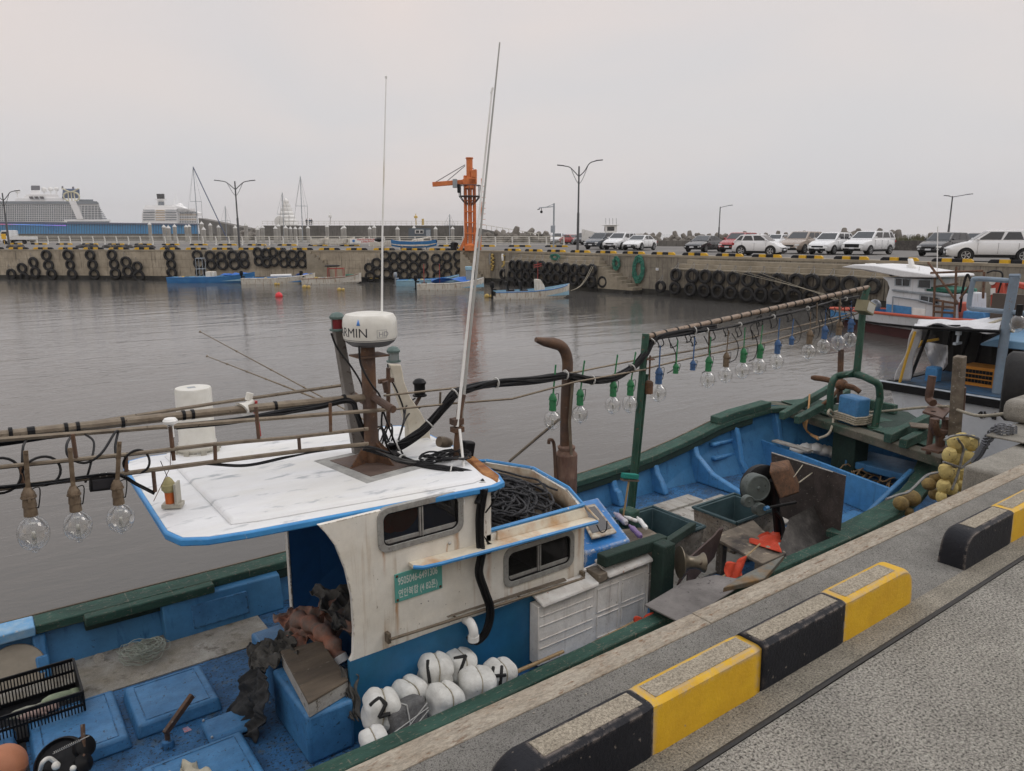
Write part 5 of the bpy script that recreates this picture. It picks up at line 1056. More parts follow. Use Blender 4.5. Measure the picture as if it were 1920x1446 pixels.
# grey blue steel frame
m_gb = M('grey_blue_pipe', (.2,.27,.34), (.16,.2,.25), .5, 3, .2, .5, c3=(.2,.1,.06), amt3=.68, s3=18, var=.12)
mb = MB(); foot = Q3(1868, 742, .6); mb.tube([Vector((foot.x, foot.y, zg)), Q3(1888,600,.6), Q3(1903,520,.6)], .088, n=12); mb.tube(smooth_path([Q3(1900,527,.6), Q3(1833,523,.6), Q3(1824,530,.6), Q3(1817,570,.6), Q3(1820,578,.6), Q3(1832,580,.6), Q3(1925,588,.6)], 5), .05, n=10); mb.tube([Q3(1893,518,.6), Q3(1913,518,.6)], .05, n=6); mb.build('pipe_frame', m_gb, at)
mb = MB(); mb.tube([Q3(1845,612,1.2), Q3(1900,621,.6)], .035, n=6); mb.tube([Q3(1840,612,1.2), Q3(1882,598,2)], .03, n=6); mb.build('pole', m_rope, at)
mb = MB(); mb.prism([Q3(1838,644,.8), Q3(1870,636,.8), Q3(1945,644,.8), Q3(1945,660,.8), Q3(1838,648,.8)], (0,0,0), (2.4,.3,.1)); mb.build('roof_panel', M('pale_blue_gelcoat', (.2,.36,.52), (.16,.3,.46), .5, 1, .2, .4), at, bev=.05)
mb = MB(); p = Q3(1908, 607, 0); mb.ball(p, .13, .13, .17, n=16, k=10); LB = mb.build('lamp_bulb', m_glass, at); mb = MB(); mb.tube([p+UP*.16, p+UP*.36], .06, n=8); mb.build('lamp_socket', m_blk, at)
mb = MB(); mb.box(SB+2.5, SB+2.6, tr_, Q3(1842,700,2.5).y, zg, zg+1.9, 0); mb.build('dark_bulkhead', M('brown_board', (.06,.045,.035)), at)
# name on the hull, as far as it can be read
m_ink = M('hull_lettering', (.02,.02,.022), rough=.6, var=0)
nb = MB()
def stroke(pts, w=.035):
    for (u0, v0), (u1, v1) in zip(pts, pts[1:]):
        a_, b_ = Q3(u0, v0, -.012), Q3(u1, v1, -.012); a_.x = b_.x = SB+(zg-.12-(a_.z+b_.z)/2)/(zg+.18)*.35-.012; nb.bar(a_, b_, .012, w, up=(0,0,1) if abs(a_.z-b_.z) < abs(a_.y-b_.y) else (0,1,0))
for pl_ in ([(1833,777),(1838,773)], [(1839,772),(1839,785)], [(1836,785),(1842,779)], [(1843,784),(1847,776)], [(1845,772),(1845,777)], [(1856,780),(1862,782)], [(1860,776),(1857,784)], [(1865,774),(1864,788)], [(1859,787),(1862,779)]): stroke(pl_)
nb.build('name_lettering', m_ink, at)
# big tyre at its corner
mb = MB()
ty = make_tyre(.95, .34, False); ty.location = Ps(1908, 725, 11.3); ty.rotation_euler = (0, 0, math.radians(20)); tag(ty, 'large black fender tyre behind the top concrete block at the right edge', 'tyre')
# ================================================================ THE BLUE FISHING BOAT ALONGSIDE
m_green = M('worn_green_paint', (.022,.062,.047), (.045,.1,.078), .5, 3, .15, .75, bump=.6, bs=25, st=(.35,1,1), c3=(.16,.15,.12), amt3=.63, s3=55, w3=.02, var=.35, spec=.3, edge=(.2,.18,.14), er=.015, ea=.52)
m_greend = M('dark_green_timber', (.012,.03,.023), (.018,.042,.032), .5, 4, .15, .8, bump=.5, bs=25, c3=(.1,.09,.07), amt3=.69, s3=40, w3=.02, var=.3)
m_blueh = M('hull_blue', (.045,.17,.35), (.06,.22,.42), .5, 1.3, .2, .5, bump=.12, bs=20, c3=(.015,.03,.05), amt3=.69, s3=30, w3=.02, streak=(.01,.075,.19), stamt=.66, var=.22)
m_blued = M('deck_blue', (.035,.165,.37), (.03,.09,.19), .5, 2.4, .16, .65, bump=.6, bs=60, c3=(.018,.028,.04), amt3=.585, s3=38, w3=.03, streak=(.1,.13,.14), stamt=.66, var=.4)
m_bluel = M('hatch_blue', (.055,.2,.4), (.04,.15,.32), .52, 3, .2, .5, bump=.3, bs=40, c3=(.02,.05,.09), amt3=.655, s3=24, w3=.03, var=.25, edge=(.02,.045,.08), er=.03, ea=.5)
m_cwall = M('cabin_white', (.77,.745,.68), (.68,.63,.53), .56, 1.7, .2, .5, bump=.08, bs=10, streak=(.36,.24,.13), stamt=.67, c3=(.25,.2,.15), amt3=.71, s3=24, w3=.02, var=.12, edge=(.22,.14,.08), er=.02, ea=.55)
m_cblue = M('cabin_blue', (.02,.14,.32), (.02,.12,.19), .55, 1.1, .2, .45, bump=.08, bs=10, c3=(.02,.03,.05), amt3=.73, s3=24, w3=.02, var=.2)
m_cint = M('cabin_inner_blue', (.018,.085,.22), (.02,.1,.25), .5, 2, .2, .5, var=.15)
m_roof = M('cabin_roof_white', (.74,.75,.76), (.66,.65,.6), .58, 1.4, .16, .5, bump=.2, bs=30, c3=(.42,.44,.46), amt3=.63, s3=5, w3=.05, st=(.55,1.5,1), var=.05)
m_rtrim = M('roof_blue_trim', (.05,.24,.55), (.06,.3,.62), .5, 4, .2, .45, c3=(.5,.5,.48), amt3=.69, s3=18, w3=.03, var=.15)
m_cream = M('rusty_cream_ledge', (.66,.6,.48), (.5,.3,.14), .575, 2.6, .09, .55, bump=.1, bs=20, c3=(.25,.09,.03), amt3=.72, s3=14, w3=.03, var=.12)
m_wpan = M('weathered_white_panel', (.84,.81,.76), (.72,.68,.62), .55, 2.6, .15, .7, bump=.25, bs=30, streak=(.5,.45,.4), stamt=.64, c3=(.2,.15,.11), amt3=.69, s3=45, w3=.02, var=.16)
m_brz = M('tarnished_pipe', (.16,.125,.09), (.24,.2,.15), .5, 6, .15, .5, metal=.45, bump=.3, bs=50, c3=(.07,.05,.035), amt3=.68, s3=25, var=.2)
m_rustm = M('rusty_mast', (.09,.058,.045), (.16,.085,.045), .55, 4, .14, .7, metal=.2, bump=.35, bs=60, c3=(.2,.17,.14), amt3=.68, s3=25, var=.3)
m_rust = M('rust_plate', (.16,.075,.035), (.09,.05,.03), .5, 7, .14, .85, bump=.5, bs=80, c3=(.04,.03,.025), amt3=.62, s3=40, var=.3)
m_cable = M('black_cable', (.007,.007,.008), (.016,.016,.018), .6, 10, .1, .45, var=.2, spec=.3)
m_tie = M('cable_tie', (.5,.5,.48), rough=.5)
m_al = M('window_aluminium', (.42,.42,.4), (.32,.31,.29), .5, 14, .15, .5, metal=.4, c3=(.12,.09,.06), amt3=.68, s3=60, var=.2, bump=.2, bs=90)
m_wood = M('grey_weathered_wood', (.2,.165,.125), (.11,.09,.07), .5, 3, .15, .85, bump=.6, bs=30, st=(.25,1.6,1.6), c3=(.35,.33,.29), amt3=.66, s3=14, w3=.05, var=.3)
m_board = M('pale_deck_board', (.4,.385,.35), (.27,.25,.22), .52, 3.2, .14, .85, bump=.5, bs=40, st=(1,.4,1), c3=(.12,.1,.08), amt3=.63, s3=20, w3=.05, var=.25)
m_nons = M('gritty_pale_deck', (.4,.38,.34), (.25,.22,.17), .53, 2.2, .16, .9, bump=.6, bs=160, c3=(.14,.12,.09), amt3=.64, s3=9, w3=.09, grain=.2, var=.22)
m_darkply = M('dark_tarred_board', (.035,.028,.025), (.07,.055,.05), .5, 4, .15, .7, bump=.3, bs=40, c3=(.22,.2,.18), amt3=.67, s3=50, w3=.02, var=.4)
m_styro = M('styrofoam_white', (.68,.68,.65), (.55,.54,.5), .56, 7, .15, .8, bump=.35, bs=60, c3=(.3,.28,.25), amt3=.7, s3=40, w3=.02, var=.1)
m_black = M('brush_black', (.012,.012,.012), rough=.7, var=0)
m_tub = M('dark_green_tub', (.03,.065,.075), (.05,.09,.1), .5, 4, .2, .6, var=.25)
m_tubo = M('scraped_tub_outside', (.17,.14,.11), (.33,.3,.26), .5, 7, .14, .85, bump=.4, bs=50, c3=(.05,.05,.05), amt3=.62, s3=30, var=.25)
m_bglass = bpy.data.materials.new('bulb_glass'); m_bglass.use_nodes = True; _n = m_bglass.node_tree; _n.nodes.clear()
_o = nn(_n, 'ShaderNodeOutputMaterial'); _t = nn(_n, 'ShaderNodeBsdfTransparent'); _g = nn(_n, 'ShaderNodeBsdfGlossy'); _g.inputs['Roughness'].default_value = .03; _l = nn(_n, 'ShaderNodeLayerWeight'); _l.inputs[0].default_value = .22; _m = nn(_n, 'ShaderNodeMixShader')
_t.inputs[0].default_value = (.93,.93,.92,1); _r = nn(_n, 'ShaderNodeMapRange'); _r.inputs[1].default_value = 0; _r.inputs[2].default_value = 1; _r.inputs[3].default_value = .06; _r.inputs[4].default_value = .75
_n.links.new(_l.outputs['Facing'], _r.inputs[0]); _n.links.new(_r.outputs[0], _m.inputs[0]); _n.links.new(_t.outputs[0], _m.inputs[1]); _n.links.new(_g.outputs[0], _m.inputs[2]); _n.links.new(_m.outputs[0], _o.inputs[0])
m_pane = bpy.data.materials.new('window_pane'); m_pane.use_nodes = True; _b = m_pane.node_tree.nodes['Principled BSDF']; _b.inputs['Base Color'].default_value = (.012,.012,.012,1); _b.inputs['Roughness'].default_value = .05; _b.inputs['Alpha'].default_value = .55; _b.inputs['Specular IOR Level'].default_value = .6
LB.data.materials[0] = m_bglass
add_marks(m_cwall, [(3.53,.035,1.88,1.25),(2.605,.02,1.62,1.22),(4.62,.03,1.85,1.3),(2.5,.02,2.1,1.85),(3.2,.025,2.1,1.7),(3.78,.02,1.45,1.25),(3.1,.012,2.0,1.75)], (.42,.2,.07)); add_marks(m_cream, [(3.66,.16,2.6,1.6),(4.0,.05,2.6,1.5),(2.9,.07,2.6,1.5)], (.4,.15,.04))
ZD = .5
bt = thing('fishing_boat', 'blue and white fishing boat with green gunwales alongside the quay, filling the foreground', 'fishing boat', (5, 6.15, 0))
ST_ = [(-3.4,4.33,8.0,1.0,1.0),(0,4.33,8.0,1.0,.98),(2.7,4.33,8.0,.98,.97),(5,4.35,8.0,1.02,1.0),(7.3,4.33,8.0,1.03,1.02),(8.5,4.3,8.0,1.04,1.09),(9.5,4.34,7.98,1.06,1.24),(10.4,4.43,7.94,1.1,1.43),(11.6,4.8,7.75,1.22,1.56),(12.5,5.3,7.2,1.38,1.45),(13.2,6.1,6.5,1.43,1.45)]
def bint(s, col):
    for a, b in zip(ST_, ST_[1:]):
        if a[0] <= s <= b[0]: k = (s-a[0])/(b[0]-a[0]); return a[col]*(1-k)+b[col]*k
    return ST_[-1][col]
SS = [-3.4+.4*i for i in range(42)]
mb = MB()
def hullside(col_t, col_z, sg):
    def f(i, j):
        s = -3.4+16.6*i; t = bint(s, col_t); z = bint(s, col_z); k = j; zz = -.5+(z+.5)*k; sh = (1-k)**1.4*.75*(1 if s < 9 else 1+(s-9)*.25); c = 6.2; return Vector((s, t-sg*min(sh, abs(t-c)*.95), zz))
    return f
mb.grid(hullside(2, 4, 1), 50, 10, 0); mb.grid(hullside(1, 3, -1), 50, 10, 0); mb.hexa([Vector((-3.4,5,-.5)),Vector((-3.3,5,-.5)),Vector((-3.3,7.3,-.5)),Vector((-3.4,7.3,-.5))],[Vector((-3.4,4.33,1)),Vector((-3.3,4.33,1)),Vector((-3.3,8,1)),Vector((-3.4,8,1))]); mb.build('hull', m_blueh, bt)
mb = MB()
for i in range(41):
    s0, s1 = SS[i], SS[i+1]
    for ct, cz, sg in ((2, 4, -1), (1, 3, 1)):
        q = lambda s, o, z: Vector((s, bint(s, ct)+sg*o, z)); z0, z1 = bint(s0, cz)-.01, bint(s1, cz)-.01; fl = 0 if s0 < 9.6 else .0
        mb.add([q(s0, .05, z0), q(s1, .05, z1), q(s1, .2, ZD-.02), q(s0, .2, ZD-.02)], [(0,1,2,3)])
mb.build('inner_planking', m_blueh, bt)
mb = MB()
def gun(i0, i1, ct, cz, sg, w0, w1, z0, z1, m, mb):
    for i in range(i0, i1):
        s0, s1 = SS[i], SS[i+1]
        if s1 > 13.1: s1 = 13.1
        q = lambda s, o, dz: Vector((s, bint(s, ct)+sg*o, bint(s, cz)+dz))
        mb.hexa([q(s0, w0, z0), q(s1, w0, z0), q(s1, w1, z0), q(s0, w1, z0)], [q(s0, w0, z1), q(s1, w0, z1), q(s1, w1, z1), q(s0, w1, z1)], m)
gun(9, 39, 2, 4, -1, -.05, .2, -.09, 0, 0, mb); gun(0, 29, 1, 3, 1, -.05, .1, -.09, 0, 0, mb); gun(29, 38, 1, 3, 1, -.05, .27, -.09, 0, 0, mb); gun(0, 9, 2, 4, -1, -.05, .22, -.09, 0.003, 1, mb)
gun(10, 36, 2, 4, -1, .12, .185, -.2, -.092, 2, mb); gun(10, 13, 2, 4, -1, .2, .31, -.1, -.004, 0, mb)
gun(34, 37, 2, 4, -1, -.02, .2, .004, .12, 0, mb); mb.build('gunwale', [m_green, M('faded_rail_blue', (.13,.34,.58), (.3,.45,.58), .55, 5, .12, .6, c3=(.5,.5,.48), amt3=.66, s3=18), m_greend], bt, bev=.012)
mb = MB(); gun(0, 41, 2, 4, -1, -.075, -.052, -.08, .004, 0, mb); mb.build('outer_rubbing_strip', m_wood, bt)
# deck
mb = MB(); mb.box(-3.3, 5.2, 4.5, 7.95, ZD-.08, ZD); mb.box(5.2, 12.2, 4.6, 7.9, ZD-.09, ZD-.004); mb.build('deck', m_blued, bt)
mb = MB(); mb.box(-1.5, 2.2, 7.05, 7.86, ZD, ZD+.012); mb.build('non_slip_strip', m_nons, bt)
mb = MB()
for i, (s0, s1, t0, t1) in enumerate(((6.9,9.4,6.55,7.05),(7.2,8.3,5.95,6.53),(6.0,8.0,5.3,5.93),(8.6,9.8,5.7,6.5),(7.9,9.9,4.95,5.6),(9.1,10.6,4.75,5.2),(8.0,8.9,7.0,7.3))): mb.box(s0, s1, t0, t1, ZD, ZD+.02+.006*i)
mb.build('floor_board', m_board, bt, bev=.006)
# ribs on the inner side
for u, v, foot in ((75,1210,0),(1150,880,0),(1228,862,.05),(1300,838,.75),(1370,812,.1),(1432,792,.15),(1490,790,.1)):
    s = Pt(u, v, 7.85).x; t_ = bint(s, 2)-.06; z = bint(s, 4)-.11; w = .055; mb = MB()
    pr_ = [(t_,z),(t_-.1,z),(t_-.17,z-.2),(t_-.24-foot*.35,ZD+.22),(t_-.3-foot,ZD+.07),(t_-.32-foot,ZD),(t_-.05,ZD)]
    mb.prism([(s, a, b) for a, b in pr_], (-w,0,0), (w,0,0)); mb.build('rib', m_bluep, bt, bev=.02)
mb = MB(); mb.box(10.05, 10.65, bint(10.3,2)-.2, bint(10.3,2)-.1, 1.02, 1.08); mb.box(10.05, 10.7, bint(10.3,2)-.25, bint(10.3,2)-.12, .78, .84); mb.build('side_batten', m_bluep, bt, bev=.02)
# locker on the far side with its door
mb = MB(); mb.hexa([Vector((1.28,7.62,ZD)),Vector((2.5,7.62,ZD)),Vector((2.5,7.9,ZD)),Vector((1.28,7.9,ZD))],[Vector((1.28,7.72,.87)),Vector((2.5,7.72,.87)),Vector((2.5,7.9,.9)),Vector((1.28,7.9,.9))]); lk = mb.build('side_locker', m_blueh, bt, bev=.015)
mb = MB(); mb.hexa([Vector((1.55,7.62,ZD+.07)),Vector((2.12,7.62,ZD+.07)),Vector((2.12,7.67,ZD+.07)),Vector((1.55,7.67,ZD+.07))],[Vector((1.55,7.68,.8)),Vector((2.12,7.68,.8)),Vector((2.12,7.73,.8)),Vector((1.55,7.73,.8))]); mb.build('door', m_bluel, lk, bev=.006)
# hatch lids
def lid(s0, s1, t0, t1, z0, z1, name='hatch_cover', m=None, rim=True, tp=.025):
    mb = MB(); mb.hexa([Vector((s0,t0,z0)),Vector((s1,t0,z0)),Vector((s1,t1,z0)),Vector((s0,t1,z0))],[Vector((s0+tp,t0+tp,z1)),Vector((s1-tp,t0+tp,z1)),Vector((s1-tp,t1-tp,z1)),Vector((s0+tp,t1-tp,z1))]); o = mb.build(name, m or m_bluel, bt, bev=.022, seg=3)
    if rim:
        mb = MB(); a, b, c, d = s0+.09, s1-.09, t0+.07, t1-.07; mb.tube([(a,c,z1),(b,c,z1),(b,d,z1),(a,d,z1),(a,c,z1)], .006, n=6); mb.build('raised_bead', m or m_bluel, o)
    return o
lid(.02,.70,6.1,6.93,ZD,.61); lid(.74,1.43,6.17,6.86,ZD,.62); lid(1.19,1.58,5.7,6.03,ZD+.03,.585, rim=False); lid(.66,1.45,4.95,5.68,ZD,.61); lid(-.9,-.05,6.1,6.9,ZD,.6); lid(-.2,.6,4.9,5.75,ZD,.6)
mb = MB()
for s, t in ((1.22,5.99),(1.55,6.0),(1.55,5.73),(1.22,5.73),(.05,6.12),(.05,6.2),(1.75,5.9),(1.8,6.2)): mb.ball((s,t,ZD+.09 if t < 6.1 else ZD+.01), .012, n=8, k=5)
mb.build('bolt_head', m_galv, bt)
# tiller lever
mb = MB(); mb.lathe([(.05,0),(.045,.06),(.03,.07)], (.93,5.95,ZD), n=12, m=1); mb.tube([(.93,5.95,ZD+.05),(.93,5.95,ZD+.15)], .022, n=8); mb.bar((.91,5.93,ZD+.14),(1.17,6.08,ZD+.3), .035, .05); mb.build('tiller_lever', [m_rustm, m_blued], bt, bev=.004)
# blue boxes by the door
mb = MB(); mb.box(1.83, 2.42, 5.95, 6.62, ZD, .9); mb.build('seat_box', m_bluel, bt, bev=.03)
mb = MB(); mb.box(1.77, 2.16, 5.04, 5.85, ZD, .93); mb.build('seat_box', m_bluel, bt, bev=.03)
# ---- cabin walls
cabin_poly = [(2.17,1.232),(2.2,1.28),(2.215,1.5),(2.21,1.78),(2.17,2.02),(2.10,2.24),(2.03,2.36),(1.97,2.44),(3.5,2.44),(3.5,2.0),(4.68,1.97),(4.68,1.232)]
# openings: build the wall as strips round the two windows
W1_ = (2.50,3.21,2.125,2.405); W2_ = (3.74,4.49,1.45,1.735)
def wall_strips(mb, pts_left, s1, z_top, win, t, th, z0=1.232):
    a, b, c, d = win
    return
mb = MB()
left = [(2.17,1.232),(2.2,1.28),(2.215,1.5),(2.21,1.78),(2.17,2.02),(2.10,2.24),(2.03,2.36),(1.97,2.44)]
T0, T1 = 5.1, 5.14
def pz_(poly): mb.prism([(s, T0, z) for s, z in poly], (0,0,0), (0,T1-T0,0))
pz_(left+[(W1_[0],2.44),(W1_[0],1.232)]); pz_([(W1_[0],1.232),(W1_[1],1.232),(W1_[1],W1_[2]),(W1_[0],W1_[2])]); pz_([(W1_[0],W1_[3]),(W1_[1],W1_[3]),(W1_[1],2.44),(W1_[0],2.44)])
pz_([(W1_[1],1.232),(3.5,1.232),(3.5,2.44),(W1_[1],2.44)]); pz_([(3.5,1.232),(W2_[0],1.232),(W2_[0],1.97),(3.5,1.97)]); pz_([(W2_[0],1.232),(W2_[1],1.232),(W2_[1],W2_[2]),(W2_[0],W2_[2])]); pz_([(W2_[0],W2_[3]),(W2_[1],W2_[3]),(W2_[1],1.97),(W2_[0],1.97)]); pz_([(W2_[1],1.232),(4.68,1.232),(4.68,1.97),(W2_[1],1.97)])
cab = mb.build('cabin_side', m_cwall, bt)
mb = MB(); mb.prism([(2.165,5.097,ZD),(4.68,5.097,ZD),(4.68,5.097,1.2305),(2.165,5.097,1.2305)], (0,0,0), (0,.045,0)); mb.build('cabin_lower_side', m_cblue, bt)
mb = MB(); mb.prism([(2.45,7.2,ZD),(4.6,7.0,ZD),(4.6,7.0,1.97),(3.5,7.2,1.97),(3.5,7.2,2.44),(2.45,7.2,2.44)], (0,-.03,0), (0,0,0)); mb.build('cabin_far_side', m_cint, bt)
mb = MB(); mb.prism([(2.45,7.202,ZD),(3.5,7.202,ZD),(3.5,7.202,2.43),(2.45,7.202,2.43)], (0,0,0), (0,.03,0)); mb.prism([(2.44,7.165,ZD),(2.44,7.235,ZD),(2.44,7.235,2.43),(2.44,7.165,2.43)], (-.012,0,0), (0.0,0,0)); mb.build('cabin_far_outside', m_cwall, bt)
mb = MB(); mb.prism([(3.47,5.145,ZD),(3.47,7.16,ZD),(3.47,7.16,2.0),(3.47,5.145,2.0)], (0,0,0), (.03,0,0)); mb.build('inner_bulkhead', m_cint, bt)
# wheelhouse front with posts and glass
mb = MB()
for t in (5.1, 5.62, 6.15, 6.68, 7.15): mb.box(3.5, 3.56, t, t+.07, 1.78, 2.43)
mb.box(3.5, 3.55, 5.17, 7.2, 1.7, 2.03); mb.box(3.5, 3.55, 5.17, 7.2, 2.36, 2.44); mb.build('wheelhouse_front', m_cwall, bt, bev=.005)
mb = MB(); mb.box(3.52, 3.53, 5.17, 7.15, 2.03, 2.36); mb.build('windscreen', m_pane, bt)
# front house: forward wall, rope bin
rim = [(3.55,5.12),(4.66,5.10),(4.86,5.55),(4.98,6.3),(4.72,6.85),(4.3,7.05),(3.55,7.1)]
mb = MB()
for (a, b), (c, d) in zip(rim[1:], rim[2:]): mb.hexa([Vector((a,b,ZD)),Vector((c,d,ZD)),Vector((c-.04,d-.02,ZD)),Vector((a-.04,b+.02,ZD))],[Vector((a,b,1.99)),Vector((c,d,1.99)),Vector((c-.04,d-.02,1.99)),Vector((a-.04,b+.02,1.99))])
mb.build('forward_house_wall', m_cwall, bt)
mb = MB(); mb.prism([(a, b, 1.72) for a, b in rim], (0,0,0), (0,0,.03)); mb.build('rope_bin_floor', m_wood, bt)
mb = MB(); mb.tube([Vector((a,b,2.0)) for a, b in rim], .02, n=6); mb.build('bin_rim', m_rtrim, bt)
# inner lining of the bin is stained
mb = MB()
for (a, b), (c, d) in zip(rim, rim[1:]):
    A_, B_ = Vector((a,b,0)), Vector((c,d,0)); C_ = Vector((4.1,6.1,0)); ia, ib = A_.lerp(C_, .05), B_.lerp(C_, .05); mb.add([Vector((ia.x,ia.y,1.74)),Vector((ib.x,ib.y,1.74)),Vector((ib.x,ib.y,1.985)),Vector((ia.x,ia.y,1.985))],[(0,1,2,3)])
mb.build('bin_lining', M('stained_lining', (.42,.36,.27), (.25,.15,.08), .52, 4, .14, .8, bump=.2, var=.25), bt, solid=.01)
# ledges
mb = MB(); L0 = [(2.72,5.02),(2.78,4.97),(2.95,4.955),(3.6,4.95),(4.4,4.95),(4.7,4.945),(4.71,5.0),(4.68,5.098),(2.72,5.098)]
def lz(s): return 1.938-.03*(s-2.77)
mb.hexa([Vector((a,b,lz(a)-.035)) for a, b in L0], [Vector((a,b,lz(a))) for a, b in L0]); mb.build('side_ledge', m_cream, bt, bev=.006)
mb = MB(); mb.tube([Vector((a,b-.006,lz(a)-.015)) for a, b in L0[:6]], .018, n=6); mb.build('ledge_blue_edge', m_rtrim, bt)
mb = MB(); mb.hexa([Vector((3.6,5.06,lz(3.6))),Vector((4.7,5.06,lz(4.7))),Vector((4.7,5.097,lz(4.7))),Vector((3.6,5.097,lz(3.6)))],[Vector((3.62,5.085,1.985)),Vector((4.66,5.085,1.975)),Vector((4.66,5.12,1.975)),Vector((3.62,5.12,1.985))]); mb.hexa([Vector((4.685,5.08,1.96)),Vector((4.71,4.93,lz(4.7)-.01)),Vector((4.8,5.4,1.95))],[Vector((4.685,5.09,1.99)),Vector((4.72,4.93,lz(4.7)+.005)),Vector((4.82,5.4,1.98))]); mb.build('bin_front_board', m_cream, bt, bev=.005)
# windows
def rrect(s0, s1, z0, z1, r, n=5):
    out = []
    for cs, cz, a0 in ((s1-r, z1-r, 0), (s0+r, z1-r, 90), (s0+r, z0+r, 180), (s1-r, z0+r, 270)):
        for k in range(n+1): a = math.radians(a0+90*k/n); out.append((cs+r*math.cos(a), cz+r*math.sin(a)))
    return out
def ring(mb, A, B, t0, t1, m=0):
    n = len(A); lo = [Vector((s,t0,z)) for s, z in A]+[Vector((s,t0,z)) for s, z in B]; hi = [Vector((s,t1,z)) for s, z in A]+[Vector((s,t1,z)) for s, z in B]; V = lo+hi; F = []
    for i in range(n):
        j = (i+1) % n; F += [(i,j,n+j,n+i),(2*n+i,2*n+n+i,2*n+n+j,2*n+j),(i,2*n+i,2*n+j,j),(n+i,n+j,3*n+j,3*n+i)]
    mb.add(V, F, m)
def window(s0, s1, z0, z1, t, tilt=-.035):
    n0 = len(MBS); mb = MB(); ring(mb, rrect(s0-.05,s1+.05,z0-.05,z1+.05,.09), rrect(s0,s1,z0,z1,.06), t-.014, t+.03)
    for k in range(9):
        for z in (z0-.028, z1+.028): s = s0+.02+(s1-s0-.04)*k/8; mb.lathe([(.005,0),(.004,.004)], (s, t-.014, z), (0,-1,0), n=6)
    sm_ = (s0+s1)/2
    mb.box(sm_-.018, sm_-.004, t+.0, t+.03, z0, z1); mb.box(sm_+.004, sm_+.016, t-.004, t+.02, z0, z1); mb.box(s0+.01, sm_, t+.012, t+.03, z0-.0, z0+.045); mb.box(sm_, s1-.01, t+.004, t+.02, z0, z0+.05)
    o = mb.build('window_frame', m_al, bt, bev=.003); mb = MB(); ring(mb, rrect(s0,s1,z0,z1,.06), rrect(s0+.012,s1-.012,z0+.012,z1-.012,.05), t-.004, t+.028); mb.build('rubber_seal', m_blk, o)
    mb = MB(); mb.prism([(s0+.01,0,z0+.01),(sm_,0,z0+.01),(sm_,0,z1-.01),(s0+.01,0,z1-.01)], (0,t+.02,0), (0,t+.024,0)); mb.build('pane', m_pane, o); mb = MB(); mb.prism([(sm_,0,z0+.01),(s1-.01,0,z0+.01),(s1-.01,0,z1-.01),(sm_,0,z1-.01)], (0,t+.008,0), (0,t+.012,0)); mb.build('pane', m_pane, o)
MBS = []
window(*W1_, 5.1); window(*W2_, 5.1)
mb = MB()   # interior things seen through the glass
mb.ball((2.95,5.75,2.1), .2, .16, .16, n=12, k=8, wob=.12, sd=2, m=0); mb.ball((2.72,5.6,2.18), .12, .1, .14, n=10, k=8, wob=.12, sd=5, m=0); o = mb.build('life_jacket', m_red); tag(o, 'orange life jacket seen through the upper cabin window', 'life jacket')
mb = MB(); mb.box(2.6, 3.4, 5.5, 6.6, ZD, .9, 0); mb.box(3.0, 3.45, 5.3, 5.9, .9, 1.75, 0); mb.box(3.6, 4.5, 5.4, 6.6, ZD, 1.15, 1); mb.build('cabin_fittings', [m_cint, m_wood], bt)
# registration plate
m_teal = M('teal_plate', (.1,.34,.3), (.12,.38,.33), .5, 8, .2, .5, c3=(.12,.06,.03), amt3=.71, s3=25, var=.08)
mb = MB(); mb.box(2.585, 3.035, 5.088, 5.098, 1.615, 1.865); pl = mb.build('registration_plate', m_teal, bt, bev=.002)
m_let = M('plate_lettering', (.62,.68,.64), rough=.6, var=0)
text('9505046-6491306', .092, (2.612, 5.0872, 1.765), (1,0,0), (0,0,1), m_let, pl, depth=.0006, sx=.56, bold=.0015)
text('연안복합 (4 82톤)', .083, (2.612, 5.0872, 1.655), (1,0,0), (0,0,1), m_let, pl, depth=.0006, sx=.62, bold=.001)
for s, z in ((2.605,1.845),(2.605,1.635),(3.015,1.635)): mb = MB(); mb.lathe([(.013,0),(.008,.004)], (s,5.087,z), (0,-1,0), n=8); mb.build('rusty_screw', m_rust, pl)
# handrail, hose, elbow vent, studs
mb = MB(); a, b = Vector((2.5,5.03,1.345)), Vector((4.63,5.03,1.265)); mb.tube([a, b], .014, n=8)
for k in (0, .3, .63, .99): p = a.lerp(b, k); mb.tube([p, p+Vector((0,.07,0))], .01, n=6)
mb.box(2.48, 2.51, 5.04, 5.098, 1.3, 1.39); mb.box(4.62, 4.65, 5.04, 5.098, 1.23, 1.32); mb.build('handrail', m_brz, bt, bev=.003)
mb = MB(); mb.hexa([Vector((3.05,5.03,1.355)),Vector((4.4,5.03,1.3)),Vector((4.4,5.06,1.3)),Vector((3.05,5.06,1.355))],[Vector((3.1,5.035,1.362)),Vector((4.38,5.035,1.33)),Vector((4.38,5.055,1.33)),Vector((3.1,5.055,1.362))]); o = mb.build('plank_strip', m_wood); tag(o, 'thin grey timber strip tucked behind the cabin handrail', 'plank')
mb = MB(); hp = smooth_path([(3.44,5.03,2.44),(3.41,5.05,2.2),(3.39,5.02,1.95),(3.385,4.99,1.88),(3.36,5.0,1.7),(3.42,5.0,1.5),(3.47,4.99,1.33),(3.46,5.0,1.18),(3.4,5.0,1.08),(3.31,5.01,1.04),(3.28,5.03,1.1)], 6)
for dx, dy in ((0,0),(.024,.01),(-.022,.012),(.004,-.02)): mb.tube([p+Vector((dx,dy,0)) for p in hp], .019, n=7)
mb.build('cable_conduit', m_cable, bt)
mb = MB(); mb.tube(smooth_path([(3.27,5.1,1.24),(3.27,5.02,1.24),(3.27,4.97,1.19),(3.27,4.97,1.12)], 5), .042, n=14); mb.lathe([(.05,0),(.05,.05)], (3.27,4.97,1.09), n=14); mb.build('vent_elbow', m_white, bt)
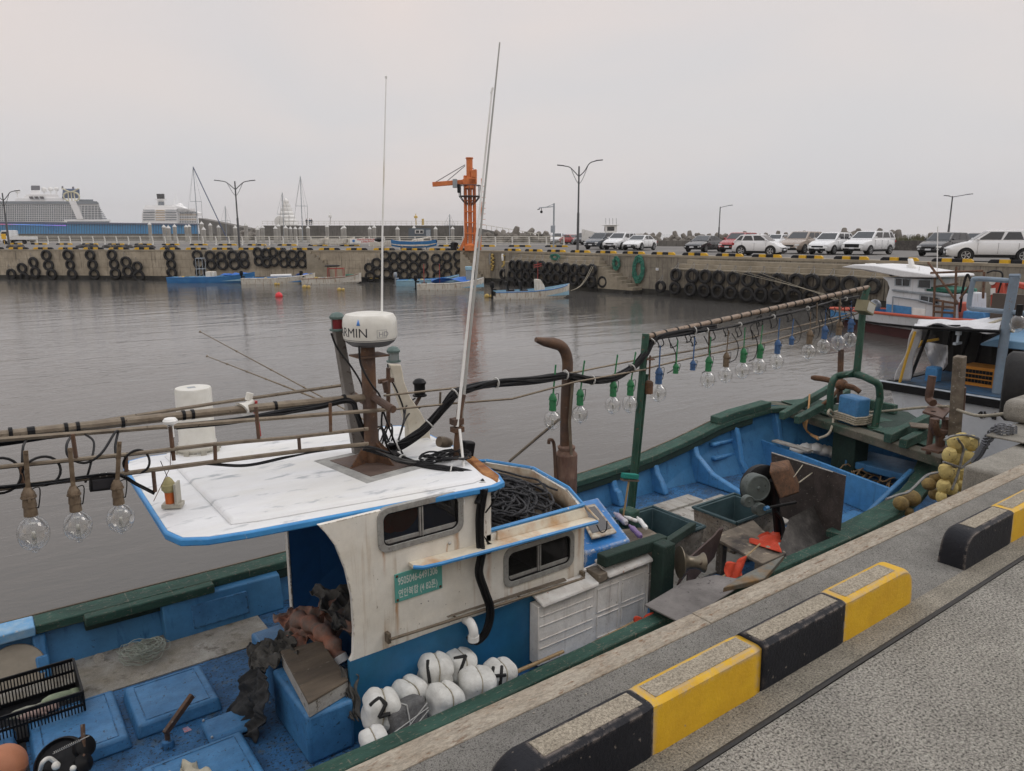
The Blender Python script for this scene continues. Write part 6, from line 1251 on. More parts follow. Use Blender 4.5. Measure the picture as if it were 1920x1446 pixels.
mb = MB(); mb.lathe([(.014,0),(.014,.01),(.005,.02)], (3.12,5.1,2.0), (0,-1,0), n=8)
for s, z in ((2.83,1.53),(2.9,1.53),(3.9,1.3)): mb.lathe([(.006,0),(.004,.006)], (s,5.1,z), (0,-1,0), n=6)
mb.build('wall_stud', m_al, bt)
# ---- roof
rp_ = [(1.10,7.72),(1.04,7.5),(1.0,5.62),(1.06,5.42),(1.22,5.32),(1.5,5.26),(3.55,5.02),(3.68,5.06),(3.76,5.25),(3.9,5.95),(3.96,6.9),(3.88,7.35),(3.6,7.5),(1.25,7.78)]
def inset(poly, d):
    c = Vector((sum(a for a, b in poly)/len(poly), sum(b for a, b in poly)/len(poly))); out = []
    for a, b in poly: v = Vector((a, b))-c; out.append((c.x+v.x*(1-d/abs(v.x) if abs(v.x) > .6 else 1), c.y+v.y*(1-d/abs(v.y) if abs(v.y) > .6 else 1)))
    return out
RZ = 2.44; i1 = inset(rp_, .02); i2 = inset(rp_, .09); i3 = inset(rp_, .13)
mb = MB(); mb.hexa([Vector((a,b,RZ-.045)) for a, b in rp_], [Vector((a,b,RZ+.012)) for a, b in rp_]); mb.build('roof_edge', m_rtrim, bt, bev=.012)
mb = MB(); mb.hexa([Vector((a,b,RZ+.012)) for a, b in i1], [Vector((a,b,RZ+.02)) for a, b in i2])
i4 = [(max(a, 1.42), b) for a, b in i3]; mb.hexa([Vector((a,b,RZ+.02)) for a, b in i4], [Vector((a+(.03 if a < 2 else -.03),b+(.03 if b < 6.4 else -.03),RZ+.055)) for a, b in i4]); mb.build('roof', m_roof, bt, bev=.014, seg=3)
mb = MB(); mb.hexa([Vector((3.6,5.06,RZ+.013)),Vector((3.72,5.2,RZ+.013)),Vector((3.86,5.9,RZ+.013)),Vector((3.76,5.9,RZ+.013)),Vector((3.6,5.3,RZ+.013))],[Vector((3.62,5.08,RZ+.026)),Vector((3.72,5.22,RZ+.026)),Vector((3.85,5.88,RZ+.045)),Vector((3.78,5.88,RZ+.06)),Vector((3.62,5.3,RZ+.03))]); mb.build('rusted_roof_corner', M('rusted_corner', (.2,.07,.02), (.42,.2,.07), .5, 7, .15, .8, bump=.3, var=.3), bt, bev=.005)
RT_ = RZ+.055
def bundle(name, pts, r, k, jit, mat, parent, seed=1, n=6, ties=0):
    g_ = random.Random(seed); P = smooth_path(pts, 8); mb = MB(); L = len(P)
    for i in range(k):
        a0 = g_.uniform(0, 6.28); rr = math.sqrt(g_.random())*jit; w = g_.uniform(.15, .5); ph = g_.uniform(0, 6)
        Q = []
        for j, p in enumerate(P):
            a = a0+w*math.sin(j*.25+ph)*2; t = (P[min(j+1,L-1)]-P[max(j-1,0)]).normalized(); u = t.cross(UP); u = u.normalized() if u.length > .05 else Vector((0,1,0)); v_ = t.cross(u); Q.append(p+(u*math.cos(a)+v_*math.sin(a))*rr)
        mb.tube(Q, r*g_.uniform(.8, 1.25), n=n)
    o = mb.build(name, mat, parent)
    if ties:
        for q in range(ties):
            mt = MB(); j = int((q+.5)*L/ties); p = P[j]; t = (P[min(j+1,L-1)]-P[max(j-1,0)]).normalized(); mt.lathe([(jit+r*1.3,-.006),(jit+r*1.6,0),(jit+r*1.3,.006)], p, t, n=12); mt.build('cable_tie', m_tie, o)
    return o
# ---- mast with base plate, radar, cross tube
MX, MY = 2.93, 6.15
mb = MB(); mb.hexa([Vector((2.5,6.5,RT_)),Vector((2.62,5.62,RT_)),Vector((3.3,5.72,RT_)),Vector((3.2,6.55,RT_))],[Vector((2.51,6.5,RT_+.006)),Vector((2.63,5.63,RT_+.006)),Vector((3.29,5.73,RT_+.006)),Vector((3.19,6.54,RT_+.006))],1); mb.hexa([Vector((2.62,6.4,RT_+.006)),Vector((2.72,5.75,RT_+.006)),Vector((3.2,5.82,RT_+.006)),Vector((3.1,6.45,RT_+.006))],[Vector((2.62,6.4,RT_+.012)),Vector((2.72,5.75,RT_+.012)),Vector((3.2,5.82,RT_+.012)),Vector((3.1,6.45,RT_+.012))],0); mb.build('mast_base_plate', [M('brown_base_plate', (.09,.06,.05), (.13,.09,.07), .5, 8, .2, .6, bump=.3), M('sealant_grey', (.36,.36,.34), (.25,.25,.24), .5, 8, .15, .8)], bt)
mast = MB(); mast.lathe([(.072,0),(.075,.02),(.073,.06),(.066,.12),(.066,1.15)], (MX,MY,RT_), n=18); mast = mast.build('mast', m_rustm, bt)
mb = MB()
for a in (200, 20, 290): c, s = math.cos(math.radians(a)), math.sin(math.radians(a)); mb.prism([(MX+c*.06,MY+s*.06,RT_+.012),(MX+c*.28,MY+s*.28,RT_+.012),(MX+c*.26,MY+s*.26,RT_+.03),(MX+c*.1,MY+s*.1,RT_+.18),(MX+c*.06,MY+s*.06,RT_+.2)], (s*.006,-c*.006,0), (-s*.006,c*.006,0))
mb.build('gusset', m_rust, mast)
zR = EYE-1.02+.02; cR = Vector((3.03,6.2,0))
mb = MB(); mb.box(MX-.13, MX+.17, MY-.1, MY+.13, zR-.1, zR-.085); mb.lathe([(.075,RT_+1.15),(.06,zR-.02)], (MX,MY,0), n=16); mb.build('radar_bracket', m_rustm, mast, bev=.002)
m_rad = M('radar_white', (.66,.65,.6), (.55,.53,.47), .6, 5, .2, .35, streak=(.4,.37,.3), stamt=.72, c3=(.3,.25,.2), amt3=.735, s3=60, w3=.02, var=.06)
mb = MB(); mb.lathe([(.2,.03),(.238,.06),(.246,.1),(.246,.2),(.24,.25),(.215,.285),(.15,.298),(.02,.302)], (MX+.04,MY+.02,zR), n=40, m=0); ra = mb.build('radar_dome', m_rad, bt, sm=40)
mb = MB(); mb.lathe([(.1,-.01),(.17,0),(.215,.03),(.243,.07),(.236,.07)], (MX+.04,MY+.02,zR), n=40); mb.build('radar_base', M('radar_grey', (.11,.11,.115), rough=.5), ra)
cc = (MX+.04, MY+.02, zR); va = math.atan2(-cc[1], -cc[0])
text('GARMIN', .115, (0,0,0), (1,0,0), (0,0,1), M('radar_lettering', (.025,.025,.03), rough=.6, var=0), ra, depth=.0008, cyl=((cc[0],cc[1],zR+.1), .2462, va-1.86), bold=.0)
text('HD', .062, (0,0,0), (1,0,0), (0,0,1), M('radar_hd', (.3,.3,.3), rough=.6, var=0), ra, depth=.0008, cyl=((cc[0],cc[1],zR+.105), .2462, va+.3), sx=1.1, bold=.001)
mb = MB()
def cylp(a, z, r=.2474): return Vector((cc[0]+r*math.cos(a), cc[1]+r*math.sin(a), zR+z))
hdp = [cylp(va+.25+.0, .095), cylp(va+.43, .095), cylp(va+.62, .095), cylp(va+.62, .163), cylp(va+.43, .163), cylp(va+.25, .163), cylp(va+.25, .095)]
mb.tube(hdp, .0022, n=4); mb.build('logo_frame', MATS['radar_hd'], ra)
mb = MB(); mb.add([cylp(va-.49,.205),cylp(va-.35,.205),cylp(va-.42,.262,.243)],[(0,1,2)]); mb.build('blue_triangle', M('logo_blue', (.08,.25,.65), rough=.5), ra, solid=.002)
# cross tube and rig pipes
mb = MB(); mb.tube([Pt(645,727,6.75), Pt(685,755,6.3)], .03, n=8); mb.tube([Pt(700,745,6.1), Pt(737,768,5.75)], .036, n=10); mb.build('cross_tube', m_rustm, mast)
TN = 5.72
mb = MB(); mb.tube([Pt(-360,866,6.15), Pt(-60,827,6.15), Pt(0,817,6.15), Pt(300,784,6.15), Pt(520,761,6.15), Pt(690,745,6.15)], .036, n=10); mb.build('boom_pipe', m_brz, bt); q_ = Pt(-330,863,6.15); mb = MB(); mb.tube([Vector((q_.x,6.15,ZD)), q_+UP*.05], .045, n=10); mb.tube([Vector((q_.x,TN-.1,q_.z-.02)), Vector((q_.x,6.7,q_.z-.02))], .025, n=8); mb.build('stern_rig_post', m_rustm, bt)
mb = MB(); mb.tube([Pt(-360,857,6.6), Pt(-60,821,6.6), Pt(125,800,6.6), Pt(400,757,6.6), Pt(645,722,6.6)], .017, n=6); mb.tube([Pt(-360,858,6.0), Pt(-60,829,6.0), Pt(200,809,6.0), Pt(400,793,6.0), Pt(740,767,6.0)], .02, n=6); mb.build('rig_pipe', m_brz, bt)
mb = MB(); mb.tube([Pt(-360,922,TN), Pt(-60,884,TN), Pt(0,876,TN), Pt(250,851,TN), Pt(400,833,TN), Pt(550,820,TN), Pt(690,804,TN)], .016, n=7); mb.tube([Pt(-360,958,TN), Pt(-60,921,TN), Pt(0,916,TN), Pt(180,895,TN), Pt(400,866,TN), Pt(560,846,TN), Pt(690,832,TN)], .018, n=7); mb.build('lower_rig_pipe', m_brz, bt)
mb = MB()
for (a, b), (c, d) in (((40,875),(43,913)),((236,852),(237,886)),((136,814),(143,862)),((319,800),(323,842)),((403,834),(404,864)),((560,818),(562,845)),((480,763),(485,822)),((619,756),(620,809)),((287,880),(291,922))): mb = MB(); mb.tube([Pt(a, b, TN), Pt(c, d, TN)], .014, n=6); mb.build('rig_upright', m_rustm, bt)
mb = MB()
for u, v in ((20,812),(55,811),(62,810),(124,803),(146,801),(230,792),(344,779),(361,777),(516,761),(645,748)): p = Pt(u, v, 6.15); mb = MB(); mb.lathe([(.041,-.012),(.041,.012)], p, (1,0,-.02), n=10); mb.build('tape_wrap', m_blk, bt)
bundle('cable_bundle', [Pt(330,800,6.1), Pt(430,791,6.1), Pt(520,775,6.1), Pt(600,762,6.1), Pt(655,752,6.12), Pt(668,775,6.15), Pt(682,815,6.2), Pt(690,830,6.2)], .009, 8, .022, m_cable, bt, 3, 6)
bundle('cable_bundle', [Pt(-40,838,6.05), Pt(100,820,6.05), Pt(220,806,6.05), Pt(330,800,6.1)], .009, 4, .012, m_cable, bt, 4, 6)
bundle('cable_bundle', [Pt(380,870,TN), Pt(460,874,TN), Pt(540,858,TN), Pt(600,846,TN), Pt(680,838,TN+.1), Pt(730,850,5.9)], .007, 3, .012, m_cable, bt, 5, 6)
bundle('cable_bundle', [Pt(-20,916,TN-.03), Pt(90,905,TN-.03), Pt(165,894,TN-.03), Pt(220,890,TN-.03), Pt(260,910,TN), Pt(290,925,TN)], .007, 3, .008, m_cable, bt, 6, 6)
# looping cables on the left rig
mb = MB()
def loop(c, rx, rz, t, r=.008, a0=-1.4, a1=4.9): return [Pt(c[0], c[1], t)+Vector((rx*math.cos(a), .02*math.sin(a*2), rz*math.sin(a))) for a in [a0+(a1-a0)*i/24 for i in range(25)]]
mb.tube(loop((78,884), .11, .1, TN), .009, n=6); mb.tube(loop((-5,893), .13, .12, TN), .009, n=6); mb.tube(loop((256,866), .085, .085, TN), .009, n=6)
mb.tube(smooth_path([Pt(50,825,6), Pt(43,840,5.8), Pt(42,880,TN), Pt(46,900,TN)], 6), .008, n=6); mb.tube(smooth_path([Pt(135,815,6), Pt(125,835,5.8), Pt(130,858,TN), Pt(160,868,TN), Pt(190,850,TN), Pt(215,812,5.9), Pt(222,808,6)], 8), .009, n=6); mb.tube(smooth_path([Pt(158,813,6), Pt(176,830,5.85), Pt(170,870,TN), Pt(160,905,TN)], 8), .008, n=6); mb.tube(smooth_path([Pt(222,808,6), Pt(216,840,5.8), Pt(222,870,TN)], 6), .009, n=6); mb.build('loose_cable', m_cable, bt)
mb = MB(); mb.box(-.09, .09, -.03, .03, -.05, .05, mat=Matrix.Translation(Pt(195,905,TN))@Matrix.Rotation(.08, 4, 'Y')); mb.box(-.075, .075, -.034, -.03, -.035, .035, 1, mat=Matrix.Translation(Pt(195,905,TN))@Matrix.Rotation(.08, 4, 'Y')); o = mb.build('small_floodlight', [m_blk, M('dark_lens', (.03,.03,.035), rough=.1)], bt, bev=.008)
mb = MB(); mb.tube([Pt(189,902,TN-.02), Pt(187,887,TN-.02)], .005, n=5); mb.tube([Pt(201,900,TN-.02), Pt(199,886,TN-.02)], .005, n=5); mb.build('white_tie', m_tie, o)
# GPS mushroom, orange beacon, raydome cylinder, loudhailer
mb = MB(); p = Pt(319,790,5.75); mb.lathe([(.02,-.12),(.02,-.03),(.048,-.015),(.052,.005),(.04,.022),(.0,.028)], p, n=18); mb.build('gps_aerial', m_white, bt); mb = MB(); mb.tube([p-UP*.12, p-UP*.3+Vector((0,0,0))], .014, n=6); mb.tube([p-UP*.1, p-UP*.35+Vector((-.03,0,0)), Pt(288,940,5.6)], .003, n=4); mb.build('aerial_post', m_rustm, bt)
pb_ = Vector((Pz(372,845,RT_).x, Pz(372,845,RT_).y, RT_)); mb = MB(); 
hC = Pt(368,726,pb_.y).z-RT_; mb.lathe([(.2,.0),(.2,.03),(.175,.035),(.175,.1),(.168,.11),(.168,hC-.02),(.16,hC),(.0,hC+.003)], pb_, n=40); o = mb.build('satellite_dome', m_rad, bt, sm=40); mb = MB(); mb.lathe([(.19,.01),(.2,.015),(.2,.045),(.185,.05)], pb_, n=40)
for k in range(8): a = k*.785; mb.box(-.025,.025,-.012,.012,.0,.05, mat=Matrix.Translation(pb_)@Matrix.Rotation(a, 4, 'Z')@Matrix.Translation((.2,0,0))@Matrix.Rotation(1.57, 4, 'Z'))
mb.build('dome_base_ring', M('dirty_bracket', (.4,.38,.32)), o); mb = MB(); mb.box(-.05,.02,-.03,.03,hC+.003,hC+.005, mat=Matrix.Translation(pb_)); mb.build('dome_label', m_galv, o)
be = Pz(325,950,RZ+.03); mb = MB(); mb.box(-.075,.075,-.05,.05,0,.035); mb.box(.03,.05,-.06,.06,.03,.2); o1 = mb.build('beacon_bracket', M('dirty_bracket', (.4,.38,.32)), bt, bev=.004); o1.location = be; o1.rotation_euler = (0,0,-.5); 
mb = MB(); bp_ = be+Vector((-.02,0,.03)); mb.lathe([(.033,0),(.036,.1)], bp_, n=16, m=0); mb.lathe([(.04,.1),(.052,.13),(.046,.17),(.03,.2),(.012,.22),(.0,.221)], bp_, n=16, m=1); mb.lathe([(.05,.115),(.055,.12),(.055,.16),(.05,.165)], bp_, n=16, m=1); mb.tube([bp_+UP*.21, bp_+Vector((-.04,0,.36))], .003, n=5, m=2); o = mb.build('rescue_beacon', [M('beacon_orange', (.6,.14,.03), rough=.5), M('faded_beacon_top', (.36,.32,.16), rough=.6), m_blk], bt)
mb = MB(); p = Pt(466,757,6.2); mb.lathe([(.03,0),(.032,.06),(.06,.1),(.075,.12)], p+Vector((.03,0,.02)), (-.7,-.3,-.4), n=14); mb.tube([p+Vector((0,0,.03)), p+Vector((.02,0,.09))], .03, n=10); mb.build('loudhailer', m_rad, bt); mb = MB(); mb.tube([Pt(479,752,6.2), Pt(479,775,6.2)], .018, n=8); mb.tube([Pt(481,780,6.1), Pt(486,818,6.1)], .018, n=8); mb.build('red_tipped_rod', M('red_tip', (.4,.04,.04)), bt)
# ---- navigation light columns and fin
def light(p, col, gname, r=.055, h=.1, cap_m=None):
    mb = MB(); mb.lathe([(r*1.25,-.01),(r*1.25,.005),(r,.01)], p, n=14); mb.lathe([(r*1.15,h),(r*1.2,h+.02),(r*.8,h+.05),(r*.3,h+.06),(0,h+.062)], p, n=14)
    for k in range(4): a = k*1.57+.4; mb.tube([p+Vector((r*1.15*math.cos(a),r*1.15*math.sin(a),0)), p+Vector((r*1.15*math.cos(a),r*1.15*math.sin(a),h+.01))], .004, n=5)
    o = mb.build('navigation_light', cap_m or M('verdigris', (.07,.11,.1), (.13,.18,.17), .5, 14, .15, .7), bt); mb = MB(); mb.lathe([(r*.9,.01),(r*.9,h)], p, n=14); mb.build('lens', col, o)
m_redl = M('red_lens', (.16,.015,.02), rough=.2, var=0); m_clr = M('clear_lens', (.25,.28,.28), rough=.1, var=0)
tp = Pt(633,618,6.45); light(tp, m_redl, 'red', .06, .1)
bp2 = Vector((Pz(675,850,RT_).x, 6.5, RT_)); mb = MB(); mb.hexa([bp2+Vector((-.06,-.04,0)),bp2+Vector((.06,-.04,0)),bp2+Vector((.06,.04,0)),bp2+Vector((-.06,.04,0))],[tp+Vector((-.045,-.035,-.01)),tp+Vector((.045,-.035,-.01)),tp+Vector((.045,.035,-.01)),tp+Vector((-.045,.035,-.01))]); mb.build('raked_light_column', M('dull_steel', (.15,.135,.12), (.26,.25,.24), .52, 3, .15, .5, metal=.3, c3=(.08,.06,.05), amt3=.62, s3=20), bt, bev=.008)
tp2 = Pt(738,677,6.7); light(tp2, m_clr, 'clear', .058, .09)
mb = MB(); fin = [(728,683),(750,683),(756,715),(768,745),(787,772),(803,803),(806,828),(803,838),(768,845),(763,838),(762,800),(752,765),(740,730)]; mb.prism([Pt(u, v, 6.62) for u, v in fin], (0,-.03,0), (0,.05,0)); mb.build('mast_fin', M('fin_cream', (.6,.56,.47), (.5,.44,.33), .6, 3, .2, .5, c3=(.3,.16,.07), amt3=.71, s3=20), bt, bev=.012)
tp3 = Pt(787,741,6.75); light(tp3, m_blk, 'dark', .06, .12, m_blk); mb = MB(); mb.tube([Pt(728,690,6.5), Pt(728,800,6.5)], .022, n=8); mb.box(-.08,.08,-.02,.02,-.02,.02, mat=Matrix.Translation(Pt(724,714,6.5))); mb.tube([Pt(722,715,6.45), Pt(726,735,6.45)], .035, n=8); mb.tube([tp3-UP*.02, Pt(770,775,6.7)], .02, n=6); mb.build('horn_post', m_rustm, bt)
mb = MB()
for pts in ([Pt(621,625,6.4), Pt(632,652,6.4), Pt(660,690,6.35), Pt(678,722,6.3), Pt(684,760,6.3), Pt(690,800,6.25)], [Pt(673,650,6.05), Pt(677,685,6.05), Pt(697,722,6.02), Pt(712,742,6.05), Pt(720,775,6.1), Pt(740,830,6.1)], [Pt(727,683,6.6), Pt(730,705,6.55), Pt(745,735,6.5), Pt(757,770,6.5), Pt(755,800,6.4), Pt(745,830,6.3)], [Pt(718,762,6.0), Pt(716,800,6.0), Pt(730,845,6.0), Pt(760,870,6.0)], [Pt(778,747,6.7), Pt(763,760,6.6), Pt(757,790,6.4), Pt(748,830,6.3), Pt(760,862,6.0)], [Pt(790,763,6.7), Pt(768,775,6.6), Pt(755,800,6.4), Pt(745,838,6.2), Pt(745,860,6.0), Pt(775,880,5.8)]): mb.tube(smooth_path(pts, 7), .009, n=6)
mb.build('aerial_lead', m_cable, bt)
# big bundle up to the forward rig
bundle('main_cable_bundle', [Pt(728,838,6.3), Pt(748,836,6.2), Pt(775,820,6.15), Pt(805,795,6.12), Pt(835,760,6.1), Pt(853,738,6.1), Pt(880,728,6.1), Pt(930,718,6.12), Pt(1000,713,6.13), Pt(1060,703,6.14), Pt(1075,706,6.14), Pt(1110,713,6.14), Pt(1150,708,6.14), Pt(1185,690,6.14), Pt(1208,665,6.14), Pt(1222,640,6.14), Pt(1240,630,6.14), Pt(1300,620,6.15), Pt(1340,612,6.15)], .011, 22, .042, m_cable, bt, 9, 6, 9)
bundle('main_cable_bundle', [Pt(735,850,6.2), Pt(750,860,6.0), Pt(790,875,5.75), Pt(830,880,5.55), Pt(860,885,5.45), Pt(890,893,5.35), Pt(905,915,5.12), Pt(896,945,5.06)], .011, 12, .035, m_cable, bt, 10, 6, 3)
bundle('cable_bundle', [Pt(680,842,5.9), Pt(720,852,5.85), Pt(760,865,5.8), Pt(810,868,5.8), Pt(850,872,5.7), Pt(890,892,5.4)], .009, 7, .02, m_cable, bt, 11, 6)
mb = MB(); g_ = random.Random(8)
for k in range(8):
    c = Pz(835+g_.uniform(-18,18), 850+g_.uniform(-6,8), RT_+.02+.01*k); mb.tube([c+Vector((.2*g_.uniform(.6,1)*math.cos(a), .1*g_.uniform(.9,1)*math.sin(a), .02*math.sin(a*2+k))) for a in [2*math.pi*i/22 for i in range(23)]], .009, n=5)
mb.build('coiled_cable', m_cable, bt); mb = MB()
for k in range(6):
    c = Pz(722+g_.uniform(-8,8), 815+g_.uniform(-6,12), RT_+.05); mb.tube([c+Vector((.05*math.cos(a)*g_.uniform(.8,1), .06*math.sin(a), .12*math.sin(a+k))) for a in [2*math.pi*i/18 for i in range(19)]], .008, n=5)
mb.build('coiled_cable', m_cable, bt)
# aerials at the front right of the roof
pz0 = Vector((3.66, 5.75, RT_)); a0 = Pt(853,860,5.75)
mb = MB(); mb.tube([Vector((a0.x, 5.75, RZ)), Pt(862,770,5.78), Pt(868,740,5.8)], .03, n=10); mb.box(-.05,.06,-.05,.04,-.03,.03, mat=Matrix.Translation(Pt(855,790,5.78))); mb.box(-.05,.06,-.05,.04,-.02,.03, mat=Matrix.Translation(Pt(856,806,5.78))); mb.build('aerial_post', m_rustm, bt, bev=.004)
mb = MB(); mb.tube([Pt(857,800,5.74), Pt(923,165,5.9)], [.016,.008], n=8); mb.tube([Pt(921,175,5.9), Pt(924,165,5.9)], .011, n=8); mb.build('long_whip_aerial', m_white, bt)
mb = MB(); mb.tube([Pt(866,805,5.78), Pt(870,740,5.8), Pt(937,80,5.95)], [.015,.014,.007], n=8); mb.build('long_whip_aerial', M('aged_aerial', (.42,.42,.4), (.34,.34,.32), .5, 3, .2, .5), bt)
mb = MB(); mb.tube([Pt(862,805,5.7), Pt(870,882,5.5)], .013, n=8); mb.tube([Pt(870,882,5.5), Pt(871,945,5.05)], .002, n=4); mb.build('white_pipe', m_white, bt)
mb = MB(); mb.tube([Pt(716,590,6.2), Pt(717,440,6.25), Pt(724,145,6.4)], [.011,.009,.005], n=8); mb.lathe([(.008,0),(.012,.02),(.005,.03)], Pt(724,148,6.4), n=8); mb.build('thin_aerial', m_white, bt)
mb = MB(); p = Pt(823,828,5.85); mb.lathe([(.05,0),(.055,.05),(.05,.1),(.04,.14)], p, (1,.1,-.3), n=14); mb.build('searchlight', m_brz, bt); mb = MB(); p = Pt(876,850,5.8); mb.box(-.07,.06,-.04,.05,-.1,.12, mat=Matrix.Translation(p)@Matrix.Rotation(.2, 4, 'Y')); mb.build('floodlight', m_blk, bt, bev=.02)
# fishing rods behind the roof
for (a, b, c, d), lb in (((375,622,735,815), 'upper'), ((388,668,600,750), 'lower')):
    mb = MB(); P0, P1 = Pt(a, b, 7.3), Pt(c, d, 7.15); mb.tube([P0, P0.lerp(P1,.5), P1], [.004,.007,.011], n=6)
    for k in range(6): q = P0.lerp(P1, k/6); mb.lathe([(.012,-.006),(.012,.006)], q, (P1-P0), n=6)
    tag(mb.build('fishing_rod', m_brz), f'{lb} of two brown fishing rods sticking out behind the cabin roof', 'fishing rod', 'two fishing rods leaning on the roof')
# ---- exhaust
ex = Vector((5.47, 6.3, 0)); mb = MB(); zt_ = lambda v: Pt(1060, v, 6.3).z
mb.lathe([(.13,zt_(925)-.5),(.13,zt_(895)),(.134,zt_(893)),(.13,zt_(890)),(.13,zt_(852)),(.1,zt_(846)),(.085,zt_(842))], ex, n=24); mb.lathe([(.1,zt_(842)),(.105,zt_(838)),(.07,zt_(834))], ex, n=20)
mf = mb.build('exhaust_silencer', M('rusty_silencer', (.11,.055,.04), (.24,.16,.12), .5, 5, .14, .85, metal=.1, bump=.6, bs=50, st=(1,1,.3), c3=(.35,.3,.25), amt3=.66, s3=18, var=.3), bt)
mb = MB(); zz = [Pt(u, v, 6.3) for u, v in ((1060,840),(1061,760),(1064,700),(1063,670),(1053,650),(1035,643))]; mb.tube(smooth_path(zz, 5)+[Pt(1020,641,6.3), Pt(1005,637,6.3)], [.063]*26+[.05,.028], n=14); mb.build('exhaust_pipe', m_rustm, mf)
mb = MB(); mb.tube(smooth_path([Pt(1043,925,6.3), Pt(1040,850,6.3), Pt(1037,828,6.3), Pt(1030,825,6.25), Pt(1029,832,6.25)], 5), .02, n=8); mb.build('small_vent_pipe', m_rustm, bt)
mb = MB(); mb.tube([Pt(1075,925,6.2), Pt(1071,850,6.2), Pt(1068,790,6.2), Pt(1075,700,6.22)], .018, n=7); mb.tube([Pt(955,865,7.0), Pt(1050,785,6.4)], .018, n=7); mb.build('stay_rod', m_brz, bt)
# ---- forward rig: green masts, beam, lower rods
FM = Vector((6.42, 6.15, 0)); mb = MB(); m_gp = M('green_mast_paint', (.015,.06,.04), (.03,.085,.055), .5, 5, .2, .6, bump=.3, c3=(.13,.07,.045), amt3=.64, s3=22, w3=.02, var=.25)
p0, p1 = Pt(1180,935,6.15), Pt(1211,626,6.15); p0.z = .9; mb.tube([p0, p1], .045, n=10); mb.tube([p0+Vector((.06,0,0)), p1+Vector((.05,0,-.5))], .018, n=6); mb.build('green_rig_post', m_gp, bt)
p2 = Pt(1627,539,6.3); mb = MB(); mb.tube([p1-UP*.04, p2], .036, n=12); mb.build('lamp_beam', M('brown_beam', (.21,.15,.105), (.3,.24,.19), .5, 5, .15, .6, metal=.2, c3=(.09,.06,.04), amt3=.6, s3=25, var=.25), bt)
mb = MB()
for k in range(24): q = (p1-UP*.04).lerp(p2, (k+.6)/24.5); mb.lathe([(.042,-.01),(.044,0),(.042,.01)], q, p2-p1, n=10)
mb.build('beam_lashing', m_blk, bt)
mb = MB(); mb.tube([Pt(720,742,6.15), Pt(860,727,6.15), Pt(1080,698,6.15), Pt(1190,676,6.15)], .012, n=6); mb.tube([Pt(735,768,6.1), Pt(845,757,6.1), Pt(960,748,6.1), Pt(1080,716,6.1), Pt(1210,693,6.1)], .012, n=6)
mb.tube([Pt(1215,672,6.2), Pt(1340,650,6.25), Pt(1460,620,6.3), Pt(1600,588,6.35)], .013, n=6); mb.tube([Pt(1190,696,6.15), Pt(1310,668,6.2), Pt(1440,642,6.25), Pt(1560,605,6.3), Pt(1615,585,6.3)], .013, n=6)
for u, a, b in ((826,735,757),(1080,697,712),(1330,617,662),(1532,568,610),(1575,560,620)): mb.tube([Pt(u,a,6.2), Pt(u-1,b,6.2)], .012, n=5)
mb.build('lower_lamp_rod', m_brz, bt)
bundle('beam_cable', [Pt(1300,622,6.12), Pt(1350,616,6.12), Pt(1400,606,6.14), Pt(1450,594,6.16), Pt(1500,582,6.2), Pt(1560,566,6.25), Pt(1610,556,6.28)], .009, 6, .022, m_cable, bt, 12, 5, 5)
mb = MB(); g_ = random.Random(4)
for u, v in ((1238,640),(1262,636),(1290,632),(1300,640),(1335,628),(1362,622),(1385,622),(1415,620),(1425,602),(1450,600),(1480,592),(1520,590),(1545,592),(1560,580),(1580,590),(1595,575)):
    c = Pt(u, v, 6.2); r_ = g_.uniform(.05,.11); mb.tube([c+Vector((r_*math.cos(a)*.8, .02*math.sin(3*a), r_*math.sin(a)*1.2)) for a in [g_.uniform(0,.3)+2*math.pi*i/20 for i in range(21)]], .007, n=5)
for u, v, w_ in ((1255,640,60),(1320,630,70),(1372,625,55),(1408,618,60),(1490,598,48),(1525,588,52),(1548,585,50),(1590,580,40)): mb.tube(smooth_path([Pt(u,v,6.2), Pt(u+12,v+w_*.4,6.2), Pt(u+8,v+w_*.85,6.2), Pt(u-4,v+w_,6.2)], 6), .006, n=5)
mb.build('loose_cable', m_cable, bt)
# forward mast, hoop frame
mb = MB(); q0 = Pt(1606,702,6.3); mb.tube([q0, Pt(1620,560,6.3), p2], [.06,.055,.05], n=12); mb.build('green_rig_post', m_gp, bt)
mb = MB(); mb.box(-.13,.12,-.1,.1,-.08,.1, mat=Matrix.Translation(Pt(1622,578,6.15))@Matrix.Rotation(.35, 4, 'Y')); mb.box(-.12,.1,-.105,-.1,-.06,.08, 1, mat=Matrix.Translation(Pt(1622,578,6.15))@Matrix.Rotation(.35, 4, 'Y')); mb.build('bow_floodlight', [M('olive_case', (.22,.2,.12)), M('frosted_lens', (.5,.5,.45), rough=.2)], bt, bev=.01)
h0, h1 = Pz(1556,772,1.6), Pz(1640,802,1.5); hz = 2.33; mb = MB(); mb.tube([h0]+smooth_path([Pt(1557,735,h0.y), Pt(1561,716,h0.y), Pt(1572,705,h0.y+.0), Pt(1605,702,6.3), Pt(1632,712,h1.y+.1), Pt(1647,722,h1.y), Pt(1650,745,h1.y)], 5)+[h1], .058, n=12); mb.lathe([(.1,0),(.1,.02)], h0, n=10); mb.lathe([(.12,0),(.12,.02)], h1, n=10); mb.prism([Pt(1586,703,6.35), Pt(1624,714,6.35), Pt(1606,690,6.35)], (0,-.02,0), (0,.02,0)); mb.build('hoop_frame', m_gp, bt)
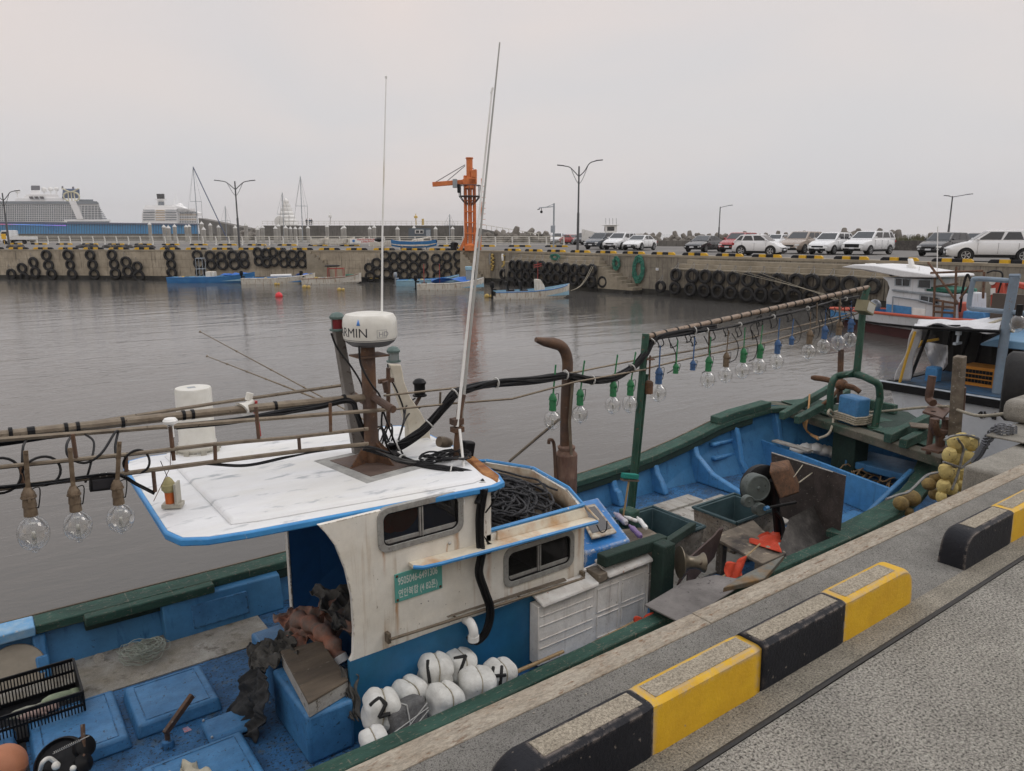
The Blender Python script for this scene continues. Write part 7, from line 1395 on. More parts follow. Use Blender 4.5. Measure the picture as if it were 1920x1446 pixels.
# ================================================================ FOREDECK, BEAM, BOLLARD, ROLLERS
B0, B1 = Vector((11.92, 8.1, 1.5)), Vector((10.8, 4.42, 1.5)); bd = (B1-B0).normalized(); bn = Vector((-bd.y, bd.x, 0)); bn = bn if bn.x > 0 else -bn
m_beamw = M('worn_beam', (.11,.1,.075), (.02,.06,.04), .55, 1.6, .12, .85, bump=.6, bs=30, c3=(.25,.22,.17), amt3=.66, s3=30, var=.3)
mb = MB(); mb.hexa([B0-UP*.14, B1-UP*.14, B1+bn*.26-UP*.14, B0+bn*.26-UP*.14], [B0, B1, B1+bn*.26, B0+bn*.26]); mb.build('bow_beam', m_beamw, bt, bev=.015)
mb = MB(); mb.hexa([B0-UP*.05+bn*.262, B1-UP*.05+bn*.262, Vector((12.4,5.2,1.45)), Vector((13.1,6.0,1.5)), Vector((13.1,6.6,1.5)), Vector((12.6,7.3,1.48))], [B0-UP*.01+bn*.262, B1-UP*.01+bn*.262, Vector((12.4,5.2,1.49)), Vector((13.1,6.0,1.54)), Vector((13.1,6.6,1.54)), Vector((12.6,7.3,1.52))]); mb.build('foredeck', m_greend, bt)
mb = MB(); 
for a, b, z in ((.03,.35,.002),(.4,.52,.004),(.6,.72,.002),(.8,.97,.006)): P0 = B0.lerp(B1, a)+bn*.3; P1 = B0.lerp(B1, b)+bn*.3; mb.hexa([P0+UP*z, P1+UP*z, P1+bn*.75+UP*z, P0+bn*.75+UP*z], [P0+UP*(z+.02), P1+UP*(z+.02), P1+bn*.75+UP*(z+.02), P0+bn*.75+UP*(z+.02)])
mb.build('foredeck_plank', m_green, bt, bev=.006)
def plank(p, q, w, h, mat, name, z=0): mb = MB(); mb.bar(p, q, w, h); return mb.build(name, mat, bt, bev=.012)
plank(Pz(1466,780,1.6), Pz(1556,728,1.7), .1, .13, m_green, 'bow_rail'); plank(Pz(1494,788,1.6), Pz(1590,735,1.7), .1, .13, m_green, 'bow_rail'); plank(Pz(1606,752,1.6), Pz(1680,768,1.62), .1, .16, m_green, 'bow_rail')
plank(Pz(1664,822,1.58), Pz(1740,784,1.62), .12, .14, m_green, 'bow_rail'); plank(Pz(1693,832,1.58), Pz(1766,796,1.62), .12, .14, m_green, 'bow_rail')
plank(Pz(1706,797,1.72), Pz(1742,800,1.72), .28, .03, m_wood, 'loose_board')
mb = MB(); c = Vector((11.58, 6.25, 1.5)); ang = math.atan2(bd.y, bd.x)
R_ = Matrix.Translation(c+bn*.1)@Matrix.Rotation(ang, 4, 'Z'); mb.box(-.21,.21,-.14,.14,.0,.47, mat=R_); bol = mb.build('bollard', m_bluel, bt, bev=.035)
mb = MB(); mb.box(-.25,.25,-.15,.15,-.95,-.005, mat=R_); mb.build('bollard_post', m_greend, bt, bev=.02)
mb = MB()
for k in range(4): mb.tube([(R_@Vector((x, y, .06+.035*k+.01*math.sin(i*2)))) for i, (x, y) in enumerate(((-.23,-.17),(0,-.19),(.23,-.17),(.26,0),(.23,.17),(0,.19),(-.23,.17),(-.26,0),(-.23,-.17)))], .02, n=7)
mb.tube(smooth_path([R_@Vector((.26,-.1,.12)), R_@Vector((.3,-.18,.25)), R_@Vector((.24,-.22,.35)), R_@Vector((.2,-.2,.2)), R_@Vector((.22,-.24,.02))], 5), .022, n=7) if False else None
mb.tube(smooth_path([Pz(1560,782,1.6), Pz(1553,776,1.68), Pz(1556,769,1.72), Pz(1563,780,1.58), Pz(1560,800,1.45), Pz(1552,815,1.35), Pz(1535,822,1.3)], 6), .022, n=7)
tag(mb.build('mooring_rope', m_rope, sm=60), 'off white rope wound round the blue bollard on the bow', 'rope')
mb = MB()
for k in range(3): mb.tube(smooth_path([Pz(1518,740,1.75), Pz(1516,765,1.62), Pz(1508+k*3,785,1.5), Pz(1508+k*2,800+k*3,1.3), Pz(1520+k,815,1.2), Pz(1534,824-k*2,1.25)], 6), .016, n=6)
tag(mb.build('orange_rope', M('orange_rope', (.42,.22,.08), (.5,.3,.14), .5, 20, .2, .9, bump=.6, bs=200), sm=60), 'worn orange rope looped over the bow beam, left of the blue bollard', 'rope')
def mline(pts, r, name, label, mat=m_rope, n=7): mb = MB(); P = smooth_path(pts, 8); mb.tube(P, r, n=n); return tag(mb.build(name, mat, sm=60), label, 'rope')
mline([R_@Vector((-.22,.17,.12)), Pt(1650,772,6.0), Pt(1720,765,5.2), Pt(1778,762,4.55)], .021, 'mooring_rope', 'taut pale mooring rope from the blue bollard to the brown steel roller frame')
mline([Pt(1782,764,4.5), Pt(1830,779,3.7), Pt(1885,776,2.9), Pt(1960,765,2.2)], .02, 'mooring_rope', 'pale mooring rope sagging from the roller frame across the white hull to the right edge')
# anchor and its pipe
mb = MB(); p = Ps(1576,735,12.4); q = Ps(1577,655,12.4); mb.tube([p-UP*.2, q], .05, n=10); mb.build('sampson_post', m_rustm, bt)
mb = MB(); mb.tube(smooth_path([Ps(1522,708,12.3), Ps(1550,712,12.3), Ps(1580,722,12.3), Ps(1600,727,12.3), Ps(1612,735,12.3)], 5), [.035]+[.05]*15+[.045]*5, n=10); mb.tube(smooth_path([Ps(1575,725,12.3), Ps(1560,745,12.0), Ps(1540,760,11.8), Ps(1520,775,11.7)], 4), .03, n=6); mb.ball(Ps(1577,722,12.3), .14, .1, .1, n=10, k=6, wob=.1); tag(mb.build('anchor', m_rust, sm=60), 'rusty anchor with a curved arm lying over the bow', 'anchor')
# roller frame
mb = MB(); m_rb = M('brown_roller_steel', (.085,.05,.038), (.14,.08,.055), .5, 5, .15, .6, metal=.2, bump=.3, c3=(.03,.02,.02), amt3=.64, s3=20)
tr5 = 4.55
mb.tube(smooth_path([Pt(1748,705,tr5+.3), Pt(1744,730,tr5+.3), Pt(1742,748,tr5+.3), Pt(1750,756,tr5+.2)], 5), .055, n=10); mb.tube(smooth_path([Pt(1753,785,tr5-.1), Pt(1752,800,tr5-.1), Pt(1757,810,tr5-.1), Pt(1770,810,tr5-.1), Pt(1774,800,tr5-.1), Pt(1775,785,tr5-.1)], 5), .06, n=10); mb.tube([Pt(1763,812,tr5-.1), Pt(1763,835,tr5-.1)], .06, n=10); mb.tube([Pt(1803,726,tr5), Pt(1800,770,tr5)], .06, n=10)
a, b, c_, d = Pt(1730,770,4.75), Pt(1748,756,4.95), Pt(1785,764,4.6), Pt(1768,782,4.4); z = sum(p.z for p in (a,b,c_,d))/4
mb.hexa([Vector((p.x,p.y,z-.03)) for p in (a,b,c_,d)], [Vector((p.x,p.y,z)) for p in (a,b,c_,d)]); mb.box(-.25,.2,-.12,.12,-.03,0, mat=Matrix.Translation(Pt(1760,838,tr5-.1))); mb.tube([Vector((a.x+.1,a.y-.1,z)), Vector((a.x+.1,a.y-.1,1.5))], .04, n=8); mb.build('anchor_roller', m_rb, bt, bev=.006)
mb = MB(); a, b = Pt(1783,905,4.3), Pt(1800,668,4.3); mb.bar(a-(b-a)*.25, b, .13, .13, up=(0,1,0)); mb.build('fender_post', m_wood, bt, bev=.012)
# yellow floats in strings
m_yf = M('yellow_foam_float', (.74,.6,.24), (.55,.43,.17), .5, 6, .2, .85, bump=.5, bs=40, c3=(.15,.11,.06), amt3=.66, s3=22, w3=.04, var=.2)
m_yfb = M('brown_foam_float', (.36,.25,.08), (.16,.12,.07), .5, 6, .2, .9, bump=.5, bs=40, var=.3)
YF = [(1390,575,60,0),(1470,600,62,0),(1320,600,55,0),(1358,635,52,0),(1280,700,58,0),(1340,740,56,0),(1435,730,60,0),(1250,840,60,0),(1305,880,60,0),(1230,970,58,0),(1300,990,52,0),(1370,960,50,0),(1390,860,55,0),(1105,950,58,1),(1165,890,52,1),(1155,1040,50,1),(1210,1060,45,0),(865,1115,65,1),(955,1070,75,1),(925,1185,45,1)]
for i, (x, y, r, dk) in enumerate(YF):
    u, v = 1500+x/4.571, 700+y/4.571; t_ = 4.1 if x > 1180 else 4.3; p = Pt(u, v, t_); dep = p.x*D1+p.y*D0; rr = r/4.571*dep/FP; mb = MB(); tl_ = rnd.uniform(-.5, .5)
    mb.lathe([(.01,-rr*1.15),(rr*.45,-rr*1.12),(rr*.8,-rr*.85),(rr*.98,-rr*.3),(rr,.1*rr),(rr*.93,rr*.6),(rr*.7,rr*1.0),(rr*.3,rr*1.15),(.01,rr*1.13)], p, (math.sin(tl_), rnd.uniform(-.3,.3), math.cos(tl_)) if x > 1180 else (1, .3*tl_, -.4), n=16)
    o = mb.build('foam_float', m_yfb if dk else m_yf); tag(o, f'{"brownish" if dk else "yellow"} foam float clustered round the grey post, {ORD[i]} from the top' if x > 1180 else f'brownish yellow foam float on the green gunwale, {ORD[i-13]} from the right', 'float', 'yellow foam floats at the bow')
mb = MB()
for pts in ([(1350,560),(1400,640),(1385,730),(1370,800),(1340,900),(1300,1000)], [(1530,560),(1500,700),(1420,780),(1390,810),(1350,800),(1230,760)], [(1240,570),(1300,540),(1420,530),(1530,560)], [(740,1080),(850,1040),(940,1010),(1080,880),(1180,850)]): mb.tube(smooth_path([Pt(1500+x/4.571, 700+y/4.571, 4.02) for x, y in pts], 6), .016, n=6)
tag(mb.build('lashing_rope', m_ropeg, sm=60), 'grey lashing rope running through the yellow floats', 'rope')
# chain and concrete blocks at the right
def chain(pts, r, name, label):
    P = smooth_path(pts, 6); mb = MB(); L = 0; d = .0
    seglen = r*3.0; acc = 0; last = P[0]; k = 0
    for a, b in zip(P, P[1:]):
        ab = (b-a).length; t = 0
        while acc+ab-t >= seglen:
            t += seglen-acc; acc = 0; c = a.lerp(b, min(1, t/ab)); ax = (b-a).normalized(); s = ax.cross(UP).normalized() if k % 2 else ax.cross(ax.cross(UP)).normalized(); k += 1
            ring_ = [c+ax*(r*2.2*math.cos(w))+s*(r*1.2*math.sin(w)) for w in [2*math.pi*i/10 for i in range(11)]]; mb.tube(ring_, r*.45, n=5)
        acc += ab-t
    return tag(mb.build(name, M('galvanised_chain', (.16,.17,.19), (.22,.23,.25), .5, 20, .2, .6, metal=.3), sm=60), label, 'chain')
for k in range(4): chain([Pt(1908,803+k*3,2.35), Pt(1880,797+k*5,2.4), Pt(1862,803+k*6,2.5), Pt(1848,822+k*5,2.6), Pt(1838,842+k*4,2.8), Pt(1825,862+k*2,3.2)], .014, 'mooring_chain', f'grey mooring chain draped over the middle concrete block, {ORD[k]} strand from the top')
m_blkc = M('cast_concrete_block', (.3,.285,.25), (.23,.215,.185), .5, 2, .2, .9, bump=.6, bs=80, grain=.25, var=.2, spec=.25)
def cblock(x0, x1, y0, y1, z0, z1, lb, nm='concrete_block', bv=.03): mb = MB(); mb.box(x0, x1, y0, y1, z0, z1); return tag(mb.build(nm, m_blkc, bev=bv, seg=3), lb, 'concrete block', 'concrete mooring blocks at the quay edge')
c1 = Pt(1806,872,2.3); c2 = Pt(1848,815,2.5); c3_ = Pt(1884,748,2.6)
cblock(Pt(1806,872,2.3).x, 9.5, 1.892, 2.3, 2.55, c1.z, 'lowest rough concrete block at the right edge, beside the yellow floats'); cblock(c2.x, 9.5, 1.9, 2.5, 2.9, c2.z, 'middle concrete block at the right edge with the chain over it'); cblock(c3_.x, 9.7, 1.95, 2.62, c2.z+.003, c3_.z, 'top rounded concrete block at the right edge below the large tyre', bv=.07)
# ================================================================ WORKING DECK
mb = MB(); a, b = Vector((11.25,7.75,ZD)), Vector((10.35,4.62,ZD)); n_ = Vector((.05,0,0)); mb.hexa([a, b, b+n_, a+n_], [Vector((a.x,a.y,.98)), Vector((b.x,b.y,1.0)), Vector((b.x,b.y,1.0))+n_, Vector((a.x,a.y,.98))+n_]); mb.build('cross_bulkhead', m_bluep, bt, bev=.01)
mb = MB(); mb.bar(Pz(1452,826,1.06), Pz(1520,846,1.06), .14, .03); mb.build('loose_board', m_board, bt, bev=.004)
mb = MB(); mb.box(11.5, 12.3, 4.9, 6.2, ZD+.3, ZD+.42, mat=None); mb.box(9.6, 10.2, 4.75, 5.3, ZD, ZD+.12); mb.hexa([Vector((9.2,4.6,ZD)),Vector((11,4.85,ZD)),Vector((11,5.0,ZD)),Vector((9.2,4.75,ZD))],[Vector((9.2,4.62,.95)),Vector((11,4.85,1.2)),Vector((11,4.93,1.2)),Vector((9.2,4.68,.95))]); mb.build('bow_locker', m_bluel, bt, bev=.02)
g_ = random.Random(21); mb = MB()
for k in range(12): c = Vector((11.4+g_.uniform(-.2,.4), 5.6+g_.uniform(-.5,.5), ZD+.1+.02*k)); mb.tube([c+Vector((.3*g_.uniform(.7,1)*math.cos(a), .18*g_.uniform(.8,1)*math.sin(a), .05*math.sin(a*3+k))) for a in [2*math.pi*i/20 for i in range(21)]], .012, n=5)
tag(mb.build('rope_coil', M('tan_rope', (.26,.17,.09)), sm=60), 'tan rope coil lying in the dark space under the foredeck', 'rope')
mb = MB(); g_ = random.Random(22)
for k in range(5): mb.ball(Vector((11.55+.12*k, 7.1-.1*k, ZD+.35+.05*math.sin(k))), .16, .13, .09, n=9, k=6, wob=.18, sd=k)
tag(mb.build('white_sacks', m_white, sm=60), 'crumpled white sacking beside the bollard post', 'sack')
def tub(x0, x1, y0, y1, z0, z1, label):
    t = thing('fish_tub', label, 'tub', ((x0+x1)/2, (y0+y1)/2, z0), 'open dark green fish tubs'); w = .035; mb = MB(); ti = .03
    lo = [Vector((x0+ti,y0+ti,z0)),Vector((x1-ti,y0+ti,z0)),Vector((x1-ti,y1-ti,z0)),Vector((x0+ti,y1-ti,z0))]; hi = [Vector((x0,y0,z1)),Vector((x1,y0,z1)),Vector((x1,y1,z1)),Vector((x0,y1,z1))]; hin = [Vector((x0+w,y0+w,z1)),Vector((x1-w,y0+w,z1)),Vector((x1-w,y1-w,z1)),Vector((x0+w,y1-w,z1))]; lin = [p+Vector((0,0,.04)) for p in [Vector((x0+w+ti,y0+w+ti,z0)),Vector((x1-w-ti,y0+w+ti,z0)),Vector((x1-w-ti,y1-w-ti,z0)),Vector((x0+w+ti,y1-w-ti,z0))]]
    V = lo+hi+hin+lin; mb.add(V, [(i,(i+1)%4,4+(i+1)%4,4+i) for i in range(4)], 0); mb.add(V, [(4+i,4+(i+1)%4,8+(i+1)%4,8+i) for i in range(4)]+[(8+i,8+(i+1)%4,12+(i+1)%4,12+i) for i in range(4)]+[(12,13,14,15)], 1); mb.build('tub_body', [m_tubo, m_tub], t, bev=.008)
    mb = MB(); mb.tube([hi[0]+UP*.005,hi[1]+UP*.005,hi[2]+UP*.005,hi[3]+UP*.005,hi[0]+UP*.005], .025, n=6); mb.build('rim', m_tub, t)
tub(6.35,7.2,5.62,6.5,ZD+.01,.97,'open dark green fish tub right of the green post and broom'); tub(7.62,8.5,5.45,6.15,ZD+.03,.97,'open dark green fish tub half hidden by the roller hauler')
# table of grey wood with flag
tb = thing('work_table', 'low wooden table with a worn dark top on the working deck', 'table', (7.3,4.95,ZD)); mb = MB(); mb.hexa([Vector(p) for p in ((6.88,4.55,.93),(7.35,4.55,.93),(7.9,5.4,.93),(7.05,5.38,.93))],[Vector(p) for p in ((6.88,4.55,.97),(7.35,4.55,.97),(7.9,5.4,.97),(7.05,5.38,.97))]); mb.build('table_top', M('worn_table_top', (.2,.165,.125), (.07,.06,.055), .5, 2.2, .08, .85, bump=.4, bs=40, c3=(.36,.3,.22), amt3=.64, s3=7, w3=.05, var=.25), tb, bev=.008)
for x, y in ((6.95,4.62),(7.28,4.62),(7.75,5.3),(7.12,5.28)): mb = MB(); mb.box(x-.045,x+.045,y-.045,y+.045,ZD,.929); mb.build('leg', m_wood, tb, bev=.006)
mb = MB(); mb.box(6.93,7.3,4.58,4.62,.82,.92); mb.build('apron', m_wood, tb)
# dark boards, tray and hauler
ht = thing('net_hauler', 'roller hauler with round grey pulleys, rusty cover and black tarred boards', 'hauler', (8.0,5.1,ZD))
def Sx(u, v, s): return Ps(u, v, s)
mb = MB(); mb.prism([Sx(1446,848,8.45), Sx(1526,872,8.45), Sx(1528,944,8.45), Sx(1500,985,8.45), Sx(1448,960,8.45)], (0,0,0), (.02,0,0)); mb.prism([Sx(1526,872,8.45), Sx(1585,893,8.3), Sx(1572,1022,8.3), Sx(1528,1000,8.4), Sx(1528,944,8.45)], (0,0,0), (.02,0,0)); mb.build('tarred_board', m_darkply, ht)
mb = MB(); mb.prism([Pt(1528,947,4.9), Pt(1573,1018,4.55), Pt(1475,1064,4.5), Pt(1459,1030,4.62), Pt(1480,972,4.85)], (0,0,0), (.0,-.02,-.02)); mb.build('chute_plate', M('scuffed_chute', (.05,.045,.042), (.12,.11,.1), .52, 5, .12, .6, bump=.3, bs=60, c3=(.25,.23,.21), amt3=.68, s3=60, w3=.02, var=.4), ht)
mb = MB(); mb.tube([Pt(1447,849,5.35)+UP*.0, Pt(1586,893,4.5)], .008, n=5); mb.build('board_edge', m_al, ht)
hc = Pt(1424,917,5.0)
def drum(u, v, t, rpx, th, m_, n=28):
    p = Pt(u, v, t); dep = p.x*D1+p.y*D0; r = rpx*dep/FP; mb = MB(); ax = Vector((-.35,-.9,.1)).normalized(); mb.lathe([(r*.9,-th),(r,-th*.9),(r,-.01),(r*.96,0),(r*.86,.004),(r*.84,-.004),(r*.15,-.004),(r*.1,.01),(0,.012)], p, ax, n=n); return mb.build('pulley', m_, ht)
m_pul = M('grey_pulley', (.085,.1,.095), (.13,.15,.14), .5, 5, .2, .55, metal=.15, c3=(.03,.03,.03), amt3=.66, s3=24, var=.2)
drum(1423,916,4.95,27,.16,m_pul); drum(1405,941,4.9,12,.08,m_pul); drum(1427,956,4.88,13,.1,m_pul); mb = MB(); p = Pt(1434,918,5.02); mb.lathe([(.0,-.1),(.27,-.1),(.28,0),(.25,.02)], p+Vector((.05,.05,0)), (-.35,-.9,.1), n=26); mb.build('pulley_guard', m_blk, ht)
mb = MB(); a = [Pt(1441,884,4.9), Pt(1478,877,4.9), Pt(1500,925,4.85), Pt(1462,938,4.85)]; mb.prism(a, (0,0,0), (.28,.18,.02)); mb.build('rusty_cover', m_rust, ht, bev=.03)
mb = MB(); mb.tube([Pt(1438,953,4.85), Pt(1450,950,4.85), Pt(1492,942,4.8)], .018, n=8, m=0); mb.tube([Pt(1434,954,4.83), Pt(1440,952,4.83)], .026, n=10, m=1); mb.tube([Pt(1450,900,4.95), Pt(1460,1010,4.95)], .05, n=10, m=0); mb.tube(smooth_path([Pt(1455,960,4.9), Pt(1466,975,4.85), Pt(1470,1000,4.8), Pt(1464,1015,4.8)], 5), .022, n=7, m=0); mb.tube([Pt(1488,895,4.9), Pt(1505,872,5.1)], .006, n=5, m=2); mb.tube([Pt(1498,905,4.8), Pt(1528,883,5.0)], .008, n=5, m=2); mb.build('hauler_arm', [m_blk, m_bluel, m_rope], ht)
# red flags on bamboo
m_bam = M('bamboo', (.36,.25,.12), (.24,.16,.08), .5, 8, .2, .6, bump=.2)
def flag(pts, th, name, label, fold=.02):
    mb = MB(); a, b, c, d = pts; mb.grid(lambda s, t: (a*(1-s)+b*s)*(1-t)+(d*(1-s)+c*s)*t+Vector((0,fold*math.sin(s*11+t*5),fold*math.sin(s*8)*math.cos(t*6))), 14, 10); return tag(mb.build(name, m_red, solid=.004), label, 'flag', 'orange red flags on the deck')
flag([Pz(1405,1018,.985), Pz(1432,1000,.99), Pz(1466,992,1.0), Pz(1462,1035,1.0)], .01, 'marker_flag', 'crumpled orange red flag spread on the wooden table', .03)
flag([Pt(1360,1060,4.5), Pt(1397,1044,4.5), Pt(1392,1085,4.45), Pt(1361,1091,4.45)], .01, 'marker_flag', 'orange red flag standing on a stick in front of the table')
flag([Pt(1188,1162,4.55), Pt(1222,1150,4.55), Pt(1232,1160,4.5), Pt(1198,1176,4.5)], .01, 'marker_flag', 'rolled orange red flag at the tip of the bamboo pole below the grey board', .02)
mb = MB(); mb.tube([Pt(1335,1093,4.47), Pt(1362,1077,4.48), Pt(1425,1020,4.6)], .009, n=6); tag(mb.build('flag_stick', m_bam), 'thin bamboo stick holding the standing orange flag', 'stick')
def pole(a, b, r, label, sag=0): 
    mb = MB(); n = 7; mb.tube([a.lerp(b, i/n)-UP*sag*math.sin(math.pi*i/n) for i in range(n+1)], r, n=7)
    for k in range(6): mb.lathe([(r*1.02,-.006),(r*1.2,0),(r*1.02,.006)], a.lerp(b, (k+.5)/6)-UP*sag*math.sin(math.pi*(k+.5)/6), b-a, n=8)
    return tag(mb.build('bamboo_pole', m_bam), label, 'pole', 'bamboo poles along the side deck')
pole(Pt(962,1283,4.6), Pt(1195,1163,4.62), .013, 'long bamboo pole with an orange flag beside the cabin'); pole(Pt(940,1272,4.75), Pt(1056,1222,4.8), .018, 'short thick bamboo pole right of the white floats'); pole(Pt(985,1275,4.52), Pt(1290,1128,4.5), .009, 'thin bamboo pole lying closest to the quay')
# grey board across the gunwale and rusty tray
mb = MB(); mb.hexa([Vector(p) for p in ((4.93,4.5,1.09),(5.62,4.6,1.09),(6.0,4.5,1.09),(6.15,4.22,1.09),(4.95,4.05,1.09))],[Vector(p) for p in ((4.93,4.5,1.11),(5.62,4.6,1.11),(6.0,4.5,1.11),(6.15,4.22,1.11),(4.95,4.05,1.11))]); tag(mb.build('grey_board', M('grey_ply', (.2,.185,.175), (.13,.12,.115), .5, 2.4, .15, .8, bump=.3, bs=30, c3=(.08,.07,.07), amt3=.66, s3=12, var=.2), bev=.006), 'grey weathered plywood board lying across the near gunwale', 'board')
mb = MB(); mb.hexa([Pz(1355,1112,1.1),Pz(1398,1085,1.1),Pz(1470,1050,1.1),Pz(1432,1095,1.1)],[Pz(1355,1112,1.1)+UP*.06,Pz(1398,1085,1.1)+UP*.06,Pz(1470,1050,1.1)+UP*.06,Pz(1432,1095,1.1)+UP*.06]); tag(mb.build('rusty_tray', M('rusty_tray_top', (.15,.15,.13), (.22,.12,.04), .52, 3, .1, .7, bump=.3, var=.3), bev=.01), 'low rusty grey tray between the table and the quay', 'tray')
# leaning dark boards
for (pts, lb) in (([(1270,1100),(1345,1005),(1352,990),(1276,1085)], 'thin dark board leaning beside the winch head'), ([(1287,1105),(1292,1048),(1357,990),(1340,1045)], 'broad dark red board leaning behind the winch head')):
    mb = MB(); mb.prism([Pt(u, v, 4.95+.25*((u-1270)/80)) for u, v in pts], (0,0,0), (.02,.03,0)); tag(mb.build('dark_board', M('dark_red_ply', (.06,.035,.03), (.1,.07,.06), .5, 4, .15, .7, bump=.3)), lb, 'board', 'dark boards leaning on the working deck')
# winch post and head
mb = MB(); mb.box(5.47,5.65,4.76,4.93,ZD,1.46); mb.build('winch_post', m_greend, bt, bev=.015)
mb = MB(); mb.bar((4.8,4.98,1.42), (5.7,4.98,1.41), .13, .12); mb.build('winch_beam', m_greend, bt, bev=.012)
wc = Pt(1243,1082,4.7); mb = MB(); mb.lathe([(.17,0),(.165,.015),(.1,.05),(.07,.1),(.062,.17),(.075,.22),(.1,.25),(.105,.265),(.07,.268),(.03,.262),(.0,.27)], Vector((5.72,4.76,wc.z+.05)), (.85,-.5,-.06), n=30); mb.build('winch_head', M('worn_bronze', (.14,.12,.09), (.22,.19,.14), .5, 6, .2, .4, metal=.6, c3=(.07,.05,.04), amt3=.64, s3=20), bt, sm=50)
# blue engine hatch with window, clutter
mb = MB(); mb.hexa([Vector(p) for p in ((4.72,5.17,ZD),(5.42,5.15,ZD),(5.95,6.2,ZD),(5.05,6.3,ZD))],[Vector(p) for p in ((4.75,5.16,1.45),(5.36,5.13,1.45),(5.9,6.2,1.48),(5.25,6.25,1.48))]); eh = mb.build('engine_hatch', M('flaking_blue', (.03,.2,.52), (.02,.15,.42), .5, 3, .2, .5, bump=.2, c3=(.6,.57,.5), amt3=.67, s3=11, w3=.02, var=.15, edge=(.6,.57,.5), er=.05, ea=.47), bt, bev=.02)
mb = MB(); zz = 1.49; P4 = [Vector((4.95,5.28,zz)),Vector((5.28,5.25,zz)),Vector((5.66,6.0,zz)),Vector((5.38,6.03,zz))]; C4 = sum(P4, Vector())/4
mb.hexa(P4, [p+UP*.03 for p in P4]); mb.build('skylight_frame', M('chipped_cream', (.5,.46,.38), (.3,.22,.15), .5, 14, .12, .7, bump=.3), eh, bev=.012); mb = MB(); P5 = [C4+(p-C4)*.78+UP*.031 for p in P4]; mb.hexa(P5, [p+UP*.004 for p in P5]); mb.build('skylight_glass', m_glass, eh)
mb = MB(); mb.hexa([Vector(p) for p in ((5.45,5.2,ZD),(6.1,5.3,ZD),(6.1,5.55,ZD),(5.6,5.75,ZD))],[Vector(p) for p in ((5.45,5.2,1.28),(6.0,5.25,1.28),(6.05,5.55,1.28),(5.6,5.75,1.28))]); mb.build('battery_box', m_wood, bt, bev=.01)
g_ = random.Random(31); m_pb = M('cloudy_plastic', (.5,.48,.5), (.25,.16,.32), .56, 6, .12, .3, var=.2)
for i, (u0, v0, u1, v1, r, lb, m_) in enumerate(((1152,962,1185,990,.04,'crumpled clear plastic bottle on the battery box',m_pb),(1180,985,1205,1010,.035,'purple and clear plastic bottle on the battery box',M('purple_plastic',(.2,.13,.28),rough=.3)),(1142,980,1180,1015,.025,'flattened pale plastic bag on the battery box',m_pb),(1195,970,1215,995,.03,'small white plastic bottle near the green rail',m_white),(1170,968,1196,978,.025,'white carton by the bottles on the battery box',m_white))):
    a, b = Pz(u0, v0, 1.36), Pz(u1, v1, 1.34); mb = MB(); ax = b-a; L = min(ax.length, .3); mb.lathe([(.01,0),(r*.4,.0),(r*.5,L*.12),(r,L*.3),(r*.85,L*.6),(r,L*.9),(r*.6,L)], a, ax, n=10); tag(mb.build('litter', m_, sm=60), lb, 'plastic bottle' if i != 4 else 'carton')
mb = MB(); mb.bar((5.15,6.45,1.15), (6.05,5.7,1.15), .12, .12); mb.build('green_rail', m_green, bt, bev=.01); mb = MB(); mb.box(5.95,6.13,5.72,5.9,ZD,1.42); mb.build('green_stub_post', m_green, bt, bev=.02); mb = MB(); mb.box(5.72,5.86,6.02,6.15,ZD,1.42); mb.build('green_stub_post', m_greend, bt, bev=.02)
mb = MB(); mb.bar((5.75,5.05,1.28), (6.95,5.6,1.05), .08, .1); mb.build('green_rail', m_greend, bt, bev=.01)
# broom
bm = thing('deck_brush', 'green bristled deck brush with a wooden handle propped against the green post', 'brush', (6.1,5.95,1)); mb = MB(); p = Pt(1180,893,5.85); mb.bar(p-Vector((.11,0,-.03)), p+Vector((.13,0,-.03)), .07, .06); mb.build('bristle_head', M('turquoise_bristle', (.01,.3,.24), (.02,.22,.18), .5, 60, .2, .8, bump=1, bs=150), bm, bev=.008); mb = MB(); mb.tube([p-UP*.02, Pt(1168,962,5.8)-UP*.1], .012, n=7); mb.build('handle', m_bam, bm); mb = MB(); mb.bar(p-Vector((.12,0,.02)), p+Vector((.14,0,-.08)), .06, .02); mb.build('back', m_wood, bm)
# white locker along the side
mb = MB(); mb.hexa([Vector(p) for p in ((3.99,4.96,.57),(5.45,4.96,.57),(5.45,5.09,.57),(3.99,5.09,.57))],[Vector(p) for p in ((3.99,4.96,1.18),(5.45,4.96,1.18),(5.45,5.09,1.18),(3.99,5.09,1.18))]); wl = mb.build('side_panel', m_wpan, bt, bev=.006)
mb = MB()
for z in (.74,.83,.97,1.07): mb.box(4.01,4.68,4.951,4.957,z,z+.012)
for x0, x1, z0, z1 in ((4.74,5.04,.6,.84),(5.08,5.42,.6,.84),(4.74,5.04,.88,1.14),(5.08,5.42,.88,1.14)):
    for q in ((x0,x1,z0,z0+.012),(x0,x1,z1-.012,z1),(x0,x0+.012,z0+.013,z1-.013),(x1-.012,x1,z0+.013,z1-.013)): mb.box(q[0],q[1],4.949,4.957,q[2],q[3])
mb.build('moulding', m_wpan, wl, bev=.003)
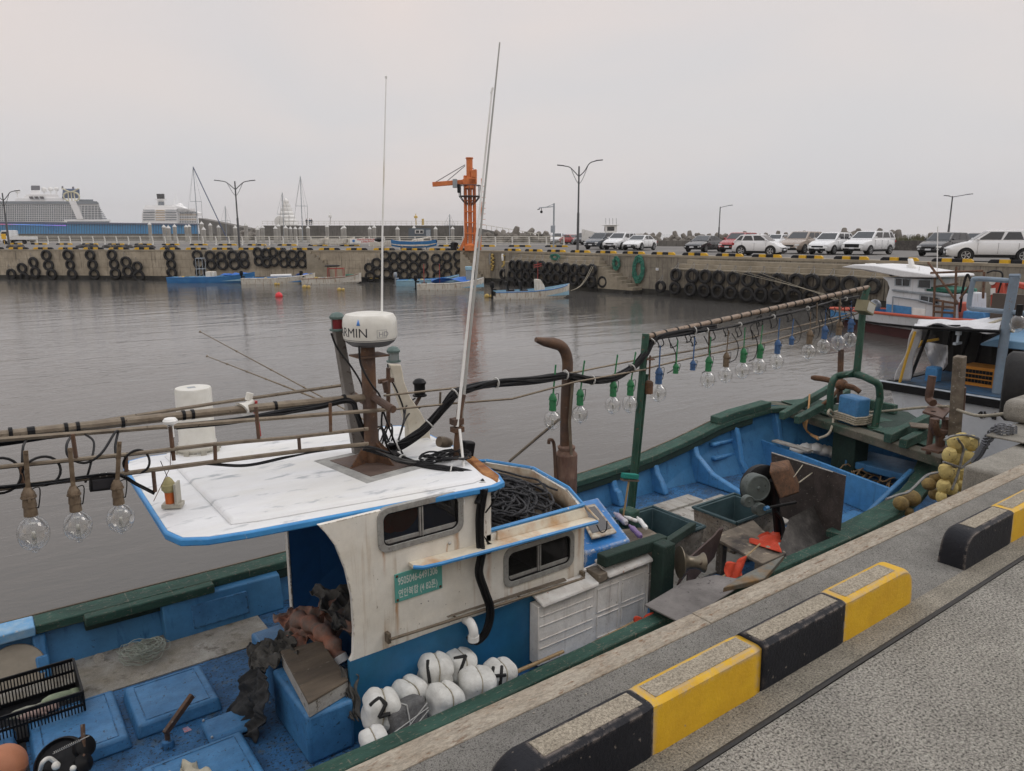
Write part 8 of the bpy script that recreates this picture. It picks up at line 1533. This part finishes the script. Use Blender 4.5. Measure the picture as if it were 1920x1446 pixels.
mb = MB(); mb.hexa([Vector(p) for p in ((4.0,4.9,1.19),(4.72,4.9,1.2),(4.72,5.09,1.255),(4.0,5.09,1.25))],[Vector(p) for p in ((4.0,4.91,1.225),(4.72,4.91,1.235),(4.72,5.09,1.285),(4.0,5.09,1.275))]); mb.hexa([Vector(p) for p in ((4.84,4.9,1.24),(5.46,4.88,1.26),(5.46,5.15,1.37),(4.84,5.12,1.34))],[Vector(p) for p in ((4.84,4.91,1.275),(5.46,4.89,1.295),(5.46,5.15,1.4),(4.84,5.12,1.37))]); mb.build('sloping_lid', M('white_lid', (.6,.59,.56), (.45,.42,.38), .56, 4, .12, .6, bump=.2, c3=(.32,.1,.05), amt3=.67, s3=34, w3=.02), wl, bev=.012)
mb = MB(); mb.box(4.72,4.84,4.92,5.12,1.22,1.31); mb.build('lid_block', m_wood, wl, bev=.01); mb = MB(); mb.box(5.45,5.47,4.95,5.09,.57,1.25); mb.hexa([Vector(p) for p in ((4.69,5.1,ZD),(5.5,5.1,ZD),(5.5,5.14,ZD),(4.69,5.14,ZD))],[Vector(p) for p in ((4.69,5.1,1.3),(5.5,5.1,1.35),(5.5,5.14,1.35),(4.69,5.14,1.3))]); mb.build('end_board', m_wpan, wl)
# rope heap in the bin
g_ = random.Random(41); mb = MB(); m_dr = M('dark_braided_rope', (.04,.04,.044), (.1,.1,.105), .5, 26, .1, .85, bump=1, bs=190, st=(1,1,1), var=.3)
def inbin(x, y): return 3.66 < x < 4.82-.06*abs(y-5.9) and 5.22 < y < 6.85-(x-3.6)*.22
for k in range(95):
    x, y = g_.uniform(3.7,4.75), g_.uniform(5.25,6.7)
    if not inbin(x, y): continue
    a = g_.uniform(0,6.28); pts = []; r0 = g_.uniform(.12,.4); cx, cy = g_.uniform(3.95,4.45), g_.uniform(5.6,6.4); z = 1.755+.2*k/95
    for i in range(14):
        a += g_.uniform(.2,.5); xx = cx+r0*1.1*math.cos(a)*(1+g_.uniform(-.15,.15)); yy = cy+r0*1.5*math.sin(a)*(1+g_.uniform(-.15,.15)); xx = min(max(xx,3.66),4.8); yy = min(max(yy,5.2),6.75); pts.append((xx, yy, z+g_.uniform(0,.035)+.08*max(0,1-((xx-4.2)**2+(yy-6)**2)*2)))
    mb.tube(smooth_path(pts, 4), .012, n=6)
tag(mb.build('rope_heap', m_dr, sm=60), 'heap of dark braided rope filling the open bin in front of the wheelhouse', 'rope')
# wires by the conduit
mb = MB()
for k in range(4): mb.tube(smooth_path([(3.44+.01*k,5.04,2.0-.02*k),(3.5,5.03,1.92-.01*k),(3.6+.02*k,5.0,1.89),(3.68,4.99,1.9-.01*k)], 5), .005, n=5)
mb.tube(smooth_path([(4.72,4.97,1.82),(4.76,4.95,1.74),(4.82,4.94,1.75),(4.84,4.95,1.84)], 5), .006, n=5); mb.tube(smooth_path([(3.62,5.06,2.43),(3.58,5.02,2.36),(3.5,5.0,2.3),(3.45,5.03,2.22)], 5), .008, n=5); mb.build('loose_wire', m_cable, bt)
# ================================================================ STERN DECK THINGS
wt_ = MB(); P = [Vector((1.86,5.84,.98)),Vector((2.2,5.8,.98)),Vector((2.15,5.12,.98)),Vector((1.78,5.02,.98))]
cr8 = thing('wooden_tray', 'wooden box with a weathered plank lid on the seat box by the cabin door', 'box', (2,5.4,.93)); mb = MB(); mb.hexa([Vector((p.x,p.y,.935)) for p in P], [Vector((p.x,p.y,1.05)) for p in P]); mb.build('box_side', m_board, cr8, bev=.006); mb = MB(); C4 = sum(P, Vector())/4; mb.hexa([C4+(Vector((p.x,p.y,1.052))-C4)*1.02 for p in P], [C4+(Vector((p.x,p.y,1.075))-C4)*1.02 for p in P]); mb.build('plank_lid', M('brown_plank_lid', (.17,.13,.09), (.1,.08,.06), .5, 4, .15, .85, bump=.6, bs=24, st=(.35,1.6,1), c3=(.3,.26,.2), amt3=.69, s3=30), cr8, bev=.006)
def cloth(name, label, ctrl, mat, nu=48, nv=48, amp=.03, sd=1, cat='jacket'):
    """draped garment: bilinear patch with deep random folds; ctrl = 4 corner points"""
    g_ = random.Random(sd); a, b, c, d = [Vector(p) for p in ctrl]; W_ = [(g_.uniform(3,11), g_.uniform(3,11), g_.uniform(0,6), g_.uniform(.3,1)) for _ in range(7)]
    def f(s, t):
        p = (a*(1-s)+b*s)*(1-t)+(d*(1-s)+c*s)*t; h = sum(w*math.sin(s*x+t*y*(1 if i % 2 else -1)+ph) for i, (x, y, ph, w) in enumerate(W_))/3; h = h*.5+.9*sum(w*(1-abs(math.sin(s*x*1.3-t*y*.9+ph))) for x, y, ph, w in W_[:5])/3-.4; h = .25*h+.9*(.5-abs(mn.noise(Vector((s*4.5+t*2+sd*3, t*2.6, sd))))*2.2)+.33*(.5-abs(mn.noise(Vector((s*9-t*6, t*8+s*3, sd+7.3))))*2.2); e = (c-a).cross(b-a).normalized()
        if e.z < 0: e = -e
        edge = .04*math.sin(s*17+sd)*abs(2*t-1)**3; return p+e*h*amp*1.6+Vector((.5*amp*math.sin(t*13+sd), edge+.5*amp*math.sin(s*11), 0))
    mb = MB(); mb.grid(f, nu, nv); return tag(mb.build(name, mat, solid=.006, sm=60), label, cat)
m_brn = M('salmon_work_cloth', (.32,.14,.09), (.18,.15,.13), .5, 5, .12, .85, bump=.3, bs=14, var=.3); m_gry = M('grey_work_cloth', (.11,.105,.095), (.07,.068,.062), .5, 6, .12, .9, bump=.3, bs=14, var=.3); m_dkc = M('dark_work_cloth', (.02,.022,.024), (.04,.04,.04), .5, 6, .12, .8, bump=.3, bs=14, var=.3)
cloth('work_jacket', 'salmon and grey oilskin jacket heaped on the boxes inside the cabin door', [(2.05,6.55,1.0),(2.75,6.3,1.15),(2.55,5.75,1.12),(2.0,5.9,1.02)], m_brn, 56, 56, .06, 3)
cloth('work_jacket', 'grey green oilskin sleeve bundle under the salmon jacket', [(2.4,6.5,1.2),(3.0,6.2,1.25),(2.8,5.6,1.15),(2.35,5.8,1.1)], m_gry, 50, 50, .06, 5)
mb = MB(); P = smooth_path([(2.15,6.25,1.1),(2.2,6.0,1.14),(2.25,5.75,1.1),(2.28,5.6,.98)], 5); mb.tube(P, [.07+.02*math.sin(i*1.7) for i in range(len(P))], n=12); mb.tube([(2.279,5.603,.99),(2.29,5.56,.94)], .072, n=12, m=1); tag(mb.build('jacket_sleeve', [m_brn, m_white], sm=60), 'salmon sleeve with a white reflective cuff hanging over the box', 'sleeve')
cloth('oilskin_trousers', 'olive grey oilskin draped over the tray corner and the near seat box', [(1.7,6.2,.98),(2.05,6.1,1.08),(1.95,5.75,1.06),(1.62,5.9,.95)], m_gry, 50, 50, .05, 8, 'trousers')
cloth('oilskin_trousers', 'black oilskin trousers hanging down from the seat box to the deck', [(1.72,6.15,.97),(1.7,5.62,.95),(1.5,5.55,.53),(1.45,6.05,.54)], m_dkc, 50, 50, .04, 11, 'trousers')
cloth('grey_rag', 'grey rag hanging at the foot of the white cabin wall', [(2.12,5.2,1.15),(2.22,5.12,1.1),(2.2,5.0,.75),(2.1,5.02,.78)], m_gry, 12, 20, .02, 13, 'rag')
# styrofoam floats with numbers
SF = [(816,1260,36,'1'),(862,1248,33,'7'),(893,1288,39,''),(936,1268,34,'4'),(768,1305,36,''),(714,1330,39,'2'),(833,1317,38,''),(702,1392,30,''),(985,1300,20,'')]
for i, (u, v, r, num) in enumerate(SF):
    t_ = [5.0,5.03,4.78,4.82,4.95,4.82,4.74,4.62,4.62][i]; p = Pt(u, v, t_); dep = p.x*D1+p.y*D0; R = r*dep/FP
    lb = {'1':'white foam float painted with a black 1, on top of the pile','7':'white foam float painted with a black 7, behind the float numbered 1','4':'white foam float painted with a black 4, at the right of the pile','2':'white foam float painted with a large black 2, at the left of the pile'}.get(num) or {2:'plain white foam float between the ones marked 1 and 4',4:'plain white foam float behind the one marked 2',6:'plain white foam float in the middle of the bottom row',7:'lowest white foam float, partly cut off by the gunwale',8:'small white foam block lying among the bamboo poles'}[i]
    t = thing('foam_float', lb, 'float', p, 'white foam floats beside the cabin'); mb = MB(); e_ = 3.2; Rm = Matrix.Rotation(rnd.uniform(-.3,.3), 3, 'Z')@Matrix.Rotation(rnd.uniform(-.25,.25), 3, 'Y')
    def sq(s, tt):
        a = 2*math.pi*s; b = math.pi*(tt-.5); c_, s_ = math.cos(a), math.sin(a); cb, sb_ = math.cos(b), math.sin(b); f = lambda x, k: math.copysign(abs(x)**k, x); q = Vector((f(cb,.62)*f(c_,.62), f(cb,.62)*f(s_,.62), f(sb_,.62)))
        g = 1-.13*math.exp(-(q.x/.07)**2)-.1*math.exp(-(q.z/.07)**2)-.03*math.sin(q.x*7+i)*math.sin(q.z*6); return p+Rm@(q*R*g*Vector((1,1,1)).x)
    mb.grid(sq, 36, 20); mb.build('float_body', m_styro, t, sm=70)
    if i != 8:
        mb = MB(); mb.tube([p+Rm@Vector((0, R*.955*f_*abs(math.cos(a))**.25 if False else R*math.copysign(abs(math.cos(a))**.62,math.cos(a))*.9, R*math.copysign(abs(math.sin(a))**.62,math.sin(a))*.9)) for f_ in (1,) for a in [2*math.pi*k/32 for k in range(33)]], .006, n=5); mb.build('binding_cord', m_rope, t)
    if num:
        tow = (Vector((0,0,EYE))-p).normalized(); rt_ = tow.cross(UP).normalized()*-1; up_ = rt_.cross(tow).normalized()*-1; up_ = up_ if up_.z > 0 else -up_
        G = {'1':[[(-.35,.55),(-.3,-.5)]],'7':[[(-.3,.35),(.35,.5),(.1,-.1),(-.0,-.4)]],'4':[[(-.3,.45),(-.35,.0),(.35,.05)],[(.15,.5),(.05,-.5)]],'2':[[(-.45,.2),(-.05,.5),(.25,.2),(-.1,-.35),(.45,-.25)]]}[num]
        mb = MB()
        for st_ in G:
            pts = []
            for (x0, y0), (x1, y1) in zip(st_, st_[1:]):
                for k in range(7): x, y = x0+(x1-x0)*k/6, y0+(y1-y0)*k/6; pts.append((x, y))
            surf = []
            for x, y in pts:
                d_ = (rt_*x+up_*y)+tow*math.sqrt(max(.1, 1-x*x-y*y)); l = Rm.inverted()@d_; m2 = (abs(l.x)**3.2+abs(l.y)**3.2+abs(l.z)**3.2)**(1/3.2); surf.append(p+d_*(R/m2)*.985)
            mb.tube(surf, .016, n=6)
        mb.build('painted_number', m_black, t)
# grey net bound block
mb = MB(); p = Pt(760,1345,4.72); q = Matrix.Translation(p)@Matrix.Rotation(.15, 4, 'Z')@Matrix.Rotation(-.25, 4, 'X'); mb.box(-.17,.17,-.08,.1,-.12,.12, mat=q); t = thing('net_bundle', 'grey mesh wrapped bundle tied with white cord among the foam floats', 'bundle', p, None); mb.build('bundle_body', M('grey_mesh', (.14,.14,.14), (.2,.2,.2), .5, 30, .1, .9, bump=1, bs=120), t, bev=.035, seg=3)
mb = MB()
for x in (-.02,): mb.tube([q@Vector((x,y,z)) for y, z in ((-.085,-.125),(-.087,.125),(.105,.125),(.105,-.125),(-.085,-.125))], .006, n=5)
mb.tube([q@Vector((-.17,-.086,-.1)), q@Vector((.17,-.086,.06))], .004, n=5); mb.tube([q@Vector((-.17,-.086,-.02)), q@Vector((.17,-.086,.02))], .004, n=5); mb.tube([q@Vector((-.1,-.086,-.12)), q@Vector((.17,-.086,.0))], .004, n=5); mb.build('white_cord', m_tie, t)
mb = MB(); mb.lathe([(.19,0),(.2,.005),(.19,.01)], (2.15,4.78,ZD+.01), n=26) ; mb.tube([Vector((1.95+.23*math.cos(a),4.75+.17*math.sin(a),ZD+.02)) for a in [2*math.pi*i/28 for i in range(29)]], .006, n=5); tag(mb.build('landing_net', M('blue_mesh', (.02,.08,.18), (.03,.03,.04), .5, 60, .1, .9, bump=1, bs=100)), 'round hand net lying on the deck below the foam floats', 'net')
# black crate with gloves
ct = thing('black_crate', 'black slotted plastic crate at the left edge holding gloves', 'crate', (.1,6.95,ZD)); x0, x1, y0, y1, z0, z1 = -.5, .44, 6.7, 7.32, ZD+.005, .8
mb = MB()
mb.box(x0,x1,y0,y1,z0,z0+.015)
for y in (y0, y1):
    mb.box(x0,x1,y-.008,y+.008,z1-.03,z1); mb.box(x0,x1,y-.008,y+.008,z0+.016,z0+.05); mb.box(x0,x1,y-.008,y+.008,z0+.16,z0+.18)
    for k in range(40): x = x0+(x1-x0)*k/39; mb.box(x-.005,x+.005,y-.006,y+.006,z0+.05,z1-.03)
for x in (x0, x1):
    mb.box(x-.009,x+.009,y0+.01,y1-.01,z0+.016,z1)
mb.build('crate_shell', m_blk, ct)
for i, (a, b, c_, r, lb, mt) in enumerate(((.02,6.9,.66,.05,'grey glove',M('glove_grey', (.32,.32,.26), (.24,.25,.19), .5, 9, .1, .9, bump=.5)),(.1,6.85,.65,.045,'pinkish glove',M('glove_pink', (.35,.25,.22), (.28,.2,.17), .5, 9, .1, .9, bump=.5)),(.27,6.95,.67,.05,'green glove',M('glove_green', (.26,.3,.2), (.2,.24,.16), .5, 9, .1, .9, bump=.5)))):
    mb = MB(); mb.ball((a,b,c_), .13, .055, .035, n=14, k=8, wob=.06, sd=i)
    for k in range(4): mb.ball((a+.12+.0*k, b-.035+.024*k, c_+.002), .05, .013, .016, n=8, k=6)
    mb.ball((a+.05,b-.055,c_), .045, .015, .017, n=8, k=6, R=Matrix.Rotation(-.7,3,'Z')); tag(mb.build('work_glove', mt, sm=60), f'crumpled {lb} lying in the black crate', 'glove', 'gloves in the black crate')
mb = MB(); mb.lathe([(.24,0),(.25,.02),(.24,.035),(.0,.036)], (.0,7.72,.62), (0,-.8,.6), n=30); tag(mb.build('round_lid', M('brown_round_lid', (.3,.26,.2))), 'round brown lid leaning on the far side behind the black crate', 'lid')
mb = MB(); mb.box(-1.6,.0,5.9,6.9,ZD+.0,ZD+.012); tag(mb.build('rubber_mat', M('black_mesh_mat', (.015,.015,.015), (.05,.05,.05), .52, 60, .05, .8, bump=1, bs=90)), 'black honeycomb rubber mat on the deck at the left edge', 'mat')
# tangled line
g_ = random.Random(51); mb = MB()
for k in range(26):
    c = Vector((1.02+g_.uniform(-.1,.12), 7.45+g_.uniform(-.08,.06), ZD+.02+.006*k*g_.random())); r1, r2 = g_.uniform(.06,.17), g_.uniform(.05,.14); rot_ = g_.uniform(0,3.14); til = g_.uniform(-.3,.3)
    mb.tube([c+Vector((r1*math.cos(a)*math.cos(rot_)-r2*math.sin(a)*math.sin(rot_), r1*math.cos(a)*math.sin(rot_)+r2*math.sin(a)*math.cos(rot_), .04+abs(til)*.1*math.sin(a+k)+.01*math.sin(5*a))) for a in [2*math.pi*i/18 for i in range(19)]], .0035, n=4)
tag(mb.build('tangled_line', M('nylon_line', (.3,.33,.28))), 'tangled grey green fishing line heaped on the pale side deck', 'fishing line')
for i, (u, v) in enumerate(((185,1235),(248,1215))): mb = MB(); p = Pz(u, v, ZD+.04); mb.lathe([(.05,0),(.05,.012),(.0,.013)], p, (.1,-.8,.5), n=16); tag(mb.build('small_disc', m_nons), f'small pale round disc by the far side, {ORD[i]} from the left', 'disc')
# winch reel and orange buoy at the bottom left
wr = thing('line_hauler', 'black line hauling reel with springs and hoses at the bottom left', 'hauler', (.25,5.75,ZD)); mb = MB(); pc_ = Pz(112,1425,.78); mb.lathe([(.0,-.06),(.14,-.06),(.17,-.04),(.175,0),(.15,.03),(.14,.0),(.03,.0),(.0,.02)], pc_, (-.25,-.45,.85), n=34); mb.build('reel', m_blk, wr, sm=50)
mb = MB(); p2_ = Pz(158,1400,.85); mb.lathe([(.0,-.04),(.07,-.04),(.08,-.02),(.08,.02),(.06,.03),(.0,.032)], p2_, (.5,-.6,.5), n=20); mb.lathe([(.0,-.04),(.06,-.04),(.07,0),(.0,.03)], Pz(158,1430,.8), (.5,-.6,.5), n=20); mb.build('guide_wheel', m_blk, wr)
mb = MB(); mb.tube([Pz(155,1358,1.0), Pz(158,1446,.72)], .016, n=8); mb.tube([Pz(158,1415,.84), Pz(135,1446,.8)], .012, n=6); mb.build('arm', m_rustm, wr); mb = MB(); a, b = Pz(100,1412,.88), Pz(150,1388,.95); n_ = 60; d = (b-a).normalized(); u1 = d.cross(UP).normalized(); u2 = d.cross(u1); mb.tube([a.lerp(b, i/n_)+(u1*math.cos(i*1.6)+u2*math.sin(i*1.6))*.009 for i in range(n_+1)], .003, n=4); mb.tube([b, b+(b-a)*.35], .004, n=5); mb.build('spring', m_al, wr)
mb = MB(); mb.tube(smooth_path([Pz(75,1446,.75), Pz(80,1430,.85), Pz(92,1422,.85), Pz(105,1430,.8)], 5), .016, n=8); mb.ball(Pz(105,1436,.84), .03, n=10, k=6); mb.ball(Pz(137,1441,.85), .022, n=10, k=6); mb.build('hose', m_rad, wr)
mb = MB(); p = Pz(8,1436,.78); mb.ball(p, .15, .15, .15, n=26, k=16); mb.lathe([(.151,-.01),(.154,0),(.151,.01)], p, (.3,.2,1), n=26); tag(mb.build('orange_buoy', M('faded_orange_buoy', (.5,.2,.1), (.42,.17,.09), .5, 3, .2, .6), sm=60), 'faded orange ball buoy cut by the bottom left corner', 'buoy')
cloth('canvas_cover', 'cream canvas folded on the hatch at the bottom edge', [(.72,5.35,.64),(1.02,5.45,.66),(1.15,5.1,.64),(.75,5.0,.63)], M('cream_canvas', (.48,.45,.36), (.4,.37,.29), .5, 6, .2, .8), 20, 20, .03, 21, 'cover')
mb = MB(); mb.hexa([Pz(305,1364,ZD+.005) if False else Pz(342,1366,ZD+.003), Pz(352,1362,ZD+.003), Pz(360,1369,ZD+.003), Pz(346,1374,ZD+.003)], [Pz(342,1366,ZD+.005), Pz(352,1362,ZD+.005), Pz(360,1369,ZD+.005), Pz(346,1374,ZD+.005)]); tag(mb.build('sweet_wrapper', M('pink_wrapper', (.5,.2,.22), (.3,.35,.5), .5, 60, .05)), 'tiny pink wrapper on the blue deck beside the lever', 'wrapper')
# ================================================================ FISHING LAMPS
m_socb = M('brown_lamp_socket', (.12,.085,.055), (.2,.15,.1), .5, 30, .15, .6, metal=.3, bump=.3); m_socg = M('green_lamp_socket', (.02,.2,.07), (.03,.14,.06), .5, 30, .2, .6, bump=.3); m_socl = M('blue_lamp_socket', (.03,.11,.28), (.05,.09,.17), .5, 30, .2, .6, bump=.3)
m_fil = M('lamp_inner_metal', (.5,.5,.47), rough=.3, metal=.3, var=0)
def squid_lamp(u0, v0, us, vs, ub, vb, rpx, t, soc, label, bulb=True, elong=1.12, barw=.022):
    b = Pt(ub, vb, t); dep = b.x*D1+b.y*D0; R = rpx*dep/FP; s = Pt(us, vs, t); top = Pt(u0, v0, t); T = thing('fishing_lamp', label, 'fishing lamp', top, 'glass fishing lamps hung along the boat')
    mb = MB(); mb.bar(top, b+UP*R*2.6 if bulb else s+UP*.05, barw*1.3, barw*.4, up=(0,1,0)); mb.lathe([(barw*.4,-.004),(barw*.4,.004)], top-UP*.02+Vector((0,-.006,0)), (0,1,0), n=8); mb.build('hanger', soc, T, bev=.002)
    RR = R*elong; c = b+UP*(RR*1.12+R*.75) if bulb else s; h = R*1.6 if bulb else .1; rs = R*.42 if bulb else .034; mb = MB(); mb.lathe([(rs*.5,h*.75),(rs*.8,h*.6),(rs,h*.5),(rs*1.05,h*.35),(rs*.9,h*.3),(rs*1.0,h*.1),(rs*1.05,-h*.1),(rs*.92,-h*.12),(rs*1.0,-h*.35),(rs*1.02,-h*.5)], c, n=16); mb.lathe([(rs*1.15,-.006),(rs*1.2,0),(rs*1.15,.006)], c+UP*h*.33, n=16); mb.box(-.008,.008,-rs*1.5,-rs,h*.2,h*.4, mat=Matrix.Translation(c)); mb.build('socket', soc, T)
    mb = MB(); mb.tube(smooth_path([c+UP*h*.6, c+Vector((rs*1.6,-.02,h*.7)), c+Vector((rs*1.2,-.02,-h*.1)), c+Vector((rs*.9,0,-h*.2))], 5), .004, n=5); mb.build('lamp_wire', m_cable, T)
    if bulb:
        RR = R*elong; zb = b.z; mb = MB(); prof = [(rs*.72, RR*1.25),(rs*.75, RR*1.0)]
        for k in range(15): a = math.pi*(.2+.72*k/14); prof.append((R*math.sin(a)**.9, RR*math.cos(a)))
        prof += [(R*.24,-RR*.98),(R*.22,-RR*1.1),(R*.15,-RR*1.16),(.001,-RR*1.17)]; mb.lathe(prof, (b.x,b.y,zb), n=28); mb.build('glass_bulb', m_bglass, T, sm=60)
        mb = MB(); mb.tube([(b.x-R*.1,b.y,zb+RR*1.1),(b.x-R*.13,b.y,zb-RR*.8)], R*.022, n=5); mb.tube([(b.x+R*.13,b.y,zb+RR*.2),(b.x+R*.1,b.y,zb-RR*.95)], R*.02, n=5); mb.lathe([(R*.1,RR*.1),(R*.14,RR*.05),(R*.14,-RR*.35),(R*.1,-RR*.4)], (b.x,b.y,zb), n=12); mb.lathe([(R*.2,RR*.62),(R*.22,RR*.6),(R*.05,RR*.5)], (b.x,b.y,zb), n=12); mb.tube([(b.x-R*.2,b.y,zb-RR*.62),(b.x+R*.2,b.y,zb-RR*.55),(b.x-R*.18,b.y,zb-RR*.72),(b.x+R*.18,b.y,zb-RR*.8)], R*.025, n=4); mb.build('arc_tube', m_fil, T)
squid_lamp(48,845,60,945,63,1000,29,5.62,m_socb,'leftmost glass lamp, the largest and cloudiest, in a brown socket',elong=1.2); squid_lamp(131,840,141,932,146,986,26,5.62,m_socb,'second glass lamp from the left, in a brown socket over the water'); squid_lamp(224,828,228,925,226,972,25,5.62,m_socb,'third glass lamp from the left, nearest the cabin roof, in a brown socket')
for i, (a, b, c, d, e, f, r, col, lb) in enumerate(((1042,684,1037,745,1036,788,16.5,m_socg,'glass lamp in a green socket just left of the exhaust pipe'),(1096,676,1090,735,1087,777,15.5,m_socg,'glass lamp in a green socket just right of the exhaust pipe'),(1158,665,1151,718,1149,760,15,m_socg,'glass lamp in a green socket, left one of the pair by the first green mast'),(1192,660,1183,718,1181,758,15,m_socg,'glass lamp in a green socket, right one of the pair by the first green mast'),(1238,648,1235,703,1234,737,15.5,m_socl,'glass lamp in a blue socket just right of the first green mast'),(1271,638,1267,693,0,0,0,m_socg,'empty green lamp socket without a bulb'),(1303,633,1299,687,0,0,0,m_socl,'empty blue lamp socket without a bulb, nearer to the first green mast'),(1333,632,1330,680,1327,712,14,m_socg,'glass lamp in a green socket, first right of the two empty sockets'),(1366,620,1362,673,1360,703,13.5,m_socb,'glass lamp in a brown socket between two green ones'),(1397,614,1393,664,1392,695,13.5,m_socg,'glass lamp in a green socket, middle one of the forward row'),(1430,610,1426,655,1423,687,13.5,m_socg,'glass lamp in a green socket, last green one before the blue sockets'),(1462,597,1458,648,1456,678,13,m_socl,'glass lamp in a blue socket left of the empty blue socket'),(1488,598,1484,640,0,0,0,m_socl,'empty blue lamp socket without a bulb, farther along the row'),(1520,585,1517,628,1516,660,13,m_socb,'glass lamp in a brown socket, fourth from the bow end'),(1549,578,1547,617,1544,650,12.5,m_socl,'glass lamp in a blue socket, third from the bow end'),(1573,570,1571,610,1571,643,13,m_socb,'glass lamp in a brown socket, second from the bow end'),(1596,565,1593,603,1593,637,12.5,m_socl,'glass lamp in a blue socket, the last one beside the bow mast'))):
    squid_lamp(a, b, c, d, e or c, f or d+30, r or 13, 6.12+.02*i/3, col, lb, r > 0, 1.1, .016)
mb = MB(); p = Pt(1217,720,6.1); mb.lathe([(.05,-.0),(.05,.14),(.03,.16)], p-UP*.12, n=12); mb.tube([p+UP*.05, p+UP*.35], .012, n=6); mb.lathe([(.06,.3),(.06,.31)], p, n=12); tag(mb.build('pulley_block', m_rust), 'rusty round block hanging on the first green mast', 'block')
# ================================================================ HAZE
hz = MB(); hz.box(-1550, 4060, -760, 4060, -6, 130); ho = hz.build('haze', []) if False else None
me = bpy.data.meshes.new('haze'); b = bmesh.new(); bmesh.ops.create_cube(b, size=1); b.to_mesh(me); b.free()
ho = bpy.data.objects.new('haze', me); COL.objects.link(ho); ho.scale = (5700, 4900, 136); ho.location = (1250, 1640, 62); ho['kind'] = 'stuff'
hm = bpy.data.materials.new('haze'); hm.use_nodes = True; n_ = hm.node_tree; n_.nodes.clear(); o_ = nn(n_, 'ShaderNodeOutputMaterial'); v_ = nn(n_, 'ShaderNodeVolumePrincipled'); v_.inputs['Density'].default_value = .0002; v_.inputs['Color'].default_value = (.985,.985,.99,1); v_.inputs['Anisotropy'].default_value = .2
n_.links.new(v_.outputs[0], o_.inputs['Volume']); me.materials.append(hm)
